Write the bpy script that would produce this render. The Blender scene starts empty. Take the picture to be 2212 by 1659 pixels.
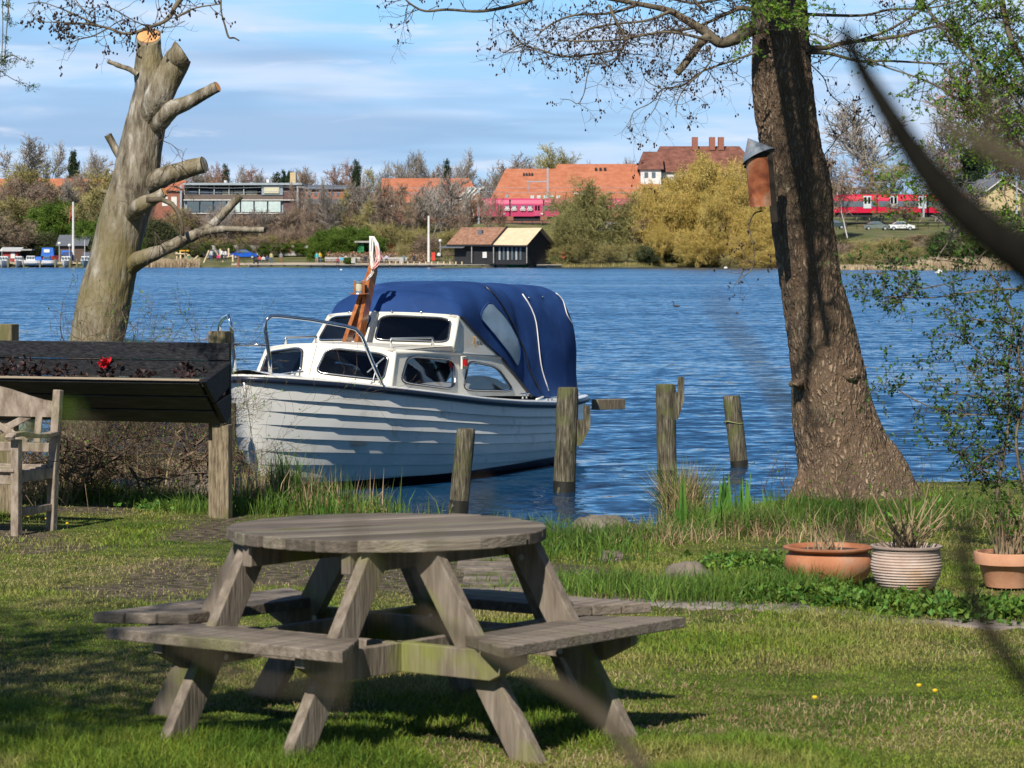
import bpy, math, random
import numpy as np
from mathutils import Vector, Matrix
R = math.radians
SC = bpy.context.scene
COL = SC.collection
rng = np.random.default_rng(7)
random.seed(7)
# ------------------------------------------------------------ camera, sky, sun
CZ, FD, HX, HY = 2.3, 4955.0, 1106.0, 545.0      # eye height over the water, focal length and horizon in 2212-px units
KY = 1.35                                         # the plan is drawn for FD and then set back to KY times the distance
def at(x, y, Y):                                  # a pixel of the photo at distance Y
    return Vector(((x-HX)*Y/FD, Y, CZ-(y-HY)*Y/FD))
cam = bpy.data.cameras.new("camera"); co = bpy.data.objects.new("camera", cam); COL.objects.link(co)
co.location = (0, 0, CZ); co.rotation_euler = (R(90), 0, 0)
cam.lens = 36*FD*KY/2212; cam.sensor_width = 36; cam.shift_y = -(829.5-HY)/2212
cam.clip_start = 0.05; cam.clip_end = 6000
cam.dof.use_dof = True; cam.dof.focus_distance = 30.5; cam.dof.aperture_fstop = 14
SC.camera = co
SUN_AZ, SUN_EL = 18, 43                           # degrees left of straight behind the camera, elevation
sd = Vector((-math.sin(R(SUN_AZ))*math.cos(R(SUN_EL)), -math.cos(R(SUN_AZ))*math.cos(R(SUN_EL)), math.sin(R(SUN_EL))))
sl = bpy.data.lights.new("sun", 'SUN'); so = bpy.data.objects.new("sun", sl); COL.objects.link(so)
sl.energy = 5.0; sl.angle = R(0.5); sl.color = (1, .94, .84)
so.rotation_euler = sd.to_track_quat('Z', 'Y').to_euler()
w = bpy.data.worlds.new("World"); SC.world = w; w.use_nodes = True
def sky():
    nt = w.node_tree; N = nt.nodes; L = nt.links; N.clear()
    out = N.new('ShaderNodeOutputWorld'); bg = N.new('ShaderNodeBackground'); L.new(bg.outputs[0], out.inputs[0])
    st = N.new('ShaderNodeTexSky'); st.sky_type = 'NISHITA'; st.sun_disc = False
    st.sun_elevation = R(SUN_EL); st.sun_rotation = math.atan2(sd.x, sd.y); st.air_density = 1.0; st.dust_density = 0.4; st.ozone_density = 2.5
    bg.inputs['Strength'].default_value = 0.068
    tc = N.new('ShaderNodeTexCoord')
    def layer(sx, sz, off, lo, hi, det):
        mp = N.new('ShaderNodeMapping'); mp.inputs['Scale'].default_value = (sx, sx*.3, sz); mp.inputs['Location'].default_value = off
        L.new(tc.outputs['Generated'], mp.inputs['Vector'])
        nz = N.new('ShaderNodeTexNoise'); nz.inputs['Scale'].default_value = 1; nz.inputs['Detail'].default_value = det; nz.inputs['Roughness'].default_value = .55
        nz.inputs['Distortion'].default_value = .3
        L.new(mp.outputs[0], nz.inputs['Vector'])
        mr = N.new('ShaderNodeMapRange'); mr.interpolation_type = 'SMOOTHSTEP'
        mr.inputs['From Min'].default_value = lo; mr.inputs['From Max'].default_value = hi
        L.new(nz.outputs['Fac'], mr.inputs['Value']); return mr.outputs['Result']
    def mix(f, a, b, blend='MIX'):
        m = N.new('ShaderNodeMix'); m.data_type = 'RGBA'; m.blend_type = blend
        for s, v in ((m.inputs['Factor'], f), (m.inputs['A'], a), (m.inputs['B'], b)):
            if hasattr(v, 'is_linked'): L.new(v, s)
            else: s.default_value = v
        return m.outputs['Result']
    def mul(a, k):
        m = N.new('ShaderNodeMath'); m.operation = 'MULTIPLY'; L.new(a, m.inputs[0]); m.inputs[1].default_value = k; return m.outputs[0]
    sx_ = N.new('ShaderNodeSeparateXYZ'); L.new(tc.outputs['Generated'], sx_.inputs[0])
    gr = N.new('ShaderNodeValToRGB'); e = gr.color_ramp.elements
    while len(e) < 6: e.new(.5)
    for i, (p_, c_) in enumerate(((0, (6.2, 9.4, 12.8)), (.05, (4.9, 8.3, 12.9)), (.11, (3.9, 9.8, 16.0)), (.19, (1.2, 5.9, 13.6)), (.34, (.45, 1.8, 4.8)), (.7, (.15, .45, 1.5)))): e[i].position = p_; e[i].color = (*[q/16 for q in c_], 1)
    L.new(sx_.outputs['Z'], gr.inputs[0]); g10 = N.new('ShaderNodeVectorMath'); g10.operation = 'SCALE'; g10.inputs['Scale'].default_value = 16; L.new(gr.outputs[0], g10.inputs[0])
    c = st.outputs[0]
    lum = N.new('ShaderNodeHueSaturation'); lum.inputs['Saturation'].default_value = SKY_SAT; lum.inputs['Value'].default_value = SKY_V
    L.new(c, lum.inputs['Color']); c = lum.outputs[0]; c = mix(.88, c, g10.outputs[0])
    fz = N.new('ShaderNodeMapRange'); fz.inputs['From Min'].default_value = .10; fz.inputs['From Max'].default_value = .19; fz.inputs['To Min'].default_value = 1; fz.inputs['To Max'].default_value = .2; L.new(sx_.outputs['Z'], fz.inputs['Value'])
    def mul(a, k):
        m = N.new('ShaderNodeMath'); m.operation = 'MULTIPLY'; L.new(a, m.inputs[0]); m.inputs[1].default_value = k; m2 = N.new('ShaderNodeMath'); m2.operation = 'MULTIPLY'; L.new(m.outputs[0], m2.inputs[0]); L.new(fz.outputs[0], m2.inputs[1]); return m2.outputs[0]
    c = mix(mul(layer(9, 85, (3, 0, 1.3), .40, .66, 5), .9), c, CLOUD_LIT)      # thin stratus streaks
    c = mix(mul(layer(6, 60, (8, 2, 4.1), .44, .68, 3), .8), c, CLOUD_DIM)      # grey-blue undersides
    c = mix(mul(layer(26, 160, (1, 5, 7), .56, .8, 6), .75), c, CLOUD_TOP)      # small bright puffs
    L.new(c, bg.inputs['Color'])
SKY_SAT, SKY_V = 1.1, 1.2
CLOUD_LIT = (8.2, 9.9, 12.6, 1); CLOUD_DIM = (4.0, 6.3, 9.6, 1); CLOUD_TOP = (10.2, 11.0, 12.8, 1)
sky()
SC.view_settings.view_transform = 'Standard'; SC.view_settings.look = 'None'
SC.view_settings.exposure = 0.26; SC.view_settings.gamma = 1
SC.cycles.max_bounces = 6; SC.cycles.transparent_max_bounces = 10; SC.cycles.caustics_reflective = False; SC.cycles.caustics_refractive = False
SC.cycles.diffuse_bounces = 3; SC.cycles.glossy_bounces = 4; SC.cycles.transmission_bounces = 6
# ------------------------------------------------------------ helpers
_lat = np.random.default_rng(3).random((64, 64, 64)).astype(np.float32)
def vnoise(p):
    p = np.asarray(p, float); i = np.floor(p).astype(int); f = p-i; f = f*f*(3-2*f); r = 0
    for dx in (0, 1):
        for dy in (0, 1):
            for dz in (0, 1):
                wgt = (f[..., 0] if dx else 1-f[..., 0])*(f[..., 1] if dy else 1-f[..., 1])*(f[..., 2] if dz else 1-f[..., 2])
                r = r+wgt*_lat[(i[..., 0]+dx) % 64, (i[..., 1]+dy) % 64, (i[..., 2]+dz) % 64]
    return r
def fbm(p, oct=3):
    p = np.asarray(p, float); s = 0; a = 1; t = 0
    for k in range(oct): s = s+a*vnoise(p*2**k+17.3*k); t += a; a *= .5
    return s/t
def unit(v):
    v = np.asarray(v, float); n = np.linalg.norm(v, axis=-1, keepdims=True); return v/np.maximum(n, 1e-9)
class MB:
    def __init__(s): s.V = []; s.F = []; s.M = []; s.n = 0; s.attr = None
    def add(s, V, F, m=0):
        V = np.asarray(V, float).reshape(-1, 3); F = np.asarray(F, int)
        s.V.append(V); s.F.append(F+s.n); s.M.append(np.full(len(F), m)); s.n += len(V); return s
    def poly(s, pts, m=0): return s.add(pts, [list(range(len(pts)))], m)
    def box(s, c, size, rot=0, m=0, mat=None, taper=1):
        x, y, z = [k/2 for k in size]; t = taper
        P = np.array([(-x, -y, -z), (x, -y, -z), (x, y, -z), (-x, y, -z), (-x*t, -y*t, z), (x*t, -y*t, z), (x*t, y*t, z), (-x*t, y*t, z)])
        if mat is not None: P = P@np.array(mat).T
        elif rot: c_, s_ = math.cos(rot), math.sin(rot); P = P@np.array([(c_, s_, 0), (-s_, c_, 0), (0, 0, 1)])
        return s.add(P+np.array(c), [(0, 3, 2, 1), (4, 5, 6, 7), (0, 1, 5, 4), (1, 2, 6, 5), (2, 3, 7, 6), (3, 0, 4, 7)], m)
    def bar(s, a, b, w, h, up=(0, 0, 1), m=0, ends=None):       # rectangular beam from a to b, w across, h along up
        a = np.array(a, float); b = np.array(b, float); d = unit(b-a); u = np.array(up, float)
        sd_ = unit(np.cross(d, u)); u2 = np.cross(sd_, d); P = []
        for q in (a, b):
            for i, j in ((-1, -1), (1, -1), (1, 1), (-1, 1)): P.append(q+sd_*w/2*i+u2*h/2*j)
        return s.add(P, [(3, 2, 1, 0), (4, 5, 6, 7), (0, 1, 5, 4), (1, 2, 6, 5), (2, 3, 7, 6), (3, 0, 4, 7)], m)
    def tube(s, path, r, n=8, cap=True, m=0, noise=0, ns=1.0, flat=None):
        P = np.array([tuple(q) for q in path], float); k = len(P); rr = np.broadcast_to(np.array(r, float), (k,))
        T = np.gradient(P, axis=0); T = unit(T); u = np.array((0, 0, 1.)) if abs(T[0][2]) < .9 else np.array((0, 1., 0))
        ang = np.arange(n)*2*math.pi/n; V = np.zeros((k, n, 3)); U = unit(np.cross(T[0], u))
        for i in range(k):
            U = unit(U-T[i]*np.dot(U, T[i])); W = np.cross(T[i], U)
            V[i] = P[i]+rr[i]*(np.cos(ang)[:, None]*U+np.sin(ang)[:, None]*W*(1 if flat is None else flat))
        if noise:
            nn = fbm(V*ns, 3)-.5; V = V+(V-P[:, None, :])*(nn*noise)[..., None]
        i, j = np.meshgrid(np.arange(k-1), np.arange(n), indexing='ij'); j2 = (j+1) % n
        F = np.stack([i*n+j, i*n+j2, (i+1)*n+j2, (i+1)*n+j], -1).reshape(-1, 4)
        s.add(V, F, m)
        if cap:
            b = s.n-k*n
            s.F.append(np.array([[b+q for q in range(n)][::-1]])); s.M.append(np.array([m]))
            s.F.append(np.array([[b+(k-1)*n+q for q in range(n)]])); s.M.append(np.array([m]))
        return s
    def segs(s, P0, P1, r0, r1, n=3, m=0):                       # thousands of little tapered prisms
        P0 = np.asarray(P0, float); P1 = np.asarray(P1, float); N_ = len(P0)
        if N_ == 0: return s
        T = unit(P1-P0); u = np.where(np.abs(T[:, 2:3]) < .9, np.array([[0, 0, 1.]]), np.array([[0, 1., 0]]))
        U = unit(np.cross(T, u)); W = np.cross(T, U); V = []
        for q, r in ((P0, r0), (P1, r1)):
            r = np.broadcast_to(np.asarray(r, float), (N_,))[:, None]
            for k in range(n):
                a = 2*math.pi*k/n; V.append(q+r*(math.cos(a)*U+math.sin(a)*W))
        V = np.stack(V, 1); b = (np.arange(N_)*2*n)[:, None]
        F = np.concatenate([b+np.array([[k, (k+1) % n, n+(k+1) % n, n+k]]) for k in range(n)], 0)
        return s.add(V, F, m)
    def leaves(s, P, L, W, up=None, spread=1.0, m=0, rg=rng, bend=.15):      # small pointed leaf quads
        P = np.asarray(P, float); N_ = len(P); d = rg.normal(0, 1, (N_, 3))*spread
        if up is not None: d = d+np.asarray(up)
        d = unit(d); sdv = unit(np.cross(d, rg.normal(0, 1, (N_, 3)))); nr = np.cross(d, sdv)
        L = np.broadcast_to(L, (N_,))[:, None]*rg.uniform(.7, 1.3, (N_, 1)); W = np.broadcast_to(W, (N_,))[:, None]*rg.uniform(.7, 1.3, (N_, 1))
        V = np.stack([P, P+d*L*.5+sdv*W*.5+nr*L*bend, P+d*L, P+d*L*.5-sdv*W*.5+nr*L*bend], 1)
        F = (np.arange(N_)*4)[:, None]+np.array([[0, 1, 2, 3]])
        return s.add(V, F, m)
    def blades(s, P, L, W, lean=.35, rg=rng, m=0, curl=.5, base=None):      # grass blades: quad + tip
        P = np.asarray(P, float); N_ = len(P); a = rg.uniform(0, 2*math.pi, N_); l = np.abs(rg.normal(0, lean, N_))
        dh = np.stack([np.cos(a), np.sin(a), np.zeros(N_)], 1)*l[:, None]; b = rg.uniform(0, 2*math.pi, N_)
        if base is not None: dh = dh+np.asarray(base)
        sdv = np.stack([np.cos(b), np.sin(b), np.zeros(N_)], 1); L = np.broadcast_to(L, (N_,))[:, None]*rg.uniform(.6, 1.25, (N_, 1)); W = np.broadcast_to(W, (N_,))[:, None]
        z = np.array([0, 0, 1.]); m1 = P+L*.55*(z+dh*.8); tp = P+L*(z*(1-.35*l[:, None]**2)+dh*(1+curl)); hw = sdv*W*.5
        V = np.stack([P-hw, P+hw, m1+hw*.8, tp, m1-hw*.8], 1); f = (np.arange(N_)*5)[:, None]
        s.add(V, f+np.array([[0, 1, 2, 4]]), m)
        s.F.append(s.n-N_*5+f+np.array([[4, 2, 3]])); s.M.append(np.full(N_, m)); return s
    def grid(s, V, m=0, close=False, flip=False):                # V is (a, b, 3)
        V = np.asarray(V, float); a, b = V.shape[:2]
        i, j = np.meshgrid(np.arange(a-1), np.arange(b if close else b-1), indexing='ij'); j2 = (j+1) % b
        F = np.stack([i*b+j, i*b+j2, (i+1)*b+j2, (i+1)*b+j], -1).reshape(-1, 4)
        if flip: F = F[:, ::-1]
        return s.add(V.reshape(-1, 3), F, m)
    def lathe(s, prof, c=(0, 0, 0), n=32, m=0):
        a = np.arange(n)*2*math.pi/n; c = np.array(c)
        V = np.array([[(r*math.cos(t)+c[0], r*math.sin(t)+c[1], z+c[2]) for t in a] for r, z in prof])
        return s.grid(V, m, close=True)
    def ball(s, c, r, n=8, k=6, m=0):
        r = np.broadcast_to(np.array(r, float), (3,)); V = []
        for i in range(k+1):
            t = math.pi*i/k; V.append([(c[0]+r[0]*math.sin(t)*math.cos(2*math.pi*j/n), c[1]+r[1]*math.sin(t)*math.sin(2*math.pi*j/n), c[2]-r[2]*math.cos(t)) for j in range(n)])
        return s.grid(V, m, close=True)
    def build(s, name, mats, parent=None, smooth=False, sharp=None):
        V = np.concatenate(s.V); me = bpy.data.meshes.new(name)
        if parent is not None: V = V-np.array(parent.location)
        cnt = np.concatenate([np.full(len(f), f.shape[1]) for f in s.F]); lp = np.concatenate([f.ravel() for f in s.F])
        me.vertices.add(len(V)); me.vertices.foreach_set('co', V.ravel().astype(np.float32))
        me.loops.add(len(lp)); me.loops.foreach_set('vertex_index', lp.astype(np.int32))
        me.polygons.add(len(cnt)); me.polygons.foreach_set('loop_start', np.concatenate([[0], np.cumsum(cnt)[:-1]]).astype(np.int32))
        mi = np.concatenate(s.M).astype(np.int32); me.polygons.foreach_set('material_index', mi)
        me.polygons.foreach_set('use_smooth', np.full(len(cnt), smooth))
        for q in (mats if isinstance(mats, (list, tuple)) else [mats]): me.materials.append(q)
        me.update(calc_edges=True)
        if sharp is not None: me.set_sharp_from_angle(angle=R(sharp))
        o = bpy.data.objects.new(name, me); COL.objects.link(o)
        if parent is not None: o.parent = parent
        return o
def bev(o, wdt=.004, seg=2):
    b = o.modifiers.new('bevel', 'BEVEL'); b.width = wdt; b.segments = seg; b.limit_method = 'ANGLE'; return o
def T(name, label, cat, loc=(0, 0, 0), group=None):
    o = bpy.data.objects.new(name, None); o.empty_display_size = .2; COL.objects.link(o); o.location = Vector(loc); o['label'] = label; o['category'] = cat
    if group: o['group'] = group
    return o
def tag(o, label, cat, group=None, kind=None):
    if label: o['label'] = label
    if cat: o['category'] = cat
    if group: o['group'] = group
    if kind: o['kind'] = kind
    return o
def struct(o): o['kind'] = 'structure'; return o
def copy_tree(o, parent=None):
    c = o.copy(); COL.objects.link(c)
    if parent is not None: c.parent = parent
    for ch in [q for q in bpy.data.objects if q.parent == o]: copy_tree(ch, c)
    return c
KIDS = {}
def copy_fast(o, kids, loc, rz=0, sc=1, label=None, group=None):
    c = o.copy(); COL.objects.link(c); c.location = loc; c.rotation_euler = (0, 0, rz); c.scale = (sc, sc, sc) if not hasattr(sc, '__len__') else sc
    if label: c['label'] = label
    if group: c['group'] = group
    out = [c]
    for k, gk in kids:
        d = k.copy(); COL.objects.link(d); d.parent = c; out.append(d)
        for g in gk: e = g.copy(); COL.objects.link(e); e.parent = d
    return out
# ------------------------------------------------------------ materials
def new_mat(name):
    m = bpy.data.materials.new(name); m.use_nodes = True; nt = m.node_tree; nt.nodes.clear()
    o = nt.nodes.new('ShaderNodeOutputMaterial'); b = nt.nodes.new('ShaderNodeBsdfPrincipled'); nt.links.new(b.outputs[0], o.inputs[0]); return m, nt, b
def pm(name, cols, scale=5, rough=.7, stretch=(1, 1, 1), bump=0, bscale=None, detail=5, spec=.3, metal=0, island=0, coat=0, trans=0, lohi=(.35, .65), bdist=.02, wave=None, cols2=None, s2=1, fac2=(.5, .65), sheen=0, rot=0):
    m, nt, b = new_mat(name); N = nt.nodes; L = nt.links
    if isinstance(cols[0], (int, float)): cols = [cols, tuple(c*.8 for c in cols)]
    tc = N.new('ShaderNodeTexCoord'); mp = N.new('ShaderNodeMapping'); mp.inputs['Scale'].default_value = stretch; mr0 = N.new('ShaderNodeMapping'); mr0.inputs['Rotation'].default_value = (0, 0, -rot); L.new(tc.outputs['Object'], mr0.inputs['Vector']); L.new(mr0.outputs[0], mp.inputs['Vector'])
    nz = N.new('ShaderNodeTexNoise'); nz.inputs['Scale'].default_value = scale; nz.inputs['Detail'].default_value = detail; nz.inputs['Roughness'].default_value = .6; L.new(mp.outputs[0], nz.inputs['Vector'])
    cr = N.new('ShaderNodeValToRGB'); el = cr.color_ramp.elements; n = len(cols)
    while len(el) < n: el.new(.5)
    for i, c in enumerate(cols): el[i].position = lohi[0]+(lohi[1]-lohi[0])*i/(n-1); el[i].color = (*c, 1)
    L.new(nz.outputs['Fac'], cr.inputs[0]); col = cr.outputs[0]
    if cols2:
        n2 = N.new('ShaderNodeTexNoise'); n2.inputs['Scale'].default_value = s2; n2.inputs['Detail'].default_value = 4; L.new(tc.outputs['Object'], n2.inputs['Vector'])
        mr = N.new('ShaderNodeMapRange'); mr.inputs['From Min'].default_value = fac2[0]; mr.inputs['From Max'].default_value = fac2[1]; L.new(n2.outputs['Fac'], mr.inputs['Value'])
        mx = N.new('ShaderNodeMix'); mx.data_type = 'RGBA'; L.new(mr.outputs[0], mx.inputs['Factor']); L.new(col, mx.inputs['A']); mx.inputs['B'].default_value = (*cols2, 1); col = mx.outputs['Result']
    if island:
        ge = N.new('ShaderNodeNewGeometry'); hs = N.new('ShaderNodeHueSaturation'); mr = N.new('ShaderNodeMapRange'); mr.inputs['To Min'].default_value = 1-island; mr.inputs['To Max'].default_value = 1+island
        L.new(ge.outputs['Random Per Island'], mr.inputs['Value']); L.new(mr.outputs[0], hs.inputs['Value']); L.new(col, hs.inputs['Color'])
        mh = N.new('ShaderNodeMapRange'); mh.inputs['To Min'].default_value = .5-island*.06; mh.inputs['To Max'].default_value = .5+island*.06
        mm = N.new('ShaderNodeMath'); mm.operation = 'MULTIPLY'; mm.inputs[1].default_value = 7.31; fr = N.new('ShaderNodeMath'); fr.operation = 'FRACT'
        L.new(ge.outputs['Random Per Island'], mm.inputs[0]); L.new(mm.outputs[0], fr.inputs[0]); L.new(fr.outputs[0], mh.inputs['Value']); L.new(mh.outputs[0], hs.inputs['Hue']); col = hs.outputs[0]
    L.new(col, b.inputs['Base Color']); b.inputs['Roughness'].default_value = rough; b.inputs['Specular IOR Level'].default_value = spec; b.inputs['Metallic'].default_value = metal
    b.inputs['Coat Weight'].default_value = coat
    if bump:
        bn = N.new('ShaderNodeBump'); bn.inputs['Strength'].default_value = bump; bn.inputs['Distance'].default_value = bdist
        if bscale:
            n3 = N.new('ShaderNodeTexNoise'); n3.inputs['Scale'].default_value = bscale; n3.inputs['Detail'].default_value = 6; L.new(mp.outputs[0], n3.inputs['Vector']); L.new(n3.outputs['Fac'], bn.inputs['Height'])
        elif wave:
            wv = N.new('ShaderNodeTexWave'); wv.bands_direction = wave[0]; wv.inputs['Scale'].default_value = wave[1]; wv.inputs['Distortion'].default_value = wave[2]; L.new(tc.outputs['Object'], wv.inputs['Vector']); L.new(wv.outputs['Fac'], bn.inputs['Height'])
        else: L.new(nz.outputs['Fac'], bn.inputs['Height'])
        L.new(bn.outputs[0], b.inputs['Normal'])
    if trans:
        tr = N.new('ShaderNodeBsdfTranslucent'); L.new(col, tr.inputs['Color']); mx = N.new('ShaderNodeMixShader'); mx.inputs[0].default_value = trans
        L.new(b.outputs[0], mx.inputs[1]); L.new(tr.outputs[0], mx.inputs[2]); L.new(mx.outputs[0], [q for q in N if q.type == 'OUTPUT_MATERIAL'][0].inputs[0])
    return m
def plain(name, c, rough=.5, metal=0, spec=.5, coat=0): return pm(name, [tuple(k*.9 for k in c), c], 8, rough, spec=spec, metal=metal, coat=coat)
def glass(name, tint=(.35, .4, .45), mixf=.25, rough=.02):
    m, nt, b = new_mat(name); N = nt.nodes; L = nt.links
    tr = N.new('ShaderNodeBsdfTransparent'); tr.inputs['Color'].default_value = (*tint, 1); gl = N.new('ShaderNodeBsdfGlossy'); gl.inputs['Roughness'].default_value = rough
    fr = N.new('ShaderNodeFresnel'); fr.inputs['IOR'].default_value = 1.5; ad = N.new('ShaderNodeMath'); ad.operation = 'MULTIPLY_ADD'; ad.inputs[1].default_value = 1; ad.inputs[2].default_value = mixf; L.new(fr.outputs[0], ad.inputs[0])
    mx = N.new('ShaderNodeMixShader'); L.new(ad.outputs[0], mx.inputs[0]); L.new(tr.outputs[0], mx.inputs[1]); L.new(gl.outputs[0], mx.inputs[2]); L.new(mx.outputs[0], [q for q in N if q.type == 'OUTPUT_MATERIAL'][0].inputs[0]); return m
def barkmat(name, cols, sc=(22, 22, 7), crack=.12, depth=.03, moss=None, DK=.8):
    m = pm(name, cols, 7, .9, (1, 1, .5), 0, lohi=(.3, .7), spec=.2, cols2=moss, s2=2.6, fac2=(.5, .68)); nt = m.node_tree; N = nt.nodes; L = nt.links; b = [n for n in N if n.type == 'BSDF_PRINCIPLED'][0]; src = b.inputs['Base Color'].links[0].from_socket
    tc = N.new('ShaderNodeTexCoord'); nz = N.new('ShaderNodeTexNoise'); nz.inputs['Scale'].default_value = 6; nz.inputs['Detail'].default_value = 5; L.new(tc.outputs['Object'], nz.inputs['Vector'])
    ad = N.new('ShaderNodeMix'); ad.data_type = 'VECTOR'; ad.inputs['Factor'].default_value = .12; L.new(tc.outputs['Object'], ad.inputs['A']); L.new(nz.outputs['Color'], ad.inputs['B'])
    mp = N.new('ShaderNodeMapping'); mp.inputs['Scale'].default_value = sc; L.new(ad.outputs['Result'], mp.inputs['Vector'])
    vo = N.new('ShaderNodeTexVoronoi'); vo.feature = 'DISTANCE_TO_EDGE'; vo.inputs['Scale'].default_value = 1; L.new(mp.outputs[0], vo.inputs['Vector'])
    mr = N.new('ShaderNodeMapRange'); mr.interpolation_type = 'SMOOTHSTEP'; mr.inputs['From Max'].default_value = crack; L.new(vo.outputs['Distance'], mr.inputs['Value'])
    mx = N.new('ShaderNodeMix'); mx.data_type = 'RGBA'; L.new(mr.outputs[0], mx.inputs['Factor']); mx.inputs['A'].default_value = tuple(q*DK for q in cols[0])+(1,); L.new(src, mx.inputs['B']); L.new(mx.outputs['Result'], b.inputs['Base Color'])
    bn = N.new('ShaderNodeBump'); bn.inputs['Distance'].default_value = depth; bn.inputs['Strength'].default_value = .9; L.new(mr.outputs[0], bn.inputs['Height'])
    n2 = N.new('ShaderNodeTexNoise'); n2.inputs['Scale'].default_value = 55; n2.inputs['Detail'].default_value = 6; L.new(tc.outputs['Object'], n2.inputs['Vector']); b2 = N.new('ShaderNodeBump'); b2.inputs['Distance'].default_value = depth*.5; b2.inputs['Strength'].default_value = .7; L.new(n2.outputs['Fac'], b2.inputs['Height']); L.new(bn.outputs[0], b2.inputs['Normal']); L.new(b2.outputs[0], b.inputs['Normal'])
    return m
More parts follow.
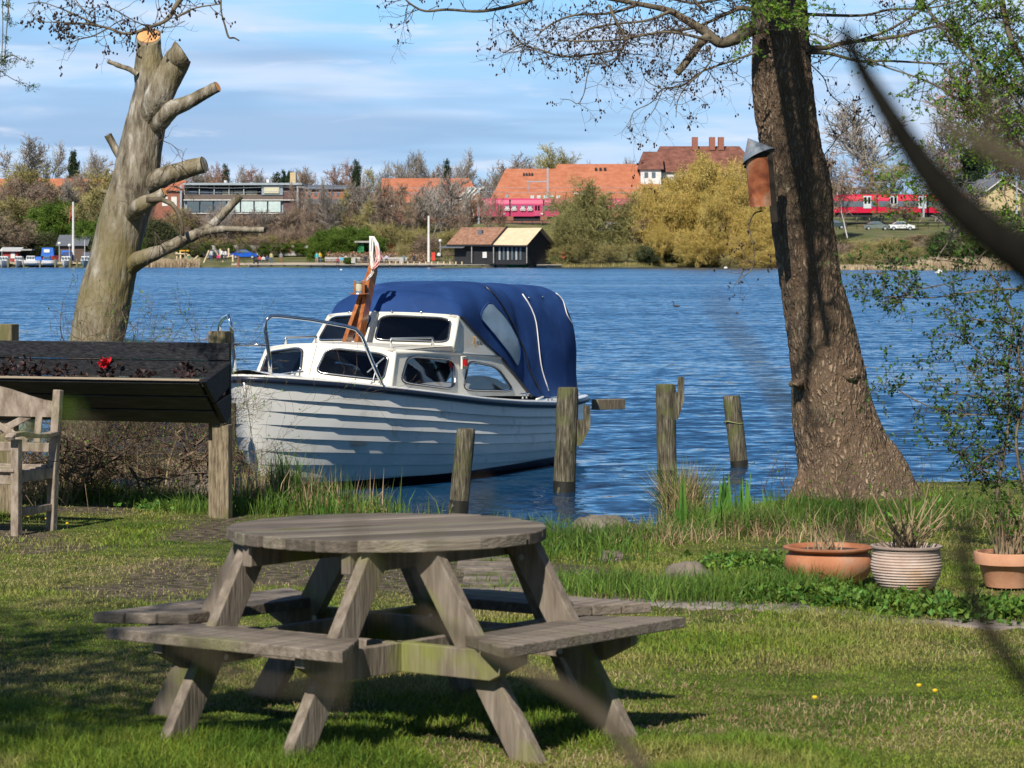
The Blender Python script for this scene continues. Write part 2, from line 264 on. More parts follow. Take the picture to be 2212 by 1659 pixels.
M = dict(
 weathered=pm('weathered_wood', [(.085, .066, .055), (.17, .135, .112), (.25, .205, .175)], 3, .85, (1, 14, 14), .3, 9, lohi=(.25, .75)),
 greenwood=pm('mossy_wood', [(.13, .12, .06), (.25, .22, .12), (.30, .30, .12)], 5, .9, (4, 4, 1), .35, 12, cols2=(.20, .23, .04), s2=4, fac2=(.45, .6)),
 teak=pm('grey_teak', [(.17, .13, .095), (.28, .225, .175), (.36, .30, .24)], 7, .8, (3, 3, 1.2), .3, 20, cols2=(.2, .2, .09), s2=3, fac2=(.55, .75)),
 black=pm('black_boards', [(.006, .006, .007), (.018, .018, .021), (.05, .048, .05)], 7, .5, (1, 8, 8), .25, 10, lohi=(.35, .8), spec=.4),
 post=pm('tan_post', [(.10, .075, .05), (.22, .17, .11), (.30, .25, .16)], 9, .85, (8, 8, 1), .4, 12, cols2=(.13, .12, .05), s2=3),
 pile=pm('mooring_pile', [(.03, .025, .018), (.10, .085, .055), (.22, .20, .14)], 7, .9, (9, 9, .8), .7, 14, cols2=(.12, .13, .045), s2=5, fac2=(.5, .68), bdist=.02),
 bark1=pm('smooth_bark', [(.055, .042, .028), (.17, .14, .095), (.25, .215, .16), (.44, .41, .36)], 5.5, .62, (3, 3, .8), .9, 13, cols2=(.19, .155, .07), s2=1.5, fac2=(.45, .62), bdist=.02, lohi=(.33, .68)),
 bark2=barkmat('rough_bark', [(.20, .135, .088), (.37, .26, .175), (.50, .375, .265)], (44, 44, 9), .5, .018, (.27, .24, .16), .6),
 cut=pm('cut_wood', [(.58, .26, .09), (.68, .35, .15)], 8, .8),
 branch=pm('branch_bark', [(.06, .048, .032), (.20, .165, .11)], 6, .85, bump=.3, bscale=40),
 twig=pm('twig_bark', [(.05, .035, .028), (.13, .095, .07)], 3, .85),
 cone=pm('cone_dark', [(.02, .012, .012), (.06, .035, .03)], 30, .9),
 leaf=pm('young_leaf', [(.10, .20, .02), (.22, .36, .05)], 3, .5, island=.45, trans=.4),
 leafdk=pm('shrub_leaf', [(.03, .08, .015), (.08, .16, .03)], 3, .5, island=.45, trans=.3),
 grass=pm('grass_blades', [(.08, .15, .015), (.19, .265, .03), (.34, .31, .10)], .8, .6, island=.5, trans=.3, lohi=(.36, .62)),
 tall=pm('tall_grass', [(.07, .14, .018), (.17, .27, .045)], .8, .55, island=.45, trans=.35),
 straw=pm('dry_straw', [(.28, .19, .10), (.50, .38, .22)], 2, .8, island=.4, trans=.2),
 iris=pm('iris_leaf', [(.08, .19, .03), (.16, .32, .05)], 3, .5, island=.3, trans=.4),
 stone=pm('stone', [(.055, .046, .038), (.15, .125, .10), (.24, .20, .165)], 5, .95, bump=.9, bscale=18, cols2=(.09, .10, .04), s2=6, fac2=(.52, .65), bdist=.03),
 terra=pm('terracotta', [(.33, .12, .055), (.47, .20, .10)], 5, .75, bump=.1, bscale=40, cols2=(.42, .26, .18), s2=6, fac2=(.55, .75)),
 terra2=pm('terracotta_light', [(.48, .23, .13), (.58, .31, .19)], 6, .8, bump=.1, bscale=40),
 ribbed=pm('ribbed_clay', [(.42, .30, .24), (.60, .50, .44)], 4, .8, cols2=(.38, .20, .07), s2=3, fac2=(.52, .68)),
 white=pm('white_gelcoat', [(.70, .68, .62), (.82, .80, .74)], 1.2, .3, spec=.5, coat=.3, cols2=(.5, .48, .42), s2=5, fac2=(.6, .8)),
 cream=pm('cream_gelcoat', [(.66, .63, .54), (.76, .73, .64)], 1.0, .35, spec=.5, coat=.2, cols2=(.58, .55, .45), s2=6, fac2=(.6, .8)),
 navy=plain('navy_rubber', (.012, .018, .035), .35), rubber=plain('black_rubber', (.012, .012, .014), .4),
 chrome=plain('chrome', (.75, .76, .78), .12, metal=1), steel=plain('galvanised', (.42, .45, .48), .45, metal=.6),
 canvas=pm('blue_canvas', [(.010, .036, .13), (.016, .052, .18)], 2, .75, bump=.12, bscale=3, bdist=.06, spec=.2, cols2=(.024, .07, .22), s2=2.2),
 vinyl=pm('clear_vinyl', [(.20, .30, .40), (.30, .40, .50)], 2, .12, bump=.2, bscale=3, bdist=.03, spec=.6),
 mast=pm('varnished_mahogany', [(.20, .055, .015), (.42, .15, .035)], 6, .25, (5, 5, 1), spec=.6, coat=.6),
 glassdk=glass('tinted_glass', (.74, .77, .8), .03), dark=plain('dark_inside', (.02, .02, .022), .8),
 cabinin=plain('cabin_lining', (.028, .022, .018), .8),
 cloth=pm('grey_cloth', [(.25, .23, .21), (.42, .39, .36)], 3, .9),
 red=plain('red_lens', (.35, .01, .01), .2), gold=plain('gold_letter', (.45, .28, .10), .4), ink=plain('dark_letter', (.08, .08, .09), .5),
 zinc=pm('zinc_sheet', [(.20, .23, .27), (.36, .40, .45)], 7, .5, metal=.4, bump=.1, cols2=(.28, .16, .09), s2=7, fac2=(.55, .75)),
 geran=pm('geranium_leaf', [(.02, .012, .012), (.07, .035, .03)], 8, .6, island=.5), petal=plain('red_petal', (.75, .015, .03), .6),
 flagw=pm('faded_white_flag', [(.75, .72, .70), (.82, .80, .78)], 4, .8), flagp=pm('faded_red_flag', [(.72, .36, .33), (.78, .45, .42)], 4, .8),
)
# ------------------------------------------------------------ ground, water
def sm(x, a, b): t = np.clip((np.asarray(x, float)-a)/(b-a), 0, 1); return t*t*(3-2*t)
def lip(x): return np.interp(x, [-8, -3.4, -2.7, -1.5, -.4, .35, 1.0, 1.8, 2.6, 4, 8, 9.5, 12, 20], [20, 18.7, 16.9, 16.3, 15.6, 14.0, 14.6, 16.6, 18.0, 18.6, 21, 30, 45, 60])
def fshore(x): return 350-50*sm(x, 36, 60)+1.2*np.sin(np.asarray(x)*.23)
def gz(x, y):
    x = np.asarray(x, float); y = np.asarray(y, float); L_ = lip(x)
    near = np.interp(y, [11, 15, 20], [.6, .51, .45])
    d = y-L_; near = near*(1-sm(d, -.1, .75))-1.2*sm(d, .3, 2.2)
    near = near+.03*(fbm(np.stack([x*.9, y*.9, 0*x], -1), 3)-.5)
    s = sm(x, 40, 62); f = y-fshore(x)
    left = np.interp(f, [-8, -.6, .0, 2, 28, 33, 46, 52, 80, 120, 220, 900], [-1.2, -.6, .1, .35, 1.4, 1.9, 7.3, 7.3, 6.6, 7, 13, 15])
    right = np.interp(f, [-8, -.6, .0, 2, 20, 60, 70, 86, 96, 102, 130, 200, 900], [-1.2, -.6, .1, .5, 1.2, 5.2, 5.8, 6.0, 7.3, 7.3, 8, 15, 16])
    far = left*(1-s)+right*s
    return np.where(y < 100, near, far)
def gzs(x, y): return float(gz(np.array(x), np.array(y)))
def soil(x, y):
    n = fbm(np.stack([x*1.1, y*.8, 0*x+5], -1), 3); n2 = fbm(np.stack([x*4, y*3, 0*x+9], -1), 2)
    n3 = fbm(np.stack([x*9, y*7, 0*x+3], -1), 2); s = sm(n+.4*(n2-.5)+.2*(n3-.5), .60, .80)*.7
    s = np.maximum(s, sm(n+.3*(n2-.5)+.22*np.exp(-((y-14.2)/.8)**2)*(x < 0), .62, .80))
    s = np.maximum(s, sm(n+.35*np.exp(-((y-12.3)/.9)**2-((x+.1)/1.0)**2), .62, .75))
    s = np.maximum(s, .8*np.exp(-((y-8.1)/.25)**2-((x-.0)/.25)**2))
    return s
xs = np.concatenate([-np.geomspace(900, 130, 12), np.arange(-120, -8, 4.), np.arange(-8, 8.01, .12), np.arange(12, 121, 4.), np.geomspace(130, 900, 12)])
ys = np.concatenate([np.arange(-14, 5, 1.), np.arange(5, 22, .11), np.array([22, 23, 25, 30, 60, 150, 250, 285]), np.arange(290, 412, 1.2), np.arange(415, 600, 8), np.geomspace(620, 3500, 14)])
X, Y = np.meshgrid(xs, ys, indexing='ij'); g = MB().grid(np.stack([X, Y, gz(X, Y)], -1), flip=True)
def ground_mat():
    m, nt, b = new_mat('ground_mix'); N = nt.nodes; L = nt.links
    ge = N.new('ShaderNodeNewGeometry'); at_ = N.new('ShaderNodeAttribute'); at_.attribute_name = 'soil'
    def noise(s, d=6):
        n = N.new('ShaderNodeTexNoise'); n.inputs['Scale'].default_value = s; n.inputs['Detail'].default_value = d; L.new(ge.outputs['Position'], n.inputs['Vector']); return n.outputs['Fac']
    def ramp(f, cs, lo=.3, hi=.7):
        r = N.new('ShaderNodeValToRGB'); e = r.color_ramp.elements
        while len(e) < len(cs): e.new(.5)
        for i, c in enumerate(cs): e[i].position = lo+(hi-lo)*i/(len(cs)-1); e[i].color = (*c, 1)
        L.new(f, r.inputs[0]); return r.outputs[0]
    def mix(f, a, c):
        q = N.new('ShaderNodeMix'); q.data_type = 'RGBA'; L.new(f, q.inputs['Factor']); L.new(a, q.inputs['A']); L.new(c, q.inputs['B']); return q.outputs['Result']
    turf = ramp(noise(4, 9), [(.03, .04, .01), (.085, .10, .02), (.17, .145, .055)])
    dirt = ramp(noise(16, 12), [(.02, .018, .01), (.085, .066, .045), (.19, .145, .105)])
    near = mix(at_.outputs['Fac'], turf, dirt)
    far = ramp(noise(.35, 8), [(.06, .075, .025), (.12, .13, .05), (.19, .15, .09)])
    sp = N.new('ShaderNodeSeparateXYZ'); L.new(ge.outputs['Position'], sp.inputs[0])
    mr = N.new('ShaderNodeMapRange'); mr.inputs['From Min'].default_value = 60; mr.inputs['From Max'].default_value = 100; L.new(sp.outputs['Y'], mr.inputs['Value'])
    col = mix(mr.outputs[0], near, far); L.new(col, b.inputs['Base Color']); b.inputs['Roughness'].default_value = .95; b.inputs['Specular IOR Level'].default_value = .15
    bn = N.new('ShaderNodeBump'); bn.inputs['Strength'].default_value = .8; bn.inputs['Distance'].default_value = .03; L.new(noise(30, 8), bn.inputs['Height']); L.new(bn.outputs[0], b.inputs['Normal']); return m
go = struct(g.build('ground', ground_mat(), smooth=True))
a_ = go.data.attributes.new('soil', 'FLOAT', 'POINT'); a_.data.foreach_set('value', soil(X, Y).ravel().astype(np.float32))
def water_mat():
    m, nt, b = new_mat('lake_water'); N = nt.nodes; L = nt.links
    b.inputs['Base Color'].default_value = (.004, .03, .075, 1); b.inputs['Roughness'].default_value = .06; b.inputs['IOR'].default_value = 1.33; b.inputs['Specular IOR Level'].default_value = .5
    ge = N.new('ShaderNodeNewGeometry'); last = None     # wave slopes added straight to the normal, so they hold at any distance
    for sc_, st_, h, dt in ((1.7, (1, 1.5, 1), .38, 3), (5.5, (1, 1.4, 1), .36, 2), (.3, (.4, 2.2, 1), .12, 2), (.03, (.3, 1.8, 1), .10, 2)):
        mp = N.new('ShaderNodeMapping'); mp.inputs['Scale'].default_value = st_; mp.inputs['Rotation'].default_value = (0, 0, R(12)); L.new(ge.outputs['Position'], mp.inputs['Vector'])
        n = N.new('ShaderNodeTexNoise'); n.inputs['Scale'].default_value = sc_; n.inputs['Detail'].default_value = dt; L.new(mp.outputs[0], n.inputs['Vector'])
        ma = N.new('ShaderNodeVectorMath'); ma.operation = 'MULTIPLY_ADD'; L.new(n.outputs['Color'], ma.inputs[0]); ma.inputs[1].default_value = (h*.7, h, 0); ma.inputs[2].default_value = (-h*.35, -h*.5, 0)
        if last is None: last = ma.outputs[0]
        else:
            ad = N.new('ShaderNodeVectorMath'); ad.operation = 'ADD'; L.new(last, ad.inputs[0]); L.new(ma.outputs[0], ad.inputs[1]); last = ad.outputs[0]
    ad = N.new('ShaderNodeVectorMath'); ad.operation = 'ADD'; L.new(last, ad.inputs[0]); ad.inputs[1].default_value = (0, -.10, 1); nm = N.new('ShaderNodeVectorMath'); nm.operation = 'NORMALIZE'; L.new(ad.outputs[0], nm.inputs[0])
    L.new(nm.outputs[0], b.inputs['Normal']); return m
ry = np.geomspace(11, 420, 60); cx_ = np.linspace(-1, 1, 30)
WY, WU = np.meshgrid(ry, cx_, indexing='ij'); struct(MB().grid(np.stack([WU*(25+WY*.75), WY, WY*0], -1), flip=True).build('lake_water', water_mat(), smooth=True))
# lawn blades (stuff)
def scatter(n, x0, x1, y0, y1, rg=rng):
    u = rg.random(n); y = 1/(1/y0+(1/y1-1/y0)*u)            # denser near the camera
    x = rg.uniform(-1, 1, n)*np.maximum(abs(x0), abs(x1))*(y/y1); return x, y
x, y = scatter(420000, -4.7, 4.7, 6.6, 18.2); k = (rng.random(len(x)) > soil(x, y)*.78) & (y < lip(x)-.05); x, y = x[k], y[k]
P = np.stack([x, y, gz(x, y)-.004], -1); hn = fbm(np.stack([x*1.3, y*1.3, 0*x], -1), 3); front = sm(8.6-y, 0, .9)*sm(hn, .42, .55)
g1 = MB().blades(P, .014+.028*sm(hn, .45, .7)+.035*front, .0026+.0002*y, .6)
tag(g1.build('lawn_grass', M['grass']), None, None, kind='stuff')
# dry pale blades in worn places
x, y = scatter(60000, -4.7, 4.7, 6.8, 17); q = fbm(np.stack([x*.9, y*1.1, 0*x+30], -1), 3); k = (q > .5) & (y < lip(x)-.1); x, y = x[k], y[k]
tag(MB().blades(np.stack([x, y, gz(x, y)], -1), .022, .003, 1.1).build('dry_grass', M['straw']), None, None, kind='stuff')
# rough grass on the banks
def tufts(cs, rad, n, L, W, lean, name, mat, nm=None):
    mb = MB()
    for (cx, cy, s) in cs:
        kx = rng.normal(cx, rad, int(n*s)); ky = rng.normal(cy, rad, int(n*s)); mb.blades(np.stack([kx, ky, gz(kx, ky)-.02], -1), L*s, W, lean)
    return mb.build(name, mat)
def band(pts, n): # polyline of (x,y) -> n points
    pts = np.array(pts); t = np.sort(rng.random(n))*(len(pts)-1); i = np.minimum(t.astype(int), len(pts)-2); f = (t-i)[:, None]; return pts[i]*(1-f)+pts[i+1]*f
def bp(dx, dy, z=.5):                                        # photo pixel on ground height z -> (x, y)
    Y_ = (CZ-z)*FD/(dy-HY); return ((dx-HX)*Y_/FD, Y_)
cs = [(*p, rng.uniform(.6, 1.2)) for p in band([bp(1190, 1195, .55), bp(1300, 1180, .5), bp(1450, 1150, .5), bp(1600, 1140, .5), bp(1750, 1130), bp(1950, 1120), bp(2212, 1120)], 90)+rng.normal(0, .25, (90, 2))]
cs += [(*p, rng.uniform(.4, .9)) for p in band([bp(1190, 1270, .58), bp(1400, 1290, .58), bp(1600, 1290, .58), bp(1720, 1290, .6)], 60)+rng.normal(0, .2, (60, 2))]
tag(tufts(cs, .12, 130, .17, .006, .45, 'bank_grass', M['tall']), None, None, kind='stuff')
cs = [(*p, rng.uniform(.5, 1.1)) for p in band([bp(1300, 1180, .5), bp(1500, 1170, .5), bp(1700, 1150), bp(2000, 1130), bp(2212, 1130)], 36)+rng.normal(0, .35, (36, 2))]
tag(tufts(cs, .15, 70, .17, .005, .8, 'dry_bank_grass', M['straw']), None, None, kind='stuff')
# leafy ground cover (ground elder) around the pots and by the bank
M['cover'] = pm('ground_cover_leaf', [(.07, .15, .02), (.16, .27, .045)], 3, .5, island=.5, trans=.35)
mb = MB(); c0 = np.concatenate([band([bp(1640, 1290, .58), bp(1800, 1300, .6), bp(2000, 1320, .6), bp(2230, 1330, .6)], 1500)+rng.normal(0, .13, (1500, 2)), band([bp(1560, 1230, .55), bp(1700, 1240, .55)], 400)+rng.normal(0, .12, (400, 2)), band([bp(330, 1090, .5), bp(400, 1100, .5)], 500)+rng.normal(0, .12, (500, 2))])
hz = rng.uniform(.01, .06, len(c0)); P = np.stack([c0[:, 0], c0[:, 1], gz(c0[:, 0], c0[:, 1])+hz], -1)
mb.leaves(np.repeat(P, 3, 0), .038, .026, (0, -.2, .25), .8); mb.segs(P-np.array([0, 0, .09]), P, .001, .001)
tag(mb.build('ground_cover', M['cover']), None, None, kind='stuff')
# left bank: grass between planter and water, dry stalks behind the bench
cs = [(*p, rng.uniform(.5, 1.1)) for p in band([bp(150, 1080, .5), bp(300, 1075, .5), bp(420, 1095, .5), bp(520, 1108, .5)], 44)+rng.normal(0, .16, (44, 2))]
tag(tufts(cs, .1, 110, .16, .005, .4, 'bank_grass', M['tall']), None, None, kind='stuff')
mb = MB(); n = 1100; xx = rng.uniform(-4.4, -3.1, n); yy = rng.uniform(16.4, 17.8, n)
mb.blades(np.stack([xx, yy, gz(xx, yy)], -1), .42, .006, .9); n = 90; xx = rng.uniform(-3.0, -2.0, n); yy = rng.uniform(16.2, 17.0, n); mb.blades(np.stack([xx, yy, gz(xx, yy)], -1), .45, .006, .6)
tag(mb.build('dry_stalks', M['straw']), None, None, kind='stuff')
# reeds in the shallows in front of the boat
def reeds(xr, yr, n, L, W, name, mat, lean=.16):
    c = band([(xr[0], yr[0]), (xr[1], yr[1])], 60)+rng.normal(0, .15, (60, 2)); i = rng.integers(0, 60, n); P = c[i]+rng.normal(0, .07, (n, 2))
    z = np.maximum(gz(P[:, 0], P[:, 1]), -.15); return tag(MB().blades(np.concatenate([P, z[:, None]], 1), L*rng.uniform(.5, 1.1, n), W, lean).build(name, mat), None, None, kind='stuff')
reeds((-1.78, -.45), (16.6, 16.6), 6400, .42, .009, 'reeds', M['tall']); reeds((-1.75, -.45), (16.4, 16.4), 2300, .31, .007, 'dry_reeds', M['straw'], .25)
reeds((-1.9, -.6), (15.9, 15.8), 700, .2, .007, 'bank_grass', M['tall'], .4)
# irises at the water's edge
for (dx, dy, top, k) in [(1340, 1130, 1060, 3), (1392, 1135, 1085, 2), (1420, 1140, 1090, 3), (1460, 1135, 1075, 4), (1500, 1130, 1080, 4), (1560, 1120, 1050, 5), (1620, 1125, 1070, 4), (1660, 1125, 1080, 4), (1590, 1150, 1060, 3), (1470, 1160, 1080, 3), (1540, 1165, 1090, 3)]:
    x0, y0 = bp(dx, dy+12, .45); h = (dy-top)*y0/FD+.05; P = np.stack([rng.normal(x0, .025, k*3), rng.normal(y0, .03, k*3), np.full(k*3, gzs(x0, y0)-.03)], -1)
    tag(MB().blades(P, h*1.1, .03, .11, curl=.1).build('iris_plant', M['iris']), 'broad upright iris clump on the right bank, %s' % {1340: 'leftmost, by the long rock', 1392: 'second from left', 1420: 'third from left', 1460: 'just left of the brown tussock', 1500: 'against the brown tussock', 1560: 'tallest, right of the tussock', 1620: 'nearer of two left of the big trunk', 1660: 'last one before the big trunk', 1590: 'in front of the gap before the trunk', 1470: 'low, in front of the tussock', 1540: 'low, front right of the tussock'}[dx], 'plant', 'iris clumps on the right bank')
# brown reed tussock
x0, y0 = bp(1490, 1125, .3); mb = MB(); n = 700; P = np.stack([rng.normal(x0, .07, n), rng.normal(y0+.6, .1, n), np.full(n, .1)], -1); mb.blades(P, .5, .007, .28, m=0); mb.blades(P[:350]+.01, .55, .008, .35, m=1)
tag(mb.build('reed_tussock', [M['straw'], M['tall']]), 'tall tussock of brown and green reeds at the edge of the right bank', 'plant')
# dandelions
for i, (dx, dy) in enumerate([(1556, 1284), (1985, 1512), (2020, 1524), (45, 1092), (60, 1105), (100, 1110), (145, 1123), (1732, 1285), (1760, 1540)]):
    x0, y0 = bp(dx, dy, .57); o = T('dandelion', ['yellow dandelion in the bank grass left of the wide terracotta bowl', 'left one of two yellow dandelions on the front right lawn', 'right one of two yellow dandelions on the front right lawn', 'yellow flower behind the bench legs, leftmost', 'yellow flower behind the bench, second from left', 'yellow flower just left of the bench back leg', 'yellow flower right of the bench back leg', 'tiny yellow flower by the path edge', 'tiny yellow flower in the long front grass'][i], 'flower', (x0, y0, gzs(x0, y0)), 'yellow flowers in the grass')
    MB().lathe([(.0, .03), (.009, .032), (.011, .038), (.006, .042), (0, .043)], o.location, 10).build('flower_head', plain('dandelion_yellow', (.8, .55, .02), .7), o)
    MB().tube([Vector(o.location), Vector(o.location)+Vector((.004, 0, .032))], .0018, 5).build('stem', M['tall'], o)
# paving: worn boards and the stone edging path
pth = [bp(*q, .595) for q in ((1150, 1292), (1250, 1300), (1400, 1306), (1550, 1312), (1700, 1318), (1850, 1330), (2000, 1345), (2230, 1352))]
mb = MB(); pv = np.array(pth); T_ = unit(np.gradient(pv, axis=0)); Nn = np.stack([-T_[:, 1], T_[:, 0]], 1)
rows = []
for i in range(60):
    t = i/59*(len(pv)-1); k = min(int(t), len(pv)-2); f = t-k; c = pv[k]*(1-f)+pv[k+1]*f; nn = Nn[k]; hw = .11+.04*math.sin(i*1.7)+.03*math.sin(i*.6)
    rows.append([(c[0]+nn[0]*s*hw, c[1]+nn[1]*s*hw, gzs(c[0], c[1])+(.008 if abs(s) < 1 else -.01)) for s in (-1, -.9, 0, .9, 1)])
struct(mb.grid(rows, flip=True).build('path', pm('path_stone', [(.14, .115, .10), (.30, .26, .23)], 8, .9, bump=.4, bscale=30), smooth=True))
bo = []
for i in range(7):
    c = bp(1070+i*6, 1215+i*13, .56); o = MB().box((c[0], c[1], gzs(*c)+.012), (.42+.03*(i % 3), .11, .03), rot=.05*(i % 2)-.03).build('paving_slab', M['stone']); bev(o, .006)
    tag(o, 'flat worn step of the path to the water, %s from the water' % ['first', 'second', 'third', 'fourth', 'fifth', 'sixth', 'seventh'][i], 'paving slab', 'steps leading to the water')
def rock(dx, dy, w_, h_, z, label, seed, dep=None, mat=None, name='rock'):
    c = bp(dx, dy, z); s = c[1]/FD; r = np.array([w_*s/2, (dep or w_*.7)*s/2, h_*s]); mb = MB().ball((0, 0, 0), 1, 28, 18)
    V = mb.V[0]; V *= (1+1.1*(fbm(V*1.5+seed, 4)-.5))[:, None]; V[:, 2] = np.minimum(V[:, 2], .80+.25*fbm(V*2+seed, 2)); V[:] = V*r+np.array([c[0], c[1], gzs(*c)+.0]); o = mb.build(name, mat or M['stone'], smooth=True); return tag(o, label, 'rock', 'rocks on the bank')
rock(1310, 1175, 150, 55, .5, 'long low grey rock at the water edge right of the picnic table', 3)
rock(1325, 1215, 60, 26, .55, 'small rounded grey stone in the grass below the long rock', 9)
rock(1490, 1250, 110, 42, .57, 'broad pale brown rock in the grass left of the wide bowl', 21)
rock(430, 1085, 120, 75, .48, 'dark boulder behind the planter post foot', 31)
rock(520, 1090, 70, 60, .45, 'dark rock right of the planter post by the reeds', 37)
rock(370, 1085, 60, 50, .48, 'small dark rock left of the boulder under the planter', 41)
# ------------------------------------------------------------ picnic table
PC = np.array((-.445, 8.2)); LZ = .6
for i_, a_ in enumerate((26, 53+90, 143+90)): M['grain%d' % i_] = pm('weathered_planks', [(.075, .062, .046), (.155, .132, .10), (.235, .205, .16)], 2.6, .85, (1, 15, 15), .35, 8, island=.42, lohi=(.25, .75), rot=R(a_), cols2=(.12, .125, .05), s2=2.2, fac2=(.58, .75))
def picnic():
    t = T('picnic_table', 'round weathered wooden picnic table with four attached benches on the lawn', 'picnic table', (PC[0], PC[1], LZ))
    mw = M['weathered']; Rr = .57; TZ = 1.30; th = .042
    ang = R(26); d = np.array((math.cos(ang), math.sin(ang))); n = np.array((-d[1], d[0])); k = 11; wd = 2*Rr/k; mb = MB()
    for i in range(k):
        a, b = -Rr+i*wd+.008, -Rr+(i+1)*wd-.008; pts = []
        ex = rng.uniform(-.006, .008)
        def hl(v): return math.sqrt(max(Rr*Rr-v*v, 1e-4))+ex
        vs = np.linspace(a, b, 6); up = [(hl(v), v) for v in vs]; dn = [(-hl(v), v) for v in vs[::-1]]
        poly = up+dn; zt = TZ+rng.uniform(-.002, .002)
        top = [(*(PC+d*u+n*v), zt+th/2) for u, v in poly]; bot = [(*(PC+d*u+n*v), zt-th/2) for u, v in poly]; m_ = len(poly)
        b0 = mb.n; mb.add(top+bot, [list(range(m_))]); mb.F.append(np.array([[b0+m_+j for j in range(m_)][::-1]])); mb.M.append(np.array([0]))
        mb.F.append(np.array([[b0+j, b0+m_+j, b0+m_+(j+1) % m_, b0+(j+1) % m_] for j in range(m_)])); mb.M.append(np.zeros(m_, int))
    bev(mb.build('tabletop', M['grain0'], t), .004)
    A0 = R(233)
    for q in range(4):
        a = A0+q*math.pi/2; nn = np.array((math.cos(a), math.sin(a), 0)); tt = np.array((-nn[1], nn[0], 0)); c = np.array((PC[0], PC[1], 0.))
        seat = MB(); sz = .985
        for j, (r0, r1) in enumerate(((.585, .68), (.688, .782), (.79, .885))):
            P = []
            for z in (sz-.019, sz+.019):
                for r, s in ((r0, -1), (r0, 1), (r1, 1), (r1, -1)): P.append(c+nn*r+tt*(s*(r*.6+.005)+(.055 if q % 2 else 0))+np.array((0, 0, z)))
            seat.add(P, [(0, 1, 2, 3), (7, 6, 5, 4), (1, 0, 4, 5), (2, 1, 5, 6), (3, 2, 6, 7), (0, 3, 7, 4)])
        so_ = seat.build('seat', M['grain%d' % (1+(q+1) % 2)], t); bev(so_, .004)
        for s in (-1, 1):
            top = c+nn*.40+tt*s*.275+np.array((0, 0, 1.268)); foot = c+nn*.86+tt*s*.275+np.array((0, 0, .56))
            bev(MB().bar(top, foot, .045, .105, up=nn).build('leg', M['legwood'], t), .004)
            for zz, rr_ in ((.93, .555), (.895, .585), (1.215, .415)):
                q0 = c+nn*rr_+tt*s*.275+np.array((0, 0, zz)); MB().tube([q0-tt*s*.026, q0-tt*s*.031], .011, 8).build('bolt', M['steel'], t)
        for s in (-1, 1):   # joists under the seat, cut short inside the frame for every second side
            inn = .318 if q % 2 == 0 else .295
            jv = []
            for sd_ in (-.021, .021):
                for r_, z_ in ((inn, .865), (inn, .965), (.85, .965), (.85, .93), (.72, .865)): jv.append(c+nn*r_+tt*(s*.32+sd_)+np.array((0, 0, z_)))
            jm = MB(); jm.add(jv, [[0, 1, 2, 3, 4]]).F.append(np.array([[9, 8, 7, 6, 5]])); jm.M.append(np.array([0])); jm.F.append(np.array([[i_, 5+i_, 5+(i_+1) % 5, (i_+1) % 5] for i_ in range(5)])); jm.M.append(np.zeros(5, int)); bev(jm.build('joist', M['legwood'], t), .003)
            a_ = c+nn*.02*(q % 2)+tt*s*.225+np.array((0, 0, 1.24)); b_ = c+nn*.5+tt*s*.225+np.array((0, 0, 1.24))
            if q in (0, 2): bev(MB().bar(c+tt*s*.225+np.array((0, 0, 1.24)), b_, .04, .075).build('top_bearer', M['legwood'], t), .003)
    for q in range(2):
        a = A0+q*math.pi/2; nn = np.array((math.cos(a), math.sin(a), 0)); tt = np.array((-nn[1], nn[0], 0)); c = np.array((PC[0], PC[1], 0.))
        for s in (-1, 1):
            l = .318 if q == 0 else .295
            bev(MB().bar(c-nn*l+tt*s*.32+np.array((0, 0, .913)), c+nn*l+tt*s*.32+np.array((0, 0, .913)), .04, .098).build('frame_beam', M['legwood'], t), .003)
M["legwood"] = pm('leg_wood', [(.11, .088, .065), (.20, .162, .125), (.30, .255, .205)], 3, .85, (12, 12, 1.5), .3, 8, cols2=(.20, .22, .04), s2=2.6, fac2=(.52, .68), lohi=(.25, .75))
picnic()
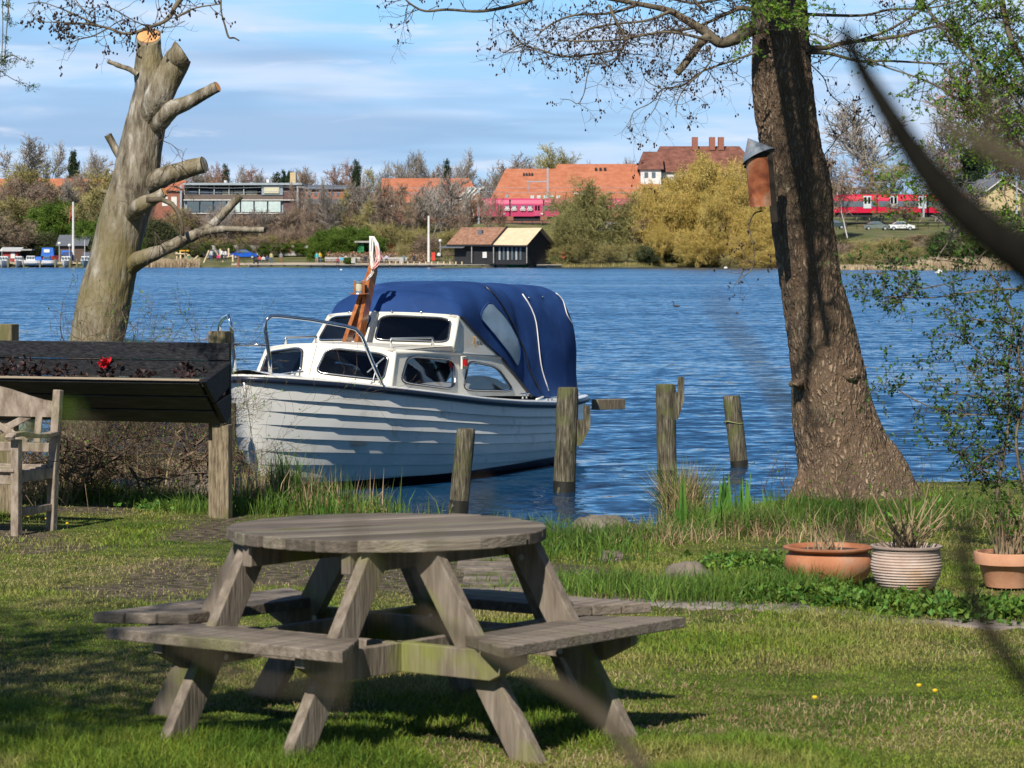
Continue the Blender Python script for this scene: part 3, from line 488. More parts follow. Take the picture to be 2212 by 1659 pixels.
# ------------------------------------------------------------ planter
def planter():
    A = at(10, 736, 16.1); B = at(488, 743, 15.5); A = A+(A-B)*.35
    d = Vector(((B-A).x, (B-A).y, 0)).normalized(); n = Vector((d.y, -d.x, 0)); ln = Vector(((B-A).x, (B-A).y, 0)).length
    zt = 1.69; t = T('planter', 'long black boarded V-shaped planter on two wooden posts by the lake', 'planter', (B.x, B.y, gzs(B.x, B.y)))
    def Q(u, f, z): return Vector((A.x, A.y, 0))+d*u+n*f+Vector((0, 0, z))
    L1 = ln+.035; mb = MB()
    for i, z in enumerate((1.63, 1.51, 1.39, 1.27)): mb.bar(Q(0, .012*(i == 0), z), Q(L1, .012*(i == 0), z), .024, .1165)
    bev(mb.build('back_board', M['black'], t), .003)
    mb = MB(); f0, z0 = .40, 1.44; f1, z1 = .08, 1.15      # sloping front from top lip to bottom
    for i in range(3):
        a, b = i/3+.018, (i+1)/3-.018; fa, za = f0+(f1-f0)*a, z0+(z1-z0)*a; fb, zb = f0+(f1-f0)*b, z0+(z1-z0)*b
        c0, c1 = Q(0, (fa+fb)/2, (za+zb)/2), Q(L1-.04, (fa+fb)/2, (za+zb)/2); up = (Q(0, fa, za)-Q(0, fb, zb)).normalized()
        mb.bar(c0, c1, .022, math.hypot(fa-fb, za-zb), up=up)
    bev(mb.build('front_board', M['black_lit'], t), .003)
    bev(MB().bar(Q(0, .405, 1.452), Q(L1-.03, .405, 1.452), .03, .014).build('lip', M['liptan'], t), .002)
    mb = MB()
    for i in range(2):
        a0, a1 = (0, .5) if i == 0 else (.52, 1); pts = []
        e = [(f0+(.0-f0)*0, 1.44), (f0+(f1-f0)*1, z1)]
        def fr(a): return f0+(f1-f0)*a, z0+(z1-z0)*a
        (fa, za), (fb, zb) = fr(a0), fr(a1); ya, yb = za+.11*(1-a0), zb+.11*(1-a1)+.04
        for u in (L1-.028, L1+.002+.004*i): pts += [Q(u, fa, za), Q(u, fb, zb), Q(u, .02, yb), Q(u, .02, ya)]
        mb.add(pts, [(0, 1, 2, 3), (7, 6, 5, 4), (0, 4, 5, 1), (1, 5, 6, 2), (2, 6, 7, 3), (3, 7, 4, 0)])
    bev(mb.build('end_board', M['black'], t), .003)
    MB().grid([[Q(0, .03, 1.405), Q(0, .36, 1.405)], [Q(L1-.05, .03, 1.405), Q(L1-.05, .36, 1.405)]]).build('soil', plain('potting_soil', (.05, .03, .02), .95), t)
    for u, top in ((ln-.085, 1.765), (.62, 1.80)):
        q = Q(u, -.085, 0); bev(MB().bar(Vector((q.x, q.y, gzs(q.x, q.y)-.05)), Vector((q.x, q.y, top)), .125, .11, up=tuple(n)).build('post', M['post'], t), .006)
        q = Q(u+.075, .035, 0); bev(MB().bar(Vector((q.x, q.y, gzs(q.x, q.y)-.05)), Vector((q.x, q.y, 1.14)), .12, .07, up=tuple(n)).build('post', M['post'], t), .005)
    # geraniums
    for k, (dx, s, fl, lb) in enumerate([(60, 1.2, 0, 'bushy dark-leaved geranium, leftmost whole plant in the black planter'), (150, .8, 0, 'small dark geranium, second from left in the black planter'), (245, 1.15, 1, 'dark-leaved geranium with the one red flower in the black planter'), (328, .75, 0, 'small upright dark geranium right of the one with the red flower'), (428, 1.05, 0, 'dark geranium at the right end of the black planter'), (-8, .8, 0, 'dark geranium cut off by the left edge of the photo')]):
        u = ln-(488-dx)*15.6/FD/abs(d.x)*.985; c = Q(u, .2, 1.405); r = rng.spawn(1)[0]
        o = T('geranium', lb, 'plant', c, 'geraniums in the black planter'); mb = MB(); hb = MB(); n_ = int(17*s)
        tips = np.stack([r.normal(0, .048*s, n_), r.normal(0, .05*s, n_), r.uniform(.02, .14*s, n_)], -1)+np.array(c)
        hb.segs(np.repeat(np.array([c]), n_, 0)+r.normal(0, .02, (n_, 3))*[1, 1, 0], tips, .003, .002)
        mb.leaves(np.repeat(tips, 4, 0)+r.normal(0, .008, (n_*4, 3)), .035, .034, (0, -.5, .5), .9, rg=r)
        mb.build('leaves', M['geran'], o); hb.build('stems', M['geran'], o)
        if fl:
            f = c+Vector((-.005, -.05, .145)); q = np.array([f]*60)+r.normal(0, .014, (60, 3)); MB().leaves(q, .03, .026, (0, -.8, .3), .9, rg=r).build('flower', M['petal'], o)
M['black_lit'] = pm('black_boards_lit', [(.02, .02, .021), (.04, .038, .036), (.09, .085, .08)], 5, .5, (1, 1, 12), .25, 10, lohi=(.35, .85), spec=.4)  # the same black boards in a lighter colour, so the front looks lit
M['liptan'] = plain('bare_lip', (.35, .28, .2), .8)
planter()
# ------------------------------------------------------------ bench
def bench():
    fx = unit(np.array((-.33, -.94))); bx = np.array((fx[1], -fx[0]))       # facing, and along the back to the left-far
    bx = np.array((-.93, .36)); bx = unit(bx); fx = unit(np.array((-.36, -.93)))
    p = (at(116, 1137, 14.75)); base = np.array((p.x, 14.75)); zg = gzs(*base)-.01
    t = T('garden_bench', 'weathered teak garden bench with crossed back slats on the left lawn', 'bench', (base[0], base[1], zg)); mt = M['teak']
    def Q(u, f, z): v = base+bx*u+fx*f; return np.array((v[0], v[1], zg+z))
    def B(name, a, b, w_, h_, up=(0, 0, 1)): bev(MB().bar(a, b, w_, h_, up).build(name, mt, t), .005)
    W_ = 1.2; upf = (*fx, 0)
    for u in (0, W_):
        bev(MB().bar(Q(u, .03, 0), Q(u, 0, .45), .055, .06, upf).bar(Q(u, 0, .45), Q(u, -.06, .91), .055, .05, upf).build('rear_leg', mt, t), .006)
        B('front_leg', Q(u, .47, 0), Q(u, .47, .62), .055, .055, upf)
        mb = MB(); pts = [Q(u, f, z) for f, z in ((-.02, .635), (.1, .625), (.25, .63), (.4, .655), (.53, .65), (.56, .63))]
        for a, b in zip(pts[:-1], pts[1:]): mb.bar(a, b, .06, .028)
        bev(mb.build('armrest', mt, t), .004)
        B('side_rail', Q(u, .03, .16), Q(u, .45, .16), .03, .05); B('seat_rail', Q(u, .02, .38), Q(u, .45, .38), .028, .07)
    mb = MB(); k = 14
    for i in range(k):     # crest rail, higher in the middle
        def e(s): return .80+.11*math.sin(math.pi*min(max(s, 0), 1))**1.5
        s0, s1 = i/k, (i+1)/k; o = -.05; P = []
        for s in (s0, s1):
            for dz, df in ((-.085, -.015), (-.085, .015), (e(s)-.80+.0, .015), (e(s)-.80+.0, -.015)): P.append(Q(.03+s*(W_-.06), o+df, .82+dz+(.015 if dz > -.08 else 0)))
        mb.add(P, [(3, 2, 1, 0), (4, 5, 6, 7), (0, 1, 5, 4), (1, 2, 6, 5), (2, 3, 7, 6), (3, 0, 4, 7)])
    mb.build('crest_rail', mt, t)
    B('lower_back_rail', Q(.03, -.01, .54), Q(W_-.03, -.01, .54), .026, .06)
    for u in (.13, .60, 1.07): B('back_slat', Q(u, -.012, .57), Q(u, -.044, .745), .05, .018, upf)
    for u0 in (.2, .66):
        B('cross_slat', Q(u0, -.006, .57), Q(u0+.36, -.032, .745), .045, .014, upf); B('cross_slat', Q(u0+.36, -.024, .57), Q(u0, -.054, .745), .045, .014, upf)
    mb = MB()
    for i in range(7):
        f = .06+i*.07; z = .425-.02*math.sin(math.pi*i/6); mb.bar(Q(.0, f, z), Q(W_, f, z), .055, .02)
    bev(mb.build('seat', mt, t), .004); B('apron', Q(.03, .47, .37), Q(W_-.03, .47, .37), .025, .07)
bench()
# ------------------------------------------------------------ mooring posts
def pile(top, bot, Yd, w_, label, bracket=None, rope=False):
    a = at(top[0], top[1], Yd); b = at(bot[0], bot[1], Yd); b = b+(b-a)*.6; r = w_*Yd/FD/2; o = T('mooring_post', label, 'mooring post', (b.x, b.y, 0), 'mooring posts in the water')
    n = 30; path = [b.lerp(a, i/n) for i in range(n+1)]; rr = [r*(1.02-.04*i/n) for i in range(n+1)]; rr[-1] *= .97; path.append(a+Vector((0, 0, .006))); rr.append(r*.85)
    p = MB().tube(path, rr, 22, noise=.14, ns=9).build('pole', M['pile'], o, smooth=True, sharp=50)
    q = [Vector(b.lerp(a, k)) for k in (.36, .44)]
    MB().tube([q[0]-Vector((0, 0, .02)), q[1]], r*1.025, 22, cap=False, noise=.14, ns=9).build('weed_line', plain('wet_wood', (.02, .018, .012), .5), o, smooth=True)
    if bracket:
        dx, y0, y1, kk = bracket; c = at(dx, (y0+y1)/2, Yd+.02); s = Yd/FD; X0 = at(top[0]+w_*.45, y0, Yd).x; mb = MB()
        zt, zb = at(0, y0, Yd).z, at(0, y1, Yd).z; xr = at(dx+kk/2, 0, Yd).x; xm = at(dx-kk/2, 0, Yd).x
        for yy in (0,):
            P = []
            zm = zb+(zt-zb)*.42; zn = zb+(zt-zb)*.62
            prof = [(X0-.01, zb-.02), (X0-.01, zn), (xm, zn), (xm, zt), (xr, zt), (xr, zm), (X0+.03, zb-.02)]
            for yq in (Yd-.05, Yd+.03): P += [(x_, yq, z_) for x_, z_ in prof]
            k = len(prof); b0 = mb.n; mb.add(P, [list(range(k))]); mb.F.append(np.array([[b0+k+j for j in range(k)][::-1]])); mb.M.append(np.array([0])); mb.F.append(np.array([[b0+j, b0+k+j, b0+k+(j+1) % k, b0+(j+1) % k] for j in range(k)])); mb.M.append(np.zeros(k, int))
        mb.build('bracket', M['pile'], o)
    if rope:
        c = at(top[0]+4, 912, Yd); pts = [c+Vector((math.cos(t)*r*1.08, math.sin(t)*r*1.08, .012*math.sin(t*2))) for t in np.linspace(0, 2*math.pi, 24)]
        MB().tube(pts, .006, 5).build('rope', M['greenrope'], o)
    return o
M['greenrope'] = plain('old_rope', (.25, .28, .12), .9)
pile((1007, 927), (990, 1098), 19.6, 42, 'leaning weathered mooring post in front of the boat hull, two bolts low on it')
pile((1227, 838), (1219, 1062), 22.0, 47, 'thick mossy mooring post by the boat stern with a small bracket', (1268, 876, 958, 14))
pile((1438, 831), (1441, 1036), 23.2, 43, 'dark mooring post with a tall side bracket in open water', (1471, 814, 902, 13))
pile((1580, 856), (1598, 1010), 24.6, 38, 'leaning mooring post farthest right with a thin rope round it', None, True)
pile((681, 795), (681, 900), 29, 30, 'mooring post beyond the boat, seen through its front window')
pile((1465, 1045), (1463, 1075), 19.5, 14, 'short broken dark stump of a post behind the reed tussock')
b = at(1318, 873, 26.5); o = MB().bar(at(1285, 875, 26.2), at(1343, 872, 26.6), .1, .12).build('dock_beam', M['post']); bev(o, .006); tag(o, 'short brown timber beam end sticking out behind the boat stern', 'beam')
# jetty behind the planter
def jetty():
    a = Vector((-3.6, 19.4, 0)); t = T('jetty', 'low dark-decked jetty on timber supports behind the planter', 'jetty', (-3.2, 20.4, 0)); mb = MB()
    for i in range(16): mb.box((-3.25, 19.3+i*.155, .56), (1.35, .145, .035))
    mb.build('deck', pm('dark_decking', [(.018, .018, .02), (.05, .05, .056)], 6, .8, (1, 8, 1), .3, 20), t)
    MB().bar((-3.95, 19.25, .49), (-2.6, 19.25, .49), .05, .12).bar((-2.6, 19.3, .47), (-2.6, 21.7, .47), .05, .12).build('edge_beam', M['post'], t)
    for x_, y_ in ((-2.62, 19.4), (-2.62, 21.6), (-3.85, 19.4)): MB().tube([(x_, y_, -1), (x_, y_, .9 if x_ > -3 and y_ > 20 else .5)], .06, 12, noise=.1, ns=8).build('support', M['pile'], t)
jetty()
p = at(1106-1106+318, 905, 21.5)
# green dinghy nose by the bow, pale tub behind the bench
def dinghy():
    c = at(508, 770, 22.9); t = T('covered_boat', 'end of a second boat under a dark green cover left of the white bow', 'boat', (c.x-.55, 23.6, 0)); gm = pm('green_cover', [(.008, .045, .04), (.03, .10, .09)], 4, .35, bump=.3, coat=.3)
    V = []
    for i in range(11):
        s = i/10; rw = math.sqrt(max(1-s**2.2, 0))*.42+.01; V.append([(c.x-1.5+1.62*s, 23.6+rw*1.2*math.cos(a), .78+(.62*math.sqrt(max(1-s**2.4, 0))+.02)*math.sin(a)) for a in np.linspace(0, math.pi, 13)])
    MB().grid(V).build('cover', gm, t, smooth=True)
    V = []
    for i in range(11):
        s = i/10; rw = math.sqrt(max(1-s**2.2, 0))*.42+.01; V.append([(c.x-1.5+1.6*s, 23.6+rw*1.2*math.cos(a), .78+.95*math.sin(a)) for a in np.linspace(0, -math.pi, 9)])
    MB().grid(V).build('hull', M['navy'], t, smooth=True)
dinghy()
c = at(42, 915, 17.2); o = MB().lathe([(.0, -.05), (.14, -.05), (.19, .06), (.2, .06), (.2, .075), (.17, .07), (.13, -.03), (0, -.03)], c, 28).build('garden_tub', plain('pale_green_plastic', (.42, .52, .46), .5), smooth=True, sharp=40)
o.rotation_euler = (0, 0, 0); tag(o, 'pale green plastic tub on the tree stump root behind the bench back', 'tub')
# ------------------------------------------------------------ flower pots
def pot(dx, dy, Yd, prof, label, mat, n=44, tilt=0, rim=None, dead=None, green=None, name='flower_pot'):
    c = at(dx, dy, Yd); t = T(name, label, 'flower pot', c); o = MB().lathe(prof, c, n).build('pot', mat, t, smooth=True, sharp=55)
    top = max(z for r, z in prof); rin = prof[-1][0]
    MB().lathe([(0, top*.88), (max(r for r, z in prof)*.84, top*.88)], c, 24).build('soil', plain('pot_soil', (.06, .04, .03), .95), t)
    r = rng.spawn(1)[0]; c = np.array(c)
    if dead:
        cnt, L_, sp, lean = dead; p0 = c+np.stack([r.normal(0, sp, cnt), r.normal(0, sp, cnt), np.full(cnt, top*.85)], -1); d = unit(np.stack([r.normal(0, lean, cnt), r.normal(0, lean, cnt), np.ones(cnt)], -1)); l = L_*r.uniform(.4, 1.2, (cnt, 1)); p1 = p0+d*l*.5; p2 = p1+unit(d+r.normal(0, .15, (cnt, 3)))*l*.5
        s = MB().segs(p0, p1, .0042, .0034, 5).segs(p1, p2, .0034, .0022, 5)
        if green: P = np.repeat(p2, green, 0)+r.normal(0, .012, (cnt*green, 3)); s.leaves(P, .035, .017, (0, 0, .5), .8, rg=r, m=1)
        s.build('dead_stems', [M['straw2'], M['leaf']], t)
    return t
M['straw2'] = pm('dead_stem', [(.20, .14, .08), (.42, .31, .19)], 3, .8)
pot(1790, 1262, 11.95, [(0, 0), (.15, 0), (.2, .04), (.232, .10), (.225, .15), (.20, .172), (.215, .180), (.236, .188), (.238, .196), (.215, .200), (.20, .186), (.19, .16), (.18, .1)], 'wide round terracotta bowl with cut dead stems, left of three pots', M['terra'], dead=(34, .1, .045, .35))
rp = [(0, 0), (.085, 0)]
for i in range(68):
    z = .235*i/67; e = .092+.083*math.sin(math.pi*.5*min(z/.16, 1))**.8-(.012*max(0, (z-.16)/.075)); rp.append((e+.0022*math.sin(i*math.pi/2), z))
rp += [(.166, .238), (.176, .243), (.177, .252), (.165, .254), (.155, .24), (.15, .2)]
pot(1958, 1288, 11.35, rp, 'pale ribbed clay jar with rusty stains and dry stalks, middle of three pots', M['ribbed'], 56, dead=(46, .30, .04, .5), green=1)
pot(2178, 1266, 11.7, [(0, 0), (.115, 0), (.148, .115), (.150, .117), (.172, .117), (.175, .172), (.172, .176), (.155, .176), (.15, .15), (.14, .1)], 'light terracotta pot with a rimmed edge and budding stems, right of three pots', M['terra2'], dead=(46, .32, .04, .2), green=4)
# ------------------------------------------------------------ trunks and limbs
def limb(mb, pts, n=14, sub=6, nz=.18, ns=3.0, cap=True, Yd=17, dy=None, m=0):
    """pts: (dx, dy, width px[, Y]) -> smoothed tapering tube"""
    P = [np.array((*at(p[0], p[1], p[3] if len(p) > 3 else Yd), p[2]*(p[3] if len(p) > 3 else Yd)/FD/2)) for p in pts]
    P = [2*P[0]-P[1]]+P+[2*P[-1]-P[-2]]; out = []
    for i in range(1, len(P)-2):
        for k in range(sub):
            t = k/sub; a, b, c, d = P[i-1], P[i], P[i+1], P[i+2]
            out.append(.5*((2*b)+(c-a)*t+(2*a-5*b+4*c-d)*t*t+(3*b-a-3*c+d)*t**3))
    out.append(P[-2]); out = np.array(out); out[:, 3] = np.maximum(out[:, 3], .0008)
    mb.tube(out[:, :3], out[:, 3], n, cap, m, nz, ns); return out
def rough(o, amp, sc, stretch=(1, 1, .35)):
    me = o.data; n = len(me.vertices); V = np.empty(n*3, np.float32); me.vertices.foreach_get('co', V); V = V.reshape(-1, 3); N = np.empty(n*3, np.float32); me.vertices.foreach_get('normal', N); N = N.reshape(-1, 3)
    q = V*np.array(stretch)*sc; d = 1-np.abs(fbm(q, 3)*2-1)*2.2; V += N*(d*amp)[:, None]; me.vertices.foreach_set('co', V.ravel()); me.update()
def alder():
    Yd = 17.0; b = at(1845, 1100, Yd); t = T('alder_tree', 'big leaning rough-barked tree right of centre on the bank with a birdhouse on it', 'tree', b); mb = MB()
    pts = [(1676, -160, 92), (1680, -60, 98), (1682, 0, 108), (1687, 100, 114), (1692, 200, 122), (1705, 300, 121), (1727, 400, 124), (1735, 500, 124), (1750, 600, 124), (1770, 700, 138), (1787, 800, 152), (1800, 900, 170), (1822, 980, 195), (1838, 1040, 235), (1848, 1090, 285), (1852, 1125, 320)]
    limb(mb, pts, 110, 26, .10, 1.6, Yd=Yd)
    for (x_, y_, r_, dx_) in ((1835, 812, .075, .1), (1845, 950, .07, 0), (1722, 830, .045, -.02), (1802, 870, .05, 0), (1790, 1010, .09, 0)):
        c = at(x_, y_, Yd-.2); mb.ball(c, (r_, .07, r_*.55), 20, 12)
    limb(mb, [(1890, 960, 60, 16.98), (1925, 1010, 60, 16.9), (1950, 1060, 60, 16.85), (1985, 1110, 60, 16.8)], 40, 14, .3, 5); limb(mb, [(1770, 960, 60, 17.0), (1745, 1050, 50, 16.9), (1722, 1110, 60, 16.85)], 40, 14, .3, 5)
    tr = mb.build('trunk', M['bark2'], t, smooth=True); rough(tr, .020, 28, (1, 1, .22))
    L = [
     ([(1650, 50, 36), (1620, 62, 32), (1593, 80, 27), (1557, 90, 24), (1525, 66, 21), (1477, 37, 17), (1445, 20, 14), (1381, 6, 11), (1301, -8, 8)], 16.7),
     ([(1535, 72, 17), (1518, 88, 18), (1493, 121, 17), (1464, 157, 15)], 16.5),
     ([(1317, 5, 7), (1333, 42, 6), (1349, 70, 6), (1346, 102, 5), (1317, 138, 4), (1295, 112, 3)], 16.4),
     ([(1540, 82, 8), (1455, 64, 6), (1397, 70, 6), (1349, 80, 5), (1285, 83, 4), (1205, 83, 3)], 16.3),
     ([(1346, 102, 4.5), (1285, 112, 5), (1221, 118, 5), (1163, 102, 4), (1128, 90, 3.5), (1103, 60, 2.5)], 16.4),
     ([(1128, 90, 3), (1110, 98, 2.6), (1089, 109, 2)], 16.4),
     ([(1180, -20, 9), (1135, 2, 8), (1045, 22, 7), (965, 19, 6), (917, 22, 5), (885, 6, 4), (870, -10, 4)], 16.8),
     ([(1282, 112, 3), (1270, 160, 2.4), (1263, 198, 2.2), (1250, 220, 2), (1232, 212, 1.6), (1211, 210, 1.3)], 16.3),
     ([(1640, 108, 6), (1593, 125, 5), (1522, 150, 4.5), (1477, 182, 4), (1435, 189, 3), (1410, 218, 2.5), (1371, 240, 2), (1362, 278, 1.5)], 16.4),
     ([(1531, 95, 5), (1541, 122, 4), (1518, 154, 4), (1483, 186, 3), (1467, 218, 2.2), (1464, 250, 1.5)], 16.3),
     ([(1435, 189, 2.5), (1400, 170, 2), (1385, 135, 1.5)], 16.3), ([(1435, 189, 2.4), (1418, 230, 2), (1395, 262, 1.4)], 16.3),
     ([(1640, 25, 12), (1600, 18, 10), (1570, 30, 8), (1500, 60, 6), (1440, 68, 5)], 17.1),
     ([(1381, 6, 8), (1320, 25, 6), (1240, 30, 5), (1190, 50, 4), (1160, 75, 3)], 16.6), ([(1450, 20, 8), (1400, 40, 6), (1330, 48, 5), (1270, 60, 4), (1230, 90, 3)], 16.5),
     ([(1700, 95, 16), (1734, 102, 13), (1782, 104, 11), (1824, 93, 9), (1936, 80, 7), (2016, 58, 5), (2080, 40, 4)], 17.1),
     ([(1700, 105, 12), (1738, 112, 9), (1792, 115, 8), (1856, 131, 6), (1920, 131, 5), (2048, 138, 4)], 16.9),
     ([(1700, 30, 9), (1731, 32, 8), (1856, 35, 6), (1922, 22, 5), (2003, 19, 4), (2090, 0, 4)], 17.2),
     ([(1824, 93, 7), (1862, 86, 7), (1920, 64, 6), (1984, 26, 5), (2030, -8, 4)], 17.1),
     ([(1740, 112, 4), (1752, 135, 3), (1782, 166, 2.6), (1802, 208, 2.2), (1872, 256, 1.8), (1904, 288, 1.4)], 16.7),
     ([(1768, 350, 2.4), (1790, 325, 2.2), (1808, 298, 2), (1795, 270, 1.6), (1782, 243, 1.3)], 16.8), ([(1808, 298, 1.8), (1830, 280, 1.4), (1842, 268, 1.2)], 16.8),
     ([(1650, 455, 4), (1632, 462, 3), (1622, 490, 3), (1632, 540, 2.6), (1628, 580, 2.4), (1606, 600, 1.8), (1588, 615, 1.2)], 16.6), ([(1628, 575, 2), (1600, 590, 1.5), (1572, 588, 1)], 16.6),
     ([(1640, 5, 10), (1580, -5, 8), (1500, 8, 6), (1430, -6, 5)], 17.2), ([(1530, 30, 7), (1508, 10, 7), (1490, -12, 6)], 17)]
    r = np.random.default_rng(5); S = [[], [], [], []]; C = []
    lm = MB(); tips = []
    for i, (p, yd) in enumerate(L):
        o = limb(lm, p, 8 if p[0][2] > 9 else 5, 7, .25 if p[0][2] > 9 else .3, 9, Yd=yd); 
        if i == 1: continue
        px = o[:, 3]*FD/yd*2
        cnt = int(len(o)*(.8 if i in (2, 3, 4, 13, 14, 12) else .5)); cnt = 6 if i in (5, 7, 19, 20, 21) else (5 if i in (22, 23) else cnt)
        for _ in range(cnt):
            j = r.integers(2, len(o)); q = o[j, :3]; sign = -1 if r.random() < .6 else 1
            a = r.uniform(0, 2*math.pi); d = np.array((math.cos(a), r.normal(0, .3), math.sin(a)*.8-.15)); d = unit(d); lt = r.uniform(.08, .34)
            tw(q, d, lt, min(.0045, o[j, 3]*.6), S, C, r, 2, .38)
    P0, P1, A, B = [np.array(k) for k in S]
    lm.build('branches', M['branch'], t, smooth=True)
    MB().segs(P0, P1, A, B, 3).build('twigs', M['twig'], t)
    C = np.array(C); cb = MB()
    ic = MB().ball((0, 0, 0), 1, 5, 4); v, f = ic.V[0], ic.F[0]; n = len(C); sc_ = r.uniform(.7, 1.2, n)
    V = C[:, None, :]+v[None]*np.array((.0062, .0062, .0088))*sc_[:, None, None]; F = (np.arange(n)*len(v))[:, None, None]+f[None]; cb.add(V.reshape(-1, 3), F.reshape(-1, 4)); cb.build('cones', M['cone'], t)
    # stub end face
    # higher limbs reaching over the garden, above the picture; they throw the branch shadows on the trunk and bank
    S = [[], [], [], []]; C2 = []; hm = MB(); r = np.random.default_rng(77)
    for (a, b_, c) in (((1.75, 17, 5.2), (1.6, 14.5, 5.6), (.6, 12, 5.9)), ((1.7, 17, 5.6), (.4, 15.6, 6.2), (-1.2, 14.0, 6.6)), ((1.8, 17, 4.9), (2.6, 15.2, 5.2), (3.2, 12.6, 5.4)), ((1.75, 17, 6.0), (1.2, 14.8, 7.0), (.9, 12, 7.6)), ((1.8, 17, 5.4), (1.5, 15.4, 4.9), (1.3, 13.6, 4.7))):
        A_, B_, C_ = map(np.array, (a, b_, c)); P = [(1-k)**2*A_+2*k*(1-k)*B_+k*k*C_ for k in np.linspace(0, 1, 14)]; hm.tube(P, np.linspace(.075, .02, 14), 8, noise=.2, ns=3)
        for q in P[2:]:
            for _ in range(3): tw(q, unit(r.normal(0, 1, 3)), r.uniform(.3, 1.1), .012, S, C2, r, 2, 0)
    hm.tube([(1.95, 17, 4.0), (1.8, 17, 5.4), (1.75, 17, 7.5)], [.17, .13, .08], 14); hm.build('upper_limb', M['branch'], t, smooth=True); MB().segs(*[np.array(k) for k in S], 3).build('upper_twigs', M['twig'], t)
    return t
def tw(p, d, L, r0, S, C, r, lev, cone=.55):
    n = max(3, int(L/.035)); st = L/n; k = r0
    for i in range(n):
        d = unit(d+r.normal(0, .22, 3)*np.array((1, .5, 1))+np.array((0, 0, .03))); q = p+d*st; k2 = max(k*.86, .0009)
        S[0].append(p); S[1].append(q); S[2].append(k); S[3].append(k2)
        if lev > 0 and r.random() < .55:
            e = unit(d+r.normal(0, .8, 3)*np.array((1, .5, 1))); tw(q, e, L*r.uniform(.3, .6), k2*.8, S, C, r, lev-1, cone)
        p, k = q, k2
    if r.random() < cone:
        for _ in range(r.integers(1, 4)):
            o = p+r.normal(0, .008, 3); C.append(o)
alder()
# cut willow on the left
def cuttree():
    Yd = 17.5; b = at(170, 1085, Yd); t = T('pollarded_tree', 'smooth-barked tree with sawn-off top and stub branches on the left', 'tree', b); mb = MB(); mb2 = MB()
    pts = [(150, 1110, 150), (160, 1040, 128), (175, 960, 120), (192, 850, 116), (210, 735, 113), (228, 640, 112), (246, 560, 105), (268, 470, 102), (290, 400, 100), (304, 320, 90), (318, 250, 84), (328, 195, 74), (324, 150, 66), (322, 110, 52), (321, 77, 51), (321, 60, 51)]
    limb(mb, pts, 80, 18, .10, 2.2, Yd=Yd, cap=False)
    limb(mb, [(316, 285, 40, 17.5), (338, 215, 60), (362, 165, 58), (380, 132, 56), (388, 118, 52, 17.3), (398, 100, 50, 17.3)], 40, 8, .06, 3, Yd=17.35, cap=False)
    stubs = [([(308, 300, 20, 17.55), (340, 265, 42, 17.4), (367, 236, 36), (400, 222, 29), (468, 186, 23)], 17.3), ([(285, 430, 20, 17.55), (315, 402, 42, 17.45), (345, 386, 44), (380, 372, 38), (440, 355, 35)], 17.4), ([(270, 490, 20, 17.5), (288, 456, 32, 17.3), (305, 441, 32), (335, 426, 24), (352, 414, 20)], 17.2),
             ([(255, 610, 20, 17.5), (290, 568, 36, 17.4), (311, 556, 33), (350, 540, 26), (392, 519, 24), (430, 503, 22), (448, 494, 20), (480, 462, 16), (517, 422, 15)], 17.3), ([(440, 500, 16), (480, 495, 13), (570, 497, 11)], 17.2),
             ([(296, 160, 10), (280, 150, 9), (255, 141, 8), (231, 131, 7)], 17.4), ([(262, 340, 18), (248, 318, 15), (234, 291, 14)], 17.6), ([(240, 418, 8), (218, 412, 7)], 17.5)]
    caps = [(321, 79, 51, 17.5, (0, -.62, .78)), (393, 113, 56, 17.3, (.80, .12, .55))]
    for p, yd in stubs:
        limb(mb, p, 20, 7, .08, 6, Yd=yd, cap=False); e = p[-1]; q = p[-2]; v = Vector((e[0]-q[0], -.35*abs(e[0]-q[0]), -(e[1]-q[1]))).normalized(); caps.append((e[0], e[1], e[2], yd, v))
    tr = mb.build('trunk', M['bark1'], t, smooth=True); rough(tr, .006, 14, (1, 1, .5))
    for i, (x_, y_, w_, yd, nv) in enumerate(caps):
        c = at(x_, y_, yd); nv = Vector(nv).normalized(); me = tr.data; n_ = len(me.vertices); co_ = np.empty(n_*3, np.float32); me.vertices.foreach_get('co', co_); co_ = co_.reshape(-1, 3); cl_ = np.array(c-Vector(t.location)); nv_ = np.array(nv); dd = (co_-cl_)@nv_; lat = np.linalg.norm((co_-cl_)-dd[:, None]*nv_, axis=1); sel = (dd > 0) & (dd < w_*yd/FD*1.3) & (lat < w_*yd/FD*.75); co_[sel] -= dd[sel][:, None]*nv_; me.vertices.foreach_set('co', co_.ravel()); me.update()
        u = nv.orthogonal().normalized(); v = nv.cross(u); rr = w_*yd/FD/2*.96
        if i > 1: nv0 = nv
        pts = [c+nv*.004+(u*math.cos(a)+v*math.sin(a))*rr for a in np.linspace(0, 2*math.pi, 20, endpoint=False)]
        MB().poly(pts).build('cut_face', M['cut'] if i in (0, 1, 2, 4) else M['bark1'], t)
    S = [[], [], [], []]; C = []; r = np.random.default_rng(12)
    for (x_, y_) in [(335, 420), (370, 400), (420, 505), (445, 500), (470, 490), (500, 497), (330, 500), (400, 520), (345, 300)]:
        for _ in range(3): tw(np.array(at(x_, y_, 17.2)), unit(r.normal(0, 1, 3)*np.array((1, .3, .8))+np.array((.5, 0, -.2))), r.uniform(.15, .4), .004, S, C, r, 2, 0)
    MB().segs(*[np.array(k) for k in S], 3).build('twigs', M['twig'], t)
    MB().tube([at(*q, 17.15) for q in ((312, 432), (345, 430), (368, 440), (382, 460), (390, 485), (392, 510))], [.022, .02, .018, .016, .014, .012], 8, noise=.2, ns=8).build('bent_branch', M['branch'], t, smooth=True)
cuttree()
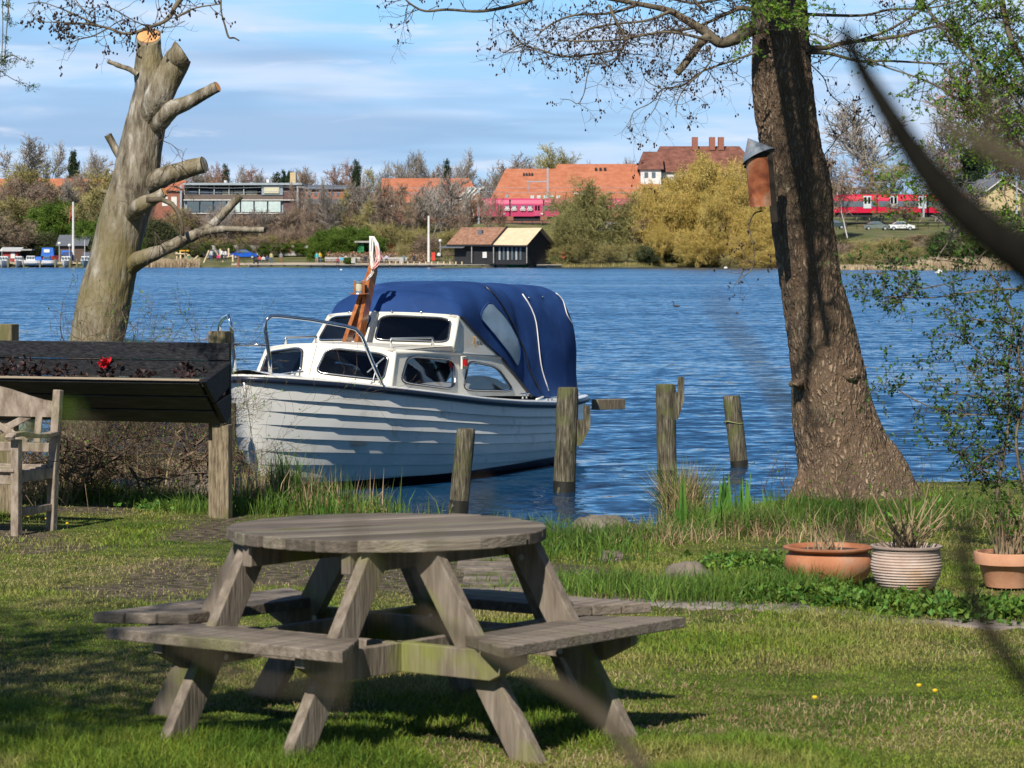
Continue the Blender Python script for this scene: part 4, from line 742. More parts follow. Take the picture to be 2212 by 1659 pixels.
# top-left overhanging twigs with cones, dangling twig, willow wisps
def hang(name, label, cat, lines, Yd, seed, per, cone, ln=(.06, .22), leafy=None, m=None):
    t = T(name, label, cat, at(*lines[0][0][:2], Yd)); r = np.random.default_rng(seed); S = [[], [], [], []]; C = []; mb = MB()
    for p in lines:
        o = limb(mb, p, 6, 7, .25, 9, Yd=Yd)
        for _ in range(int(len(o)*per)):
            j = r.integers(1, len(o)); a = r.uniform(0, 2*math.pi); tw(o[j, :3], unit(np.array((math.cos(a), r.normal(0, .4), math.sin(a)))), r.uniform(*ln), min(.0035, o[j, 3]*.6), S, C, r, 2, cone)
    mb.build('branches', m or M['branch'], t, smooth=True)
    tb = MB()
    if S[0]: tb.segs(*[np.array(k) for k in S], 3)
    if C and not leafy:
        C = np.array(C); ic = MB().ball((0, 0, 0), 1, 5, 4); v, f = ic.V[0], ic.F[0]; n = len(C)
        V = C[:, None, :]+v[None]*np.array((.006, .006, .0085)); F = (np.arange(n)*len(v))[:, None, None]+f[None]; tb.add(V.reshape(-1, 3), F.reshape(-1, 4), 1)
    if S[0]: tb.build('twigs', [M['twig'], M['cone']], t)
    if leafy:
        q = np.array(S[1]); k = r.random(len(q)) < leafy[0]; q = q[k]; MB().leaves(np.repeat(q, leafy[3], 0)+r.normal(0, .006, (len(q)*leafy[3], 3)), leafy[1], leafy[2], (0, -.1, .1), .9, rg=r).build('leaves', leafy[4], t)
    return t
hang('overhanging_branch', 'bare branch with small dark cones hanging in at the top left', 'branch', [
    [(395, -10, 12), (378, 15, 11), (362, 42, 9), (320, 60, 8), (275, 73, 7), (230, 60, 6), (190, 52, 5), (130, 48, 3), (85, 45, 2), (60, 20, 2)], [(212, 55, 5), (170, 35, 4), (130, 18, 3), (90, 5, 2), (60, 8, 2)], [(378, 40, 5), (420, 18, 4), (478, 8, 3)],
    [(232, 62, 4), (200, 78, 3), (170, 85, 3), (150, 95, 2)], [(320, 58, 4), (290, 45, 3), (255, 25, 3), (220, 8, 2)], [(200, 40, 3), (175, 15, 3), (160, -5, 2)], [(330, 50, 3), (365, 60, 2), (400, 45, 2)]], 14.0, 21, .5, .5)
hang('dangling_twig', 'thin crooked dead twig hanging from the top edge right of the sawn tree', 'branch', [[(477, -15, 4), (478, 25, 4), (486, 55, 4), (494, 80, 4), (506, 82, 3.5), (517, 88, 3)]], 14.2, 4, .02, 0)
hang('willow_wisps', 'green catkin covered willow wisps hanging in at the far left top', 'branch', [[(5, -10, 2), (6, 60, 2), (4, 120, 2), (0, 170, 1)], [(20, -10, 3), (17, 30, 3), (14, 70, 2), (10, 120, 2), (6, 150, 1)], [(-5, 138, 2), (25, 120, 2), (45, 128, 2), (58, 135, 1)], [(-5, 150, 2), (30, 172, 2), (55, 180, 1), (68, 186, 1)], [(12, -10, 2), (20, 30, 2), (22, 60, 1)]], 12, 5, .5, .2, (.015, .045), (.8, .016, .005, 1, M['leafdk']))
# leafy tree reaching in at the right
hang('leafy_tree', 'slender tree with fresh green leaves reaching in from the upper right edge', 'tree', [
    [(2240, 330, 13), (2190, 300, 11), (2144, 250, 9), (2121, 186, 8), (2096, 128, 7), (2048, 80, 6), (2000, 16, 5), (1985, -15, 5)],
    [(2160, -15, 14), (2182, 80, 13), (2212, 134, 12), (2240, 170, 12)], [(2144, 256, 6), (2090, 225, 5), (2016, 182, 5), (1960, 160, 4), (1904, 141, 4), (1808, 96, 3), (1728, 61, 3), (1632, 6, 2)],
    [(2240, 210, 6), (2212, 192, 6), (2112, 112, 5), (2048, 64, 4), (2010, 30, 3)], [(2240, 120, 5), (2180, 60, 4), (2120, 20, 4), (2080, -15, 3)], [(2212, 45, 4), (2130, 40, 4), (2070, 75, 3), (2020, 80, 2)], [(2230, 260, 5), (2190, 210, 4), (2160, 150, 3), (2150, 90, 3)],
    [(2110, 230, 3), (2085, 280, 3), (2120, 330, 2)], [(2100, 420, 2), (2020, 410, 2), (1970, 400, 2), (1930, 380, 2)], [(2220, 330, 4), (2190, 370, 3), (2170, 420, 3), (2200, 480, 2)]], 10.5, 31, 1.05, .2, (.05, .25), (.7, .022, .010, 2, M['leaf']), M['twigred'] if 'twigred' in M else M['branch'])
hang('leafy_sprig', 'fresh green leafy sprig in front of the top of the big trunk', 'branch', [[(1640, -10, 3), (1655, 15, 3), (1690, 40, 2.5), (1720, 55, 2)], [(1665, 20, 2), (1700, 20, 1.5), (1730, 25, 1)]], 9.5, 33, .5, .2, (.02, .06), (.8, .022, .009, 2, M['leaf']))
def shrub():
    hang('leafy_shrub', 'tall shrub with small dark round leaves at the right water edge', 'shrub', [
     [(2150, 1090, 9), (2165, 1000, 8), (2180, 900, 7), (2176, 800, 6), (2190, 700, 5), (2170, 640, 4), (2125, 573, 3), (2077, 523, 3)], [(2212, 1060, 8), (2195, 950, 7), (2212, 850, 5), (2200, 750, 5), (2230, 650, 4)],
     [(2235, 622, 5), (2125, 628, 4), (2013, 643, 3), (1940, 641, 3), (1901, 640, 2), (1876, 626, 2)], [(2180, 895, 5), (2110, 896, 4), (2046, 891, 3), (1971, 861, 3), (1915, 824, 2)], [(2212, 920, 4), (2140, 865, 3), (2064, 850, 3), (2012, 820, 2)],
     [(2225, 900, 4), (2177, 872, 3), (2120, 824, 3), (2075, 783, 2)], [(2170, 1050, 5), (2139, 1025, 4), (2075, 981, 3), (2045, 928, 2)], [(2165, 1010, 4), (2110, 960, 3), (2060, 990, 2)], [(2200, 800, 4), (2140, 780, 3), (2090, 740, 3), (2050, 720, 2)],
     [(2190, 700, 4), (2110, 690, 3), (2040, 668, 2)], [(2180, 960, 5), (2120, 1000, 4), (2090, 1050, 3)], [(2230, 700, 4), (2170, 740, 3), (2120, 800, 2)], [(2125, 573, 3), (1999, 559, 2), (1943, 567, 2), (1831, 559, 1.5)], [(2100, 600, 3), (1971, 626, 2), (1929, 595, 2), (1873, 590, 2)], [(2230, 480, 4), (2160, 520, 3), (2110, 560, 3)]],
     13.5, 41, 1.25, .3, (.04, .22), (.65, .023, .018, 1, M['leafdk']))
shrub()
# brush: tangle of bare stems under and behind the planter, thin saplings by the stump and bow
def brush(name, label, seed, region, n, L, Yr, rad=.006, up=.6, leaf=0, lev=1, cat='shrub'):
    r = np.random.default_rng(seed); S = [[], [], [], []]; C = []; x0, x1, y0, y1 = region
    for _ in range(n):
        yd = r.uniform(*Yr); p = np.array(at(r.uniform(x0, x1), r.uniform(y0, y1), yd)); d = unit(np.array((r.normal(0, 1), r.normal(0, .4), r.normal(up, .5)))); tw(p, d, r.uniform(L*.5, L*1.3), rad*r.uniform(.4, 1.3), S, C, r, lev, 0)
    o = T(name, label, cat, at((x0+x1)/2, y1, sum(Yr)/2)); sm_ = MB().segs(*[np.array(k) for k in S], 4)
    if leaf: q = np.array(S[1]); k = r.random(len(q)) < leaf; sm_.leaves(q[k], .02, .012, (0, 0, .4), .8, rg=r, m=1)
    sm_.build('stems', [M['stem'], M['leaf']], o)
M['stem'] = pm('brush_stem', [(.055, .038, .026), (.19, .135, .085)], 2, .85, island=.6)
brush('bramble_thicket', 'tangle of bare brown stems under the black planter around the stump', 51, (140, 460, 950, 1070), 92, .7, (16.3, 17.4), .010, .2, .1, 2)
brush('bramble_thicket', 'bare brown stems behind the bench left of the sawn tree', 52, (-20, 140, 960, 1070), 34, .5, (16.6, 17.6), .009, .4, .05, 2)
brush('twiggy_shrub', 'thin budding twigs between the planter post and the white bow', 53, (505, 545, 990, 1060), 6, 1.0, (16.4, 17.2), .005, .5, .12, 1)
brush('twiggy_shrub', 'thin budding twigs rising above the planter right of the sawn trunk', 54, (280, 440, 740, 800), 16, .4, (16.3, 17.0), .004, 1.0, .2, 2)
brush('twiggy_shrub', 'sparse reddish shoots in front of the sawn trunk above the planter', 55, (130, 260, 740, 790), 11, .5, (16.2, 16.8), .004, 2.2, .15, 1)
brush('twiggy_shrub', 'thin shoots growing at the foot of the big right trunk', 56, (1650, 2050, 1080, 1130), 34, .4, (15.6, 16.6), .004, 1.8, .15, 1)
# birdhouse
def birdhouse():
    c = at(1648, 445, 16.62); s = 16.62/FD; t = T('birdhouse', 'terracotta pipe birdhouse with grey zinc cap hung on the big trunk', 'birdhouse', c); ax = Vector((-.09, -.05, 1)).normalized()
    q = ax.to_track_quat('Z', 'Y').to_matrix(); 
    def loc(v): return c+q@Vector(v)
    mb = MB(); a = np.linspace(0, 2*math.pi, 33)[:-1]; H = 105*s; r = 29*s
    mb.add([loc((math.cos(k)*r*w_, math.sin(k)*r*w_, z)) for z, w_ in ((0, .97), (H, 1.0)) for k in a], [(i, (i+1) % 32, 32+(i+1) % 32, 32+i) for i in range(32)]); mb.poly([loc((math.cos(k)*r*.9, math.sin(k)*r*.9, .004)) for k in a][::-1])
    mb.build('pipe', pm('old_terracotta', [(.20, .055, .025), (.38, .12, .05), (.40, .24, .15)], 6, .75, bump=.2, bscale=30), t, smooth=True, sharp=50)
    h = loc((-r*.75, -r*.72, H*.83)); MB().ball(h, (.014, .006, .012), 12, 8).build('entrance_hole', M['dark'], t)
    mb = MB(); n_ = 26     # folded zinc cap: a half-cone with its ridge leaning forward
    apex = loc((-.045, -.05, H+44*s)); rim = [loc((math.cos(k)*r*1.28+.004, math.sin(k)*r*1.25, H+2*s+6*s*math.sin(k)+(15*s)*math.cos(k))) for k in np.linspace(0, 2*math.pi, n_, endpoint=False)]
    mb.add([apex]+rim, [(0, i+1, (i+1) % n_+1) for i in range(n_)]); o = mb.build('cap', M['zinc'], t, smooth=False); so_ = o.modifiers.new('thick', 'SOLIDIFY'); so_.thickness = .004
    MB().bar(loc((r*.9, .03, -.12)), loc((r*.9, .03, H*1.1)), .05, .03, up=(0, 1, 0)).build('backing_board', plain('dark_board', (.03, .022, .016), .9), t)
birdhouse()
# ------------------------------------------------------------ out-of-focus branches close to the lens
def fore(name, label, lines, Yd, mat, seed, tips=0, leaf=None):
    r = np.random.default_rng(seed); o = T(name, label, 'branch', at(*lines[0][-1][:2], Yd)); mb = MB()
    for p in lines: limb(mb, p, 12, 6, .12, 30, Yd=Yd)
    
    if leaf: mb.leaves(np.array([at(*q[:2], Yd) for q in leaf]), np.array([q[2]*Yd/FD for q in leaf]), np.array([q[2]*.55*Yd/FD for q in leaf]), (0, 0, .6), .3, rg=r, m=1)
    mb.build('stem', [mat, M['leaf']], o, smooth=True)
M['fore'] = pm('near_bark', [(.006, .006, .005), (.018, .017, .014)], 60, 1, spec=.02); M['foreg'] = pm('near_twig', [(.07, .055, .04), (.11, .09, .06)], 60, 1, spec=.05)
fore('near_branch', 'thick dark out-of-focus branch slanting down to the right edge', [[(1822, 62, 28), (1862, 150, 40), (1920, 245, 52), (1985, 345, 62), (2065, 440, 74), (2150, 512, 84), (2260, 600, 96)]], .98, M['fore'], 1)
fore('near_branch', 'paler blurred branch ending behind the thick dark one at upper right', [[(2020, 262, 26), (2090, 300, 36), (2160, 335, 46), (2260, 385, 60)], [(2120, 170, 10), (2135, 240, 14), (2160, 330, 20)]], .68, M['foreg'], 2)
fore('near_branch', 'dark blurred forked twig at the lower right crossing the pots', [[(2090, 1120, 26), (2082, 1200, 30), (2100, 1290, 32), (2140, 1370, 34), (2190, 1440, 36), (2260, 1530, 40)], [(2085, 1200, 14), (2010, 1195, 12), (1930, 1180, 12), (1850, 1165, 9), (1790, 1120, 6)], [(1850, 1165, 8), (1840, 1080, 6), (1815, 990, 4)]], .78, M['fore'], 3)
fore('near_branch', 'long blurred brown twig crossing the picnic table to the bottom edge', [[(905, 1325, 16), (980, 1365, 20), (1090, 1420, 24), (1200, 1480, 30), (1310, 1560, 32), (1400, 1680, 38)]], .8, M['foreg'], 4)
fore('near_branch', 'faint blurred twig in front of the left benches of the picnic table', [[(390, 1385, 6), (470, 1430, 9), (540, 1470, 9), (640, 1485, 7), (730, 1480, 6)], [(725, 1370, 5), (740, 1440, 6), (725, 1540, 6)]], .62, M['foreg'], 5)
fore('near_branch', 'faint blurred upright twigs over the picnic tabletop with pale buds', [[(765, 1110, 7), (775, 1190, 8), (800, 1250, 6), (830, 1330, 5)], [(932, 1150, 6), (935, 1200, 7), (925, 1260, 5)], [(1042, 1040, 10), (1035, 1110, 4)]], .58, M['foreg'], 6, leaf=[(1045, 1080, 70), (935, 1180, 40)])
fore('near_branch', 'faint bluish blurred twig hanging in front of the water left of the trunk', [[(1538, 640, 8), (1575, 700, 8), (1620, 760, 9), (1670, 840, 9), (1700, 920, 10)]], .58, M['foreg'], 7, leaf=[(1620, 760, 30), (1695, 850, 26), (1705, 900, 30)])
fore('near_branch', 'blurred yellow green leaf buds floating in front of the bench', [[(152, 890, 5), (175, 915, 6), (215, 925, 5)], [(60, 960, 4), (100, 940, 4)]], .62, M['foreg'], 8, leaf=[(150, 890, 46), (195, 920, 46), (165, 905, 40), (60, 960, 46)])
# ------------------------------------------------------------ cabin boat
def boat():
    c60, s60 = .5, .866
    def W(t, v, z): return Vector((-2.508+.5*t+.866*v, 29.0+1.17*t-.37*v, z))
    def at(x, y, Y): p = globals()['at'](x, y, Y); p.y *= KY; return p
    c60, s60 = .393, .92
    root = T('cabin_boat', 'white clinker motorboat with cream cabin and blue canvas hood moored bow to shore', 'boat', W(2.5, 0, 0))
    L_ = 5.15
    bt = [0, .03, .1, .25, .5, 1.0, 1.6, 2.4, 3.2, 4.0, 4.7, 5.0, 5.15]; bb = [.0, .12, .26, .44, .68, .96, 1.10, 1.16, 1.16, 1.12, 1.05, .95, .80]
    def b(t): return float(np.interp(t, bt, bb))
    def zs(t): return float(np.interp(t, [0, .5, 1, 1.6, 2.4, 3.2, 4, 5.15], [1.125, 1.055, .98, .90, .80, .725, .67, .68]))
    NS = 11; zb = -.35; sN = np.concatenate([[0, .13], np.linspace(.21, 1, NS-1)])
    taus = np.concatenate([[0, .003, .008, .016, .028, .045, .07], np.linspace(.1, .95, 30), [.97, .985, 1]])
    def hull_pt(tau, s, side, off=0):
        t0 = .34*s**1.1; t1 = L_-.16*s; t = t0+tau*(t1-t0); tt = tau*L_; bm = b(tau*L_) if tau > 0 else 0
        q_ = min(1, tau*2.2); e = 1.15+2.6*q_; g = (1-s**e)**(1.05-.43*q_) if s < 1 else 0
        z = zs(tt)*(1-s)+zb*s; v = bm*g*(1-.10*min(1, max(0, (.35-tau)/.35))*s)
        return W(t, side*(v+off*min(1, tau*18)), z)
    sub = 4
    for side in (1, -1):
        mb = MB()
        for k in range(NS):
            rows = []
            for j in range(sub+1):
                s = sN[k]+(sN[k+1]-sN[k])*j/sub; off = .030*(j/sub) if k > 0 or True else 0
                rows.append([hull_pt(ta, s, side, off) for ta in taus])
            rows.append([hull_pt(ta, sN[k+1], side, 0) for ta in taus])
            mb.grid(rows, flip=(side < 0))
        mb.build('hull_side', M['hullw'], root, smooth=True, sharp=35)
    rows = [[hull_pt(1, s, 1, .0) for s in np.linspace(0, 1, 14)], [hull_pt(1, s, -1, .0) for s in np.linspace(0, 1, 14)]]
    MB().grid(rows).build('transom', M['hullw'], root)
    MB().tube([hull_pt(0.0, s, 1)+Vector((-.006, -.01, 0)) for s in np.linspace(0.02, 1, 12)], .010, 8).build('stem', M['white'], root, smooth=True)
    # gunwale: rubbing strake round both sides and the stern
    tl = np.concatenate([[0, .015, .05, .12, .25], np.linspace(.5, 5.0, 26), [5.15]])
    port = [W(t, b(t)+.025, zs(t)-.012) for t in tl]; stb = [W(t, -b(t)-.025, zs(t)-.012) for t in tl]
    MB().tube(stb[::-1]+port[1:], .034, 10).build('rubbing_strake', M['navy'], root, smooth=True)
    MB().tube([p+Vector((0, 0, .028)) for p in stb[::-1]+port[1:]], .018, 8).build('toe_rail', M['white'], root, smooth=True)
    # cabin outline (t, v) half widths
    def cw(t): return float(np.interp(t, [1.28, 2.5, 3.57, 4.2], [.80, .865, .90, .88]))
    def ring(t, side):
        if t < 1.05: return 0.0
        return float(np.interp(t, [1.0, 1.28, 1.5], [0, .80, .815])) if t < 1.5 else cw(t)
    def deckz(t, v): return zs(t)+.028+.05*(1-(v/max(b(t), .2))**2)*(1 if t < 2 else .6)
    for side in (1, -1):
        rows = []
        for t in np.concatenate([np.linspace(0.02, 1.0, 10), [1.07, 1.14, 1.21, 1.28], np.linspace(1.4, 5.15, 24)]):
            vi = ring(t, side) if t < 3.9 else cw(t)*.98; vo = b(t)+.01; vi = min(vi, vo-.01) if t < 4.7 else vo*.0
            rows.append([W(t, side*(vi+(vo-vi)*k/4), deckz(t, vi+(vo-vi)*k/4)) for k in range(5)])
        MB().grid(rows, flip=(side > 0)).build('side_deck', M['white'], root, smooth=True)
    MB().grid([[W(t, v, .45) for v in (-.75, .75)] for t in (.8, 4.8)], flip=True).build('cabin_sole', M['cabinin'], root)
    # panels with window openings
    def panel(c00, c10, c11, c01, wn, name='window', mat=M['cream'], curve=0, lines=True):
        """corners: bottom-left, bottom-right, top-right, top-left; wn: window as uv polygon (rounded here)"""
        c00, c10, c11, c01 = [np.array(q) for q in (c00, c10, c11, c01)]; nrm = unit(np.cross(c10-c00, c01-c00))
        def S(u, v): return c00*(1-u)*(1-v)+c10*u*(1-v)+c11*u*v+c01*(1-u)*v+nrm*curve*(4*u*(1-u))
        # round the polygon
        pts = []; n = len(wn); q = np.array(wn, float)
        for i in range(n):
            a, p, c = q[i-1], q[i], q[(i+1) % n]; d0 = min(.5, .16/np.linalg.norm(a-p)); d1 = min(.5, .16/np.linalg.norm(c-p)); s0 = p+(a-p)*d0; s1 = p+(c-p)*d1
            for k in range(7): t = k/6; pts.append((1-t)**2*s0+2*t*(1-t)*p+t*t*s1)
        cen = np.mean(pts, 0); per = []
        for p in pts:                                            # ray from window centre out to the panel border
            d = p-cen; ts = [((1-cen[k])/d[k] if d[k] > 0 else -cen[k]/d[k]) for k in (0, 1) if abs(d[k]) > 1e-6]; per.append(cen+d*min(ts))
        for cu in ((0, 0), (1, 0), (1, 1), (0, 1)):              # snap nearest to the corners
            j = min(range(len(per)), key=lambda i_: np.linalg.norm(per[i_]-np.array(cu))); per[j] = np.array(cu, float)
        inn = [S(*p) for p in pts]; out = [S(*p) for p in per]; m_ = len(pts); mid = [(a*.5+b_*.5) for a, b_ in zip([S(*p) for p in pts], [S(*(p*.5+e*.5)) for p, e in zip(pts, per)])]
        mb = MB().grid([out, [S(*(p*.5+e*.5)) for p, e in zip(pts, per)], inn], close=True)
        inner = [p-nrm*.03 for p in inn]; mb.grid([inn, inner], close=True)
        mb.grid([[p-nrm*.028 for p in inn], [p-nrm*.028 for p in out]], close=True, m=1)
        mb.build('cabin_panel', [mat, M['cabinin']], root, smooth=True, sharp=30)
        f = MB().tube(inn+inn[:2], .014, 8, cap=False).build(name+'_frame', M['rubber'], root, smooth=True)
        MB().tube([p+nrm*.012 for p in inn+inn[:2]], .0055, 6, cap=False).build('chrome_trim', M['chrome'], f, smooth=True); f.children[0].location = (0, 0, 0)
        ch = f.children[0]; ch.data.transform(Matrix.Translation(-Vector(root.location)))
        MB().poly([p+nrm*.002 for p in inn]).build(name, M['glassdk'], root)
        return S, nrm
    for side in (1, -1):
        F0 = W(1.0, 0, 1.07); F1 = W(1.26, side*.80, .985); F2 = W(1.42, side*.75, 1.325); F3 = W(1.14, 0, 1.385)
        ff = (F0, F1, F2, F3) if side > 0 else (F1, F0, F3, F2)
        wn = [(.10, .16), (.90, .13), (.93, .86), (.17, .90)] if side > 0 else [(.10, .13), (.90, .16), (.83, .90), (.07, .86)]
        panel(*ff, wn, 'window', curve=.05)
        # lower side, two windows
        A0 = W(1.26, side*.80, .985); A1 = W(2.48, side*.865, .835); A2 = W(2.48, side*.80, 1.27); A3 = W(1.42, side*.75, 1.325)
        B0, B3 = A1, A2; B1 = W(3.85, side*.90, .76); B2 = W(3.33, side*.83, 1.19)
        if side > 0:
            panel(A0, A1, A2, A3, [(.12, .16), (.90, .13), (.95, .84), (.20, .88)], curve=.01); panel(B0, B1, B2, B3, [(.03, .14), (.80, .12), (.78, .74), (.22, .84)], curve=.01)
        else:
            panel(A1, A0, A3, A2, [(.10, .13), (.88, .16), (.80, .88), (.05, .84)], curve=.01); panel(B1, B0, B3, B2, [(.20, .12), (.97, .14), (.78, .84), (.22, .74)], curve=.01)
        # windscreen
        G0 = W(2.05, 0, 1.37); G1 = W(2.36, side*.84, 1.345); G2 = W(2.56, side*.78, 1.635); G3 = W(2.24, 0, 1.672)
        wn = [(.09, .10), (.93, .10), (.92, .90), (.07, .92)] if side > 0 else [(.07, .10), (.91, .10), (.93, .92), (.08, .90)]
        panel(*((G0, G1, G2, G3) if side > 0 else (G1, G0, G3, G2)), wn, 'windscreen', curve=.03)
        # upper side fin between windscreen and hood
        fin = [G1, W(2.48, side*.815, 1.27), W(3.33, side*.84, 1.19), W(3.0, side*.81, 1.38), W(2.62, side*.78, 1.635), G2]
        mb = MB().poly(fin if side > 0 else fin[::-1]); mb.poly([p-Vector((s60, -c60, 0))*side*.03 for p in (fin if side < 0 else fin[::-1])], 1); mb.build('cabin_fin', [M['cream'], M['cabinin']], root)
        kn = [W(1.42, side*.752, 1.325), W(2.48, side*.803, 1.272), W(3.33, side*.832, 1.192)]
        MB().tube(kn, .02, 8).build('cabin_edge', M['cream'], root, smooth=True)
        MB().tube([G2, G1, W(2.40, side*.82, 1.30)], .022, 8).build('windscreen_pillar', M['cream'], root, smooth=True)
        MB().tube([W(3.86, side*.905, .755), W(3.34, side*.835, 1.19), W(3.0, side*.81, 1.38), W(2.62, side*.785, 1.64)], .016, 8).build('coaming_strip', M['rubber'], root, smooth=True)
        MB().tube([F1, F2], .022, 8).build('cabin_corner', M['cream'], root, smooth=True)
    rows = []
    for k in range(13):                                          # cabin roof from the front windows to the windscreen
        s = abs(k-6)/6; sg = -1 if k < 6 else 1; F = W(1.14+.28*s, sg*.75*s, 1.387-.055*s**2); G = W(2.05+.31*s, sg*.84*s, 1.372-.024*s*s)
        rows.append([F.lerp(G, j/6)+Vector((0, 0, .03*math.sin(math.pi*j/6)*(1-s*.8))) for j in range(7)])
    for sg in (1, -1): pass
    MB().grid(rows, flip=True).build('cabin_roof', M['cream'], root, smooth=True)
    for sg in (1, -1): MB().poly([W(1.42, sg*.75, 1.33), W(2.36, sg*.84, 1.345), W(2.48, sg*.803, 1.272)][::sg]).build('roof_corner', M['cream'], root)
    MB().tube([W(1.14+.28*abs(k)/6, .75*k/6, 1.389-.055*(k/6)**2) for k in range(-6, 7)], .02, 8).build('roof_lip', M['cream'], root, smooth=True)
    MB().tube([W(2.24+.32*abs(k)/6, .78*k/6, 1.676-.037*(k/6)**2) for k in range(-6, 7)], .018, 8).build('windscreen_top_rail', M['cream'], root, smooth=True)
    MB().bar(W(2.05, 0, 1.37), W(2.24, 0, 1.672), .05, .03, up=tuple(W(1, 0, 0)-W(2, 0, 0))).build('windscreen_pillar', M['cream'], root)
    MB().bar(W(1.0, 0, 1.07), W(1.14, 0, 1.385), .06, .03, up=tuple(W(1, 0, 0)-W(2, 0, 0))).build('cabin_corner', M['cream'], root)
    # things seen through the glass
    mb = MB().ball(W(3.0, .35, .80), (.5, .3, .16), 14, 8).ball(W(3.5, .45, .86), (.3, .25, .13), 12, 8); V = mb.V[0]; V += (fbm(V*5, 3)-.5)[:, None]*.12; mb.build('cushions', M['cloth'], root, smooth=True)
    MB().tube([W(2.75+.0, .3+.14*math.cos(a), 1.30+.14*math.sin(a)) for a in np.linspace(0, 2*math.pi, 20)], .009, 6).build('steering_wheel', M['rubber'], root)
    # canvas hood
    ts = np.array([2.24, 2.34, 2.5, 2.7, 2.9, 3.1, 3.35, 3.62, 3.72, 3.9, 4.15, 4.45, 4.68, 4.78, 4.86, 4.90])
    zt = np.array([1.69, 1.75, 1.84, 1.93, 1.975, 1.99, 1.995, 1.985, 1.955, 1.97, 1.965, 1.955, 1.94, 1.91, 1.84, 1.66])
    hw = np.array([.1, .5, .80, .80, .81, .82, .84, .86, .84, .87, .89, .92, .93, .92, .90, .88]); dens = np.linspace(2.26, 4.88, 64)
    def zbot(t): return float(np.interp(t, [2.3, 2.56, 2.62, 3.0, 3.33, 3.86, 4.0, 4.9], [1.66, 1.645, 1.635, 1.385, 1.19, .765, .735, .72]))
    def hp(t, th, out=0):
        zb_ = zbot(t); Z = float(np.interp(t, ts, zt)); vb = float(np.interp(t, [2.3, 2.56, 3.0, 3.33, 3.86, 4.5, 4.9], [.5, .795, .83, .86, .92, 1.0, .93])); h = float(np.interp(t, ts, hw))
        c, s = math.cos(th), math.sin(th); e = .34+.6*max(0, 1-(t-2.3)/.9); cx = abs(c)**e*(1 if c > 0 else -1); sz = abs(s)**(.52+.6*max(0, 1-(t-2.3)/.9))
        half = vb+(h-vb)*min(1, sz*1.15); v = cx*half; z = zb_+(Z-zb_)*sz
        fold = .018*math.sin(t*9+z*5)*math.exp(-((t-4.2)/.5)**2)+.02*(fbm(np.array([t*2.3, v*2.3, z*2.3+4]), 2)-.5)*3*min(1, max(0, (t-2.6)/.4)); sag = -.035*sum(math.exp(-((t-q)/.13)**2) for q in (3.72,))
        k = 1+(out+fold*(.5 if s > .8 else 1)+sag*(1-.3*abs(c)))/max(.3, half); return W(t, v*k, z+(out if s > .7 else 0)+.3*fold*(s > .6))
    th = np.linspace(0, math.pi, 49); rows = []
    for t in dens: rows.append([hp(t, a) for a in th])
    # front edge hugging the windscreen top
    front = []
    for a in th:
        k = math.cos(a)*6/6; front.append(W(2.25+.33*abs(k), .785*k, 1.69-.045*k*k))
    rows = [front]+[r for t, r in zip(dens, rows) if t > 2.34]
    # blend first rows
    blend = []
    for i in range(1, 10):
        f = i/10; R_ = rows[8]
        blend.append([front[j].lerp(R_[j], f)+Vector((0, 0, .075*math.sin(math.pi*f)*(1-abs(math.cos(th[j]))**3))) for j in range(len(th))])
    rows = [front]+blend+rows[8:]
    last = rows[-1]; cen = sum(last, Vector())/len(last); rows.append([p.lerp(cen+Vector((c60*.05, s60*.05, 0)), .25) for p in last]); rows.append([p.lerp(cen+Vector((c60*.05, s60*.05, 0)), .9) for p in last])
    hood = MB().grid(rows).build('canvas_hood', M['canvas'], root, smooth=True)
    def tofix(o): o.data.transform(Matrix.Translation(-Vector(root.location))); return o
    def on(t, z, out=.006):                                       # port side point of the hood at height z
        lo, hi = 0, math.pi/2
        for _ in range(24):
            m_ = (lo+hi)/2
            if hp(t, m_).z < z: lo = m_
            else: hi = m_
        return hp(t, lo, out)
    def sub_(mb, nm, mat, smooth=True): o = mb.build(nm, mat, None, smooth); o.parent = hood; tofix(o); return o
    # clear side window: grid between two edges
    for side in (1,):
        G_ = []
        for i in range(13):
            s = i/12; zz = 1.10+.67*s; ta = float(np.interp(zz, [1.10, 1.37, 1.63, 1.72, 1.77], [3.58, 3.26, 2.93, 3.03, 3.13])); tb = float(np.interp(zz, [1.10, 1.25, 1.37, 1.63, 1.77], [3.63, 3.67, 3.64, 3.38, 3.20]))
            G_.append([on(ta+(tb-ta)*j/8, zz, .012) for j in range(9)])
        sub_(MB().grid(G_), 'hood_window', M['vinyl'])
        edge = [r_[0] for r_ in G_]+G_[-1]+[r_[-1] for r_ in G_[::-1]]+G_[0][::-1]
        sub_(MB().tube(edge, .007, 5), 'window_seam', M['canvas'])
    for t0_, t1_, z0_, z1_, rr in ((3.93, 4.16, 1.84, .80, .010), (4.66, 4.76, 1.84, 1.5, .008)):
        pts = [on(t0_+(t1_-t0_)*k/14+.03*math.sin(k*.5), z0_+(z1_-z0_)*k/14, .012) for k in range(15)]; sub_(MB().tube(pts, rr*.7, 6), 'white_piping', M['flagw'])
    pts = [on(float(np.interp(k/14, [0, .3, .6, .8, 1], [3.28, 3.48, 3.76, 3.82, 3.98])), 1.93-1.1*k/14, .01) for k in range(15)]; sub_(MB().tube(pts, .012, 6), 'zip_seam', M['navy'])
    for q in ((4.0, 1.80), (4.35, 1.80)): sub_(MB().ball(on(*q, .012), .013, 8, 5), 'stud', M['chrome'])
    for k in (-.55, 0, .2, .55, .9): sub_(MB().ball(W(2.22+.34*abs(k), .79*k, 1.70-.045*k*k), .014, 8, 5), 'stud', M['chrome'])
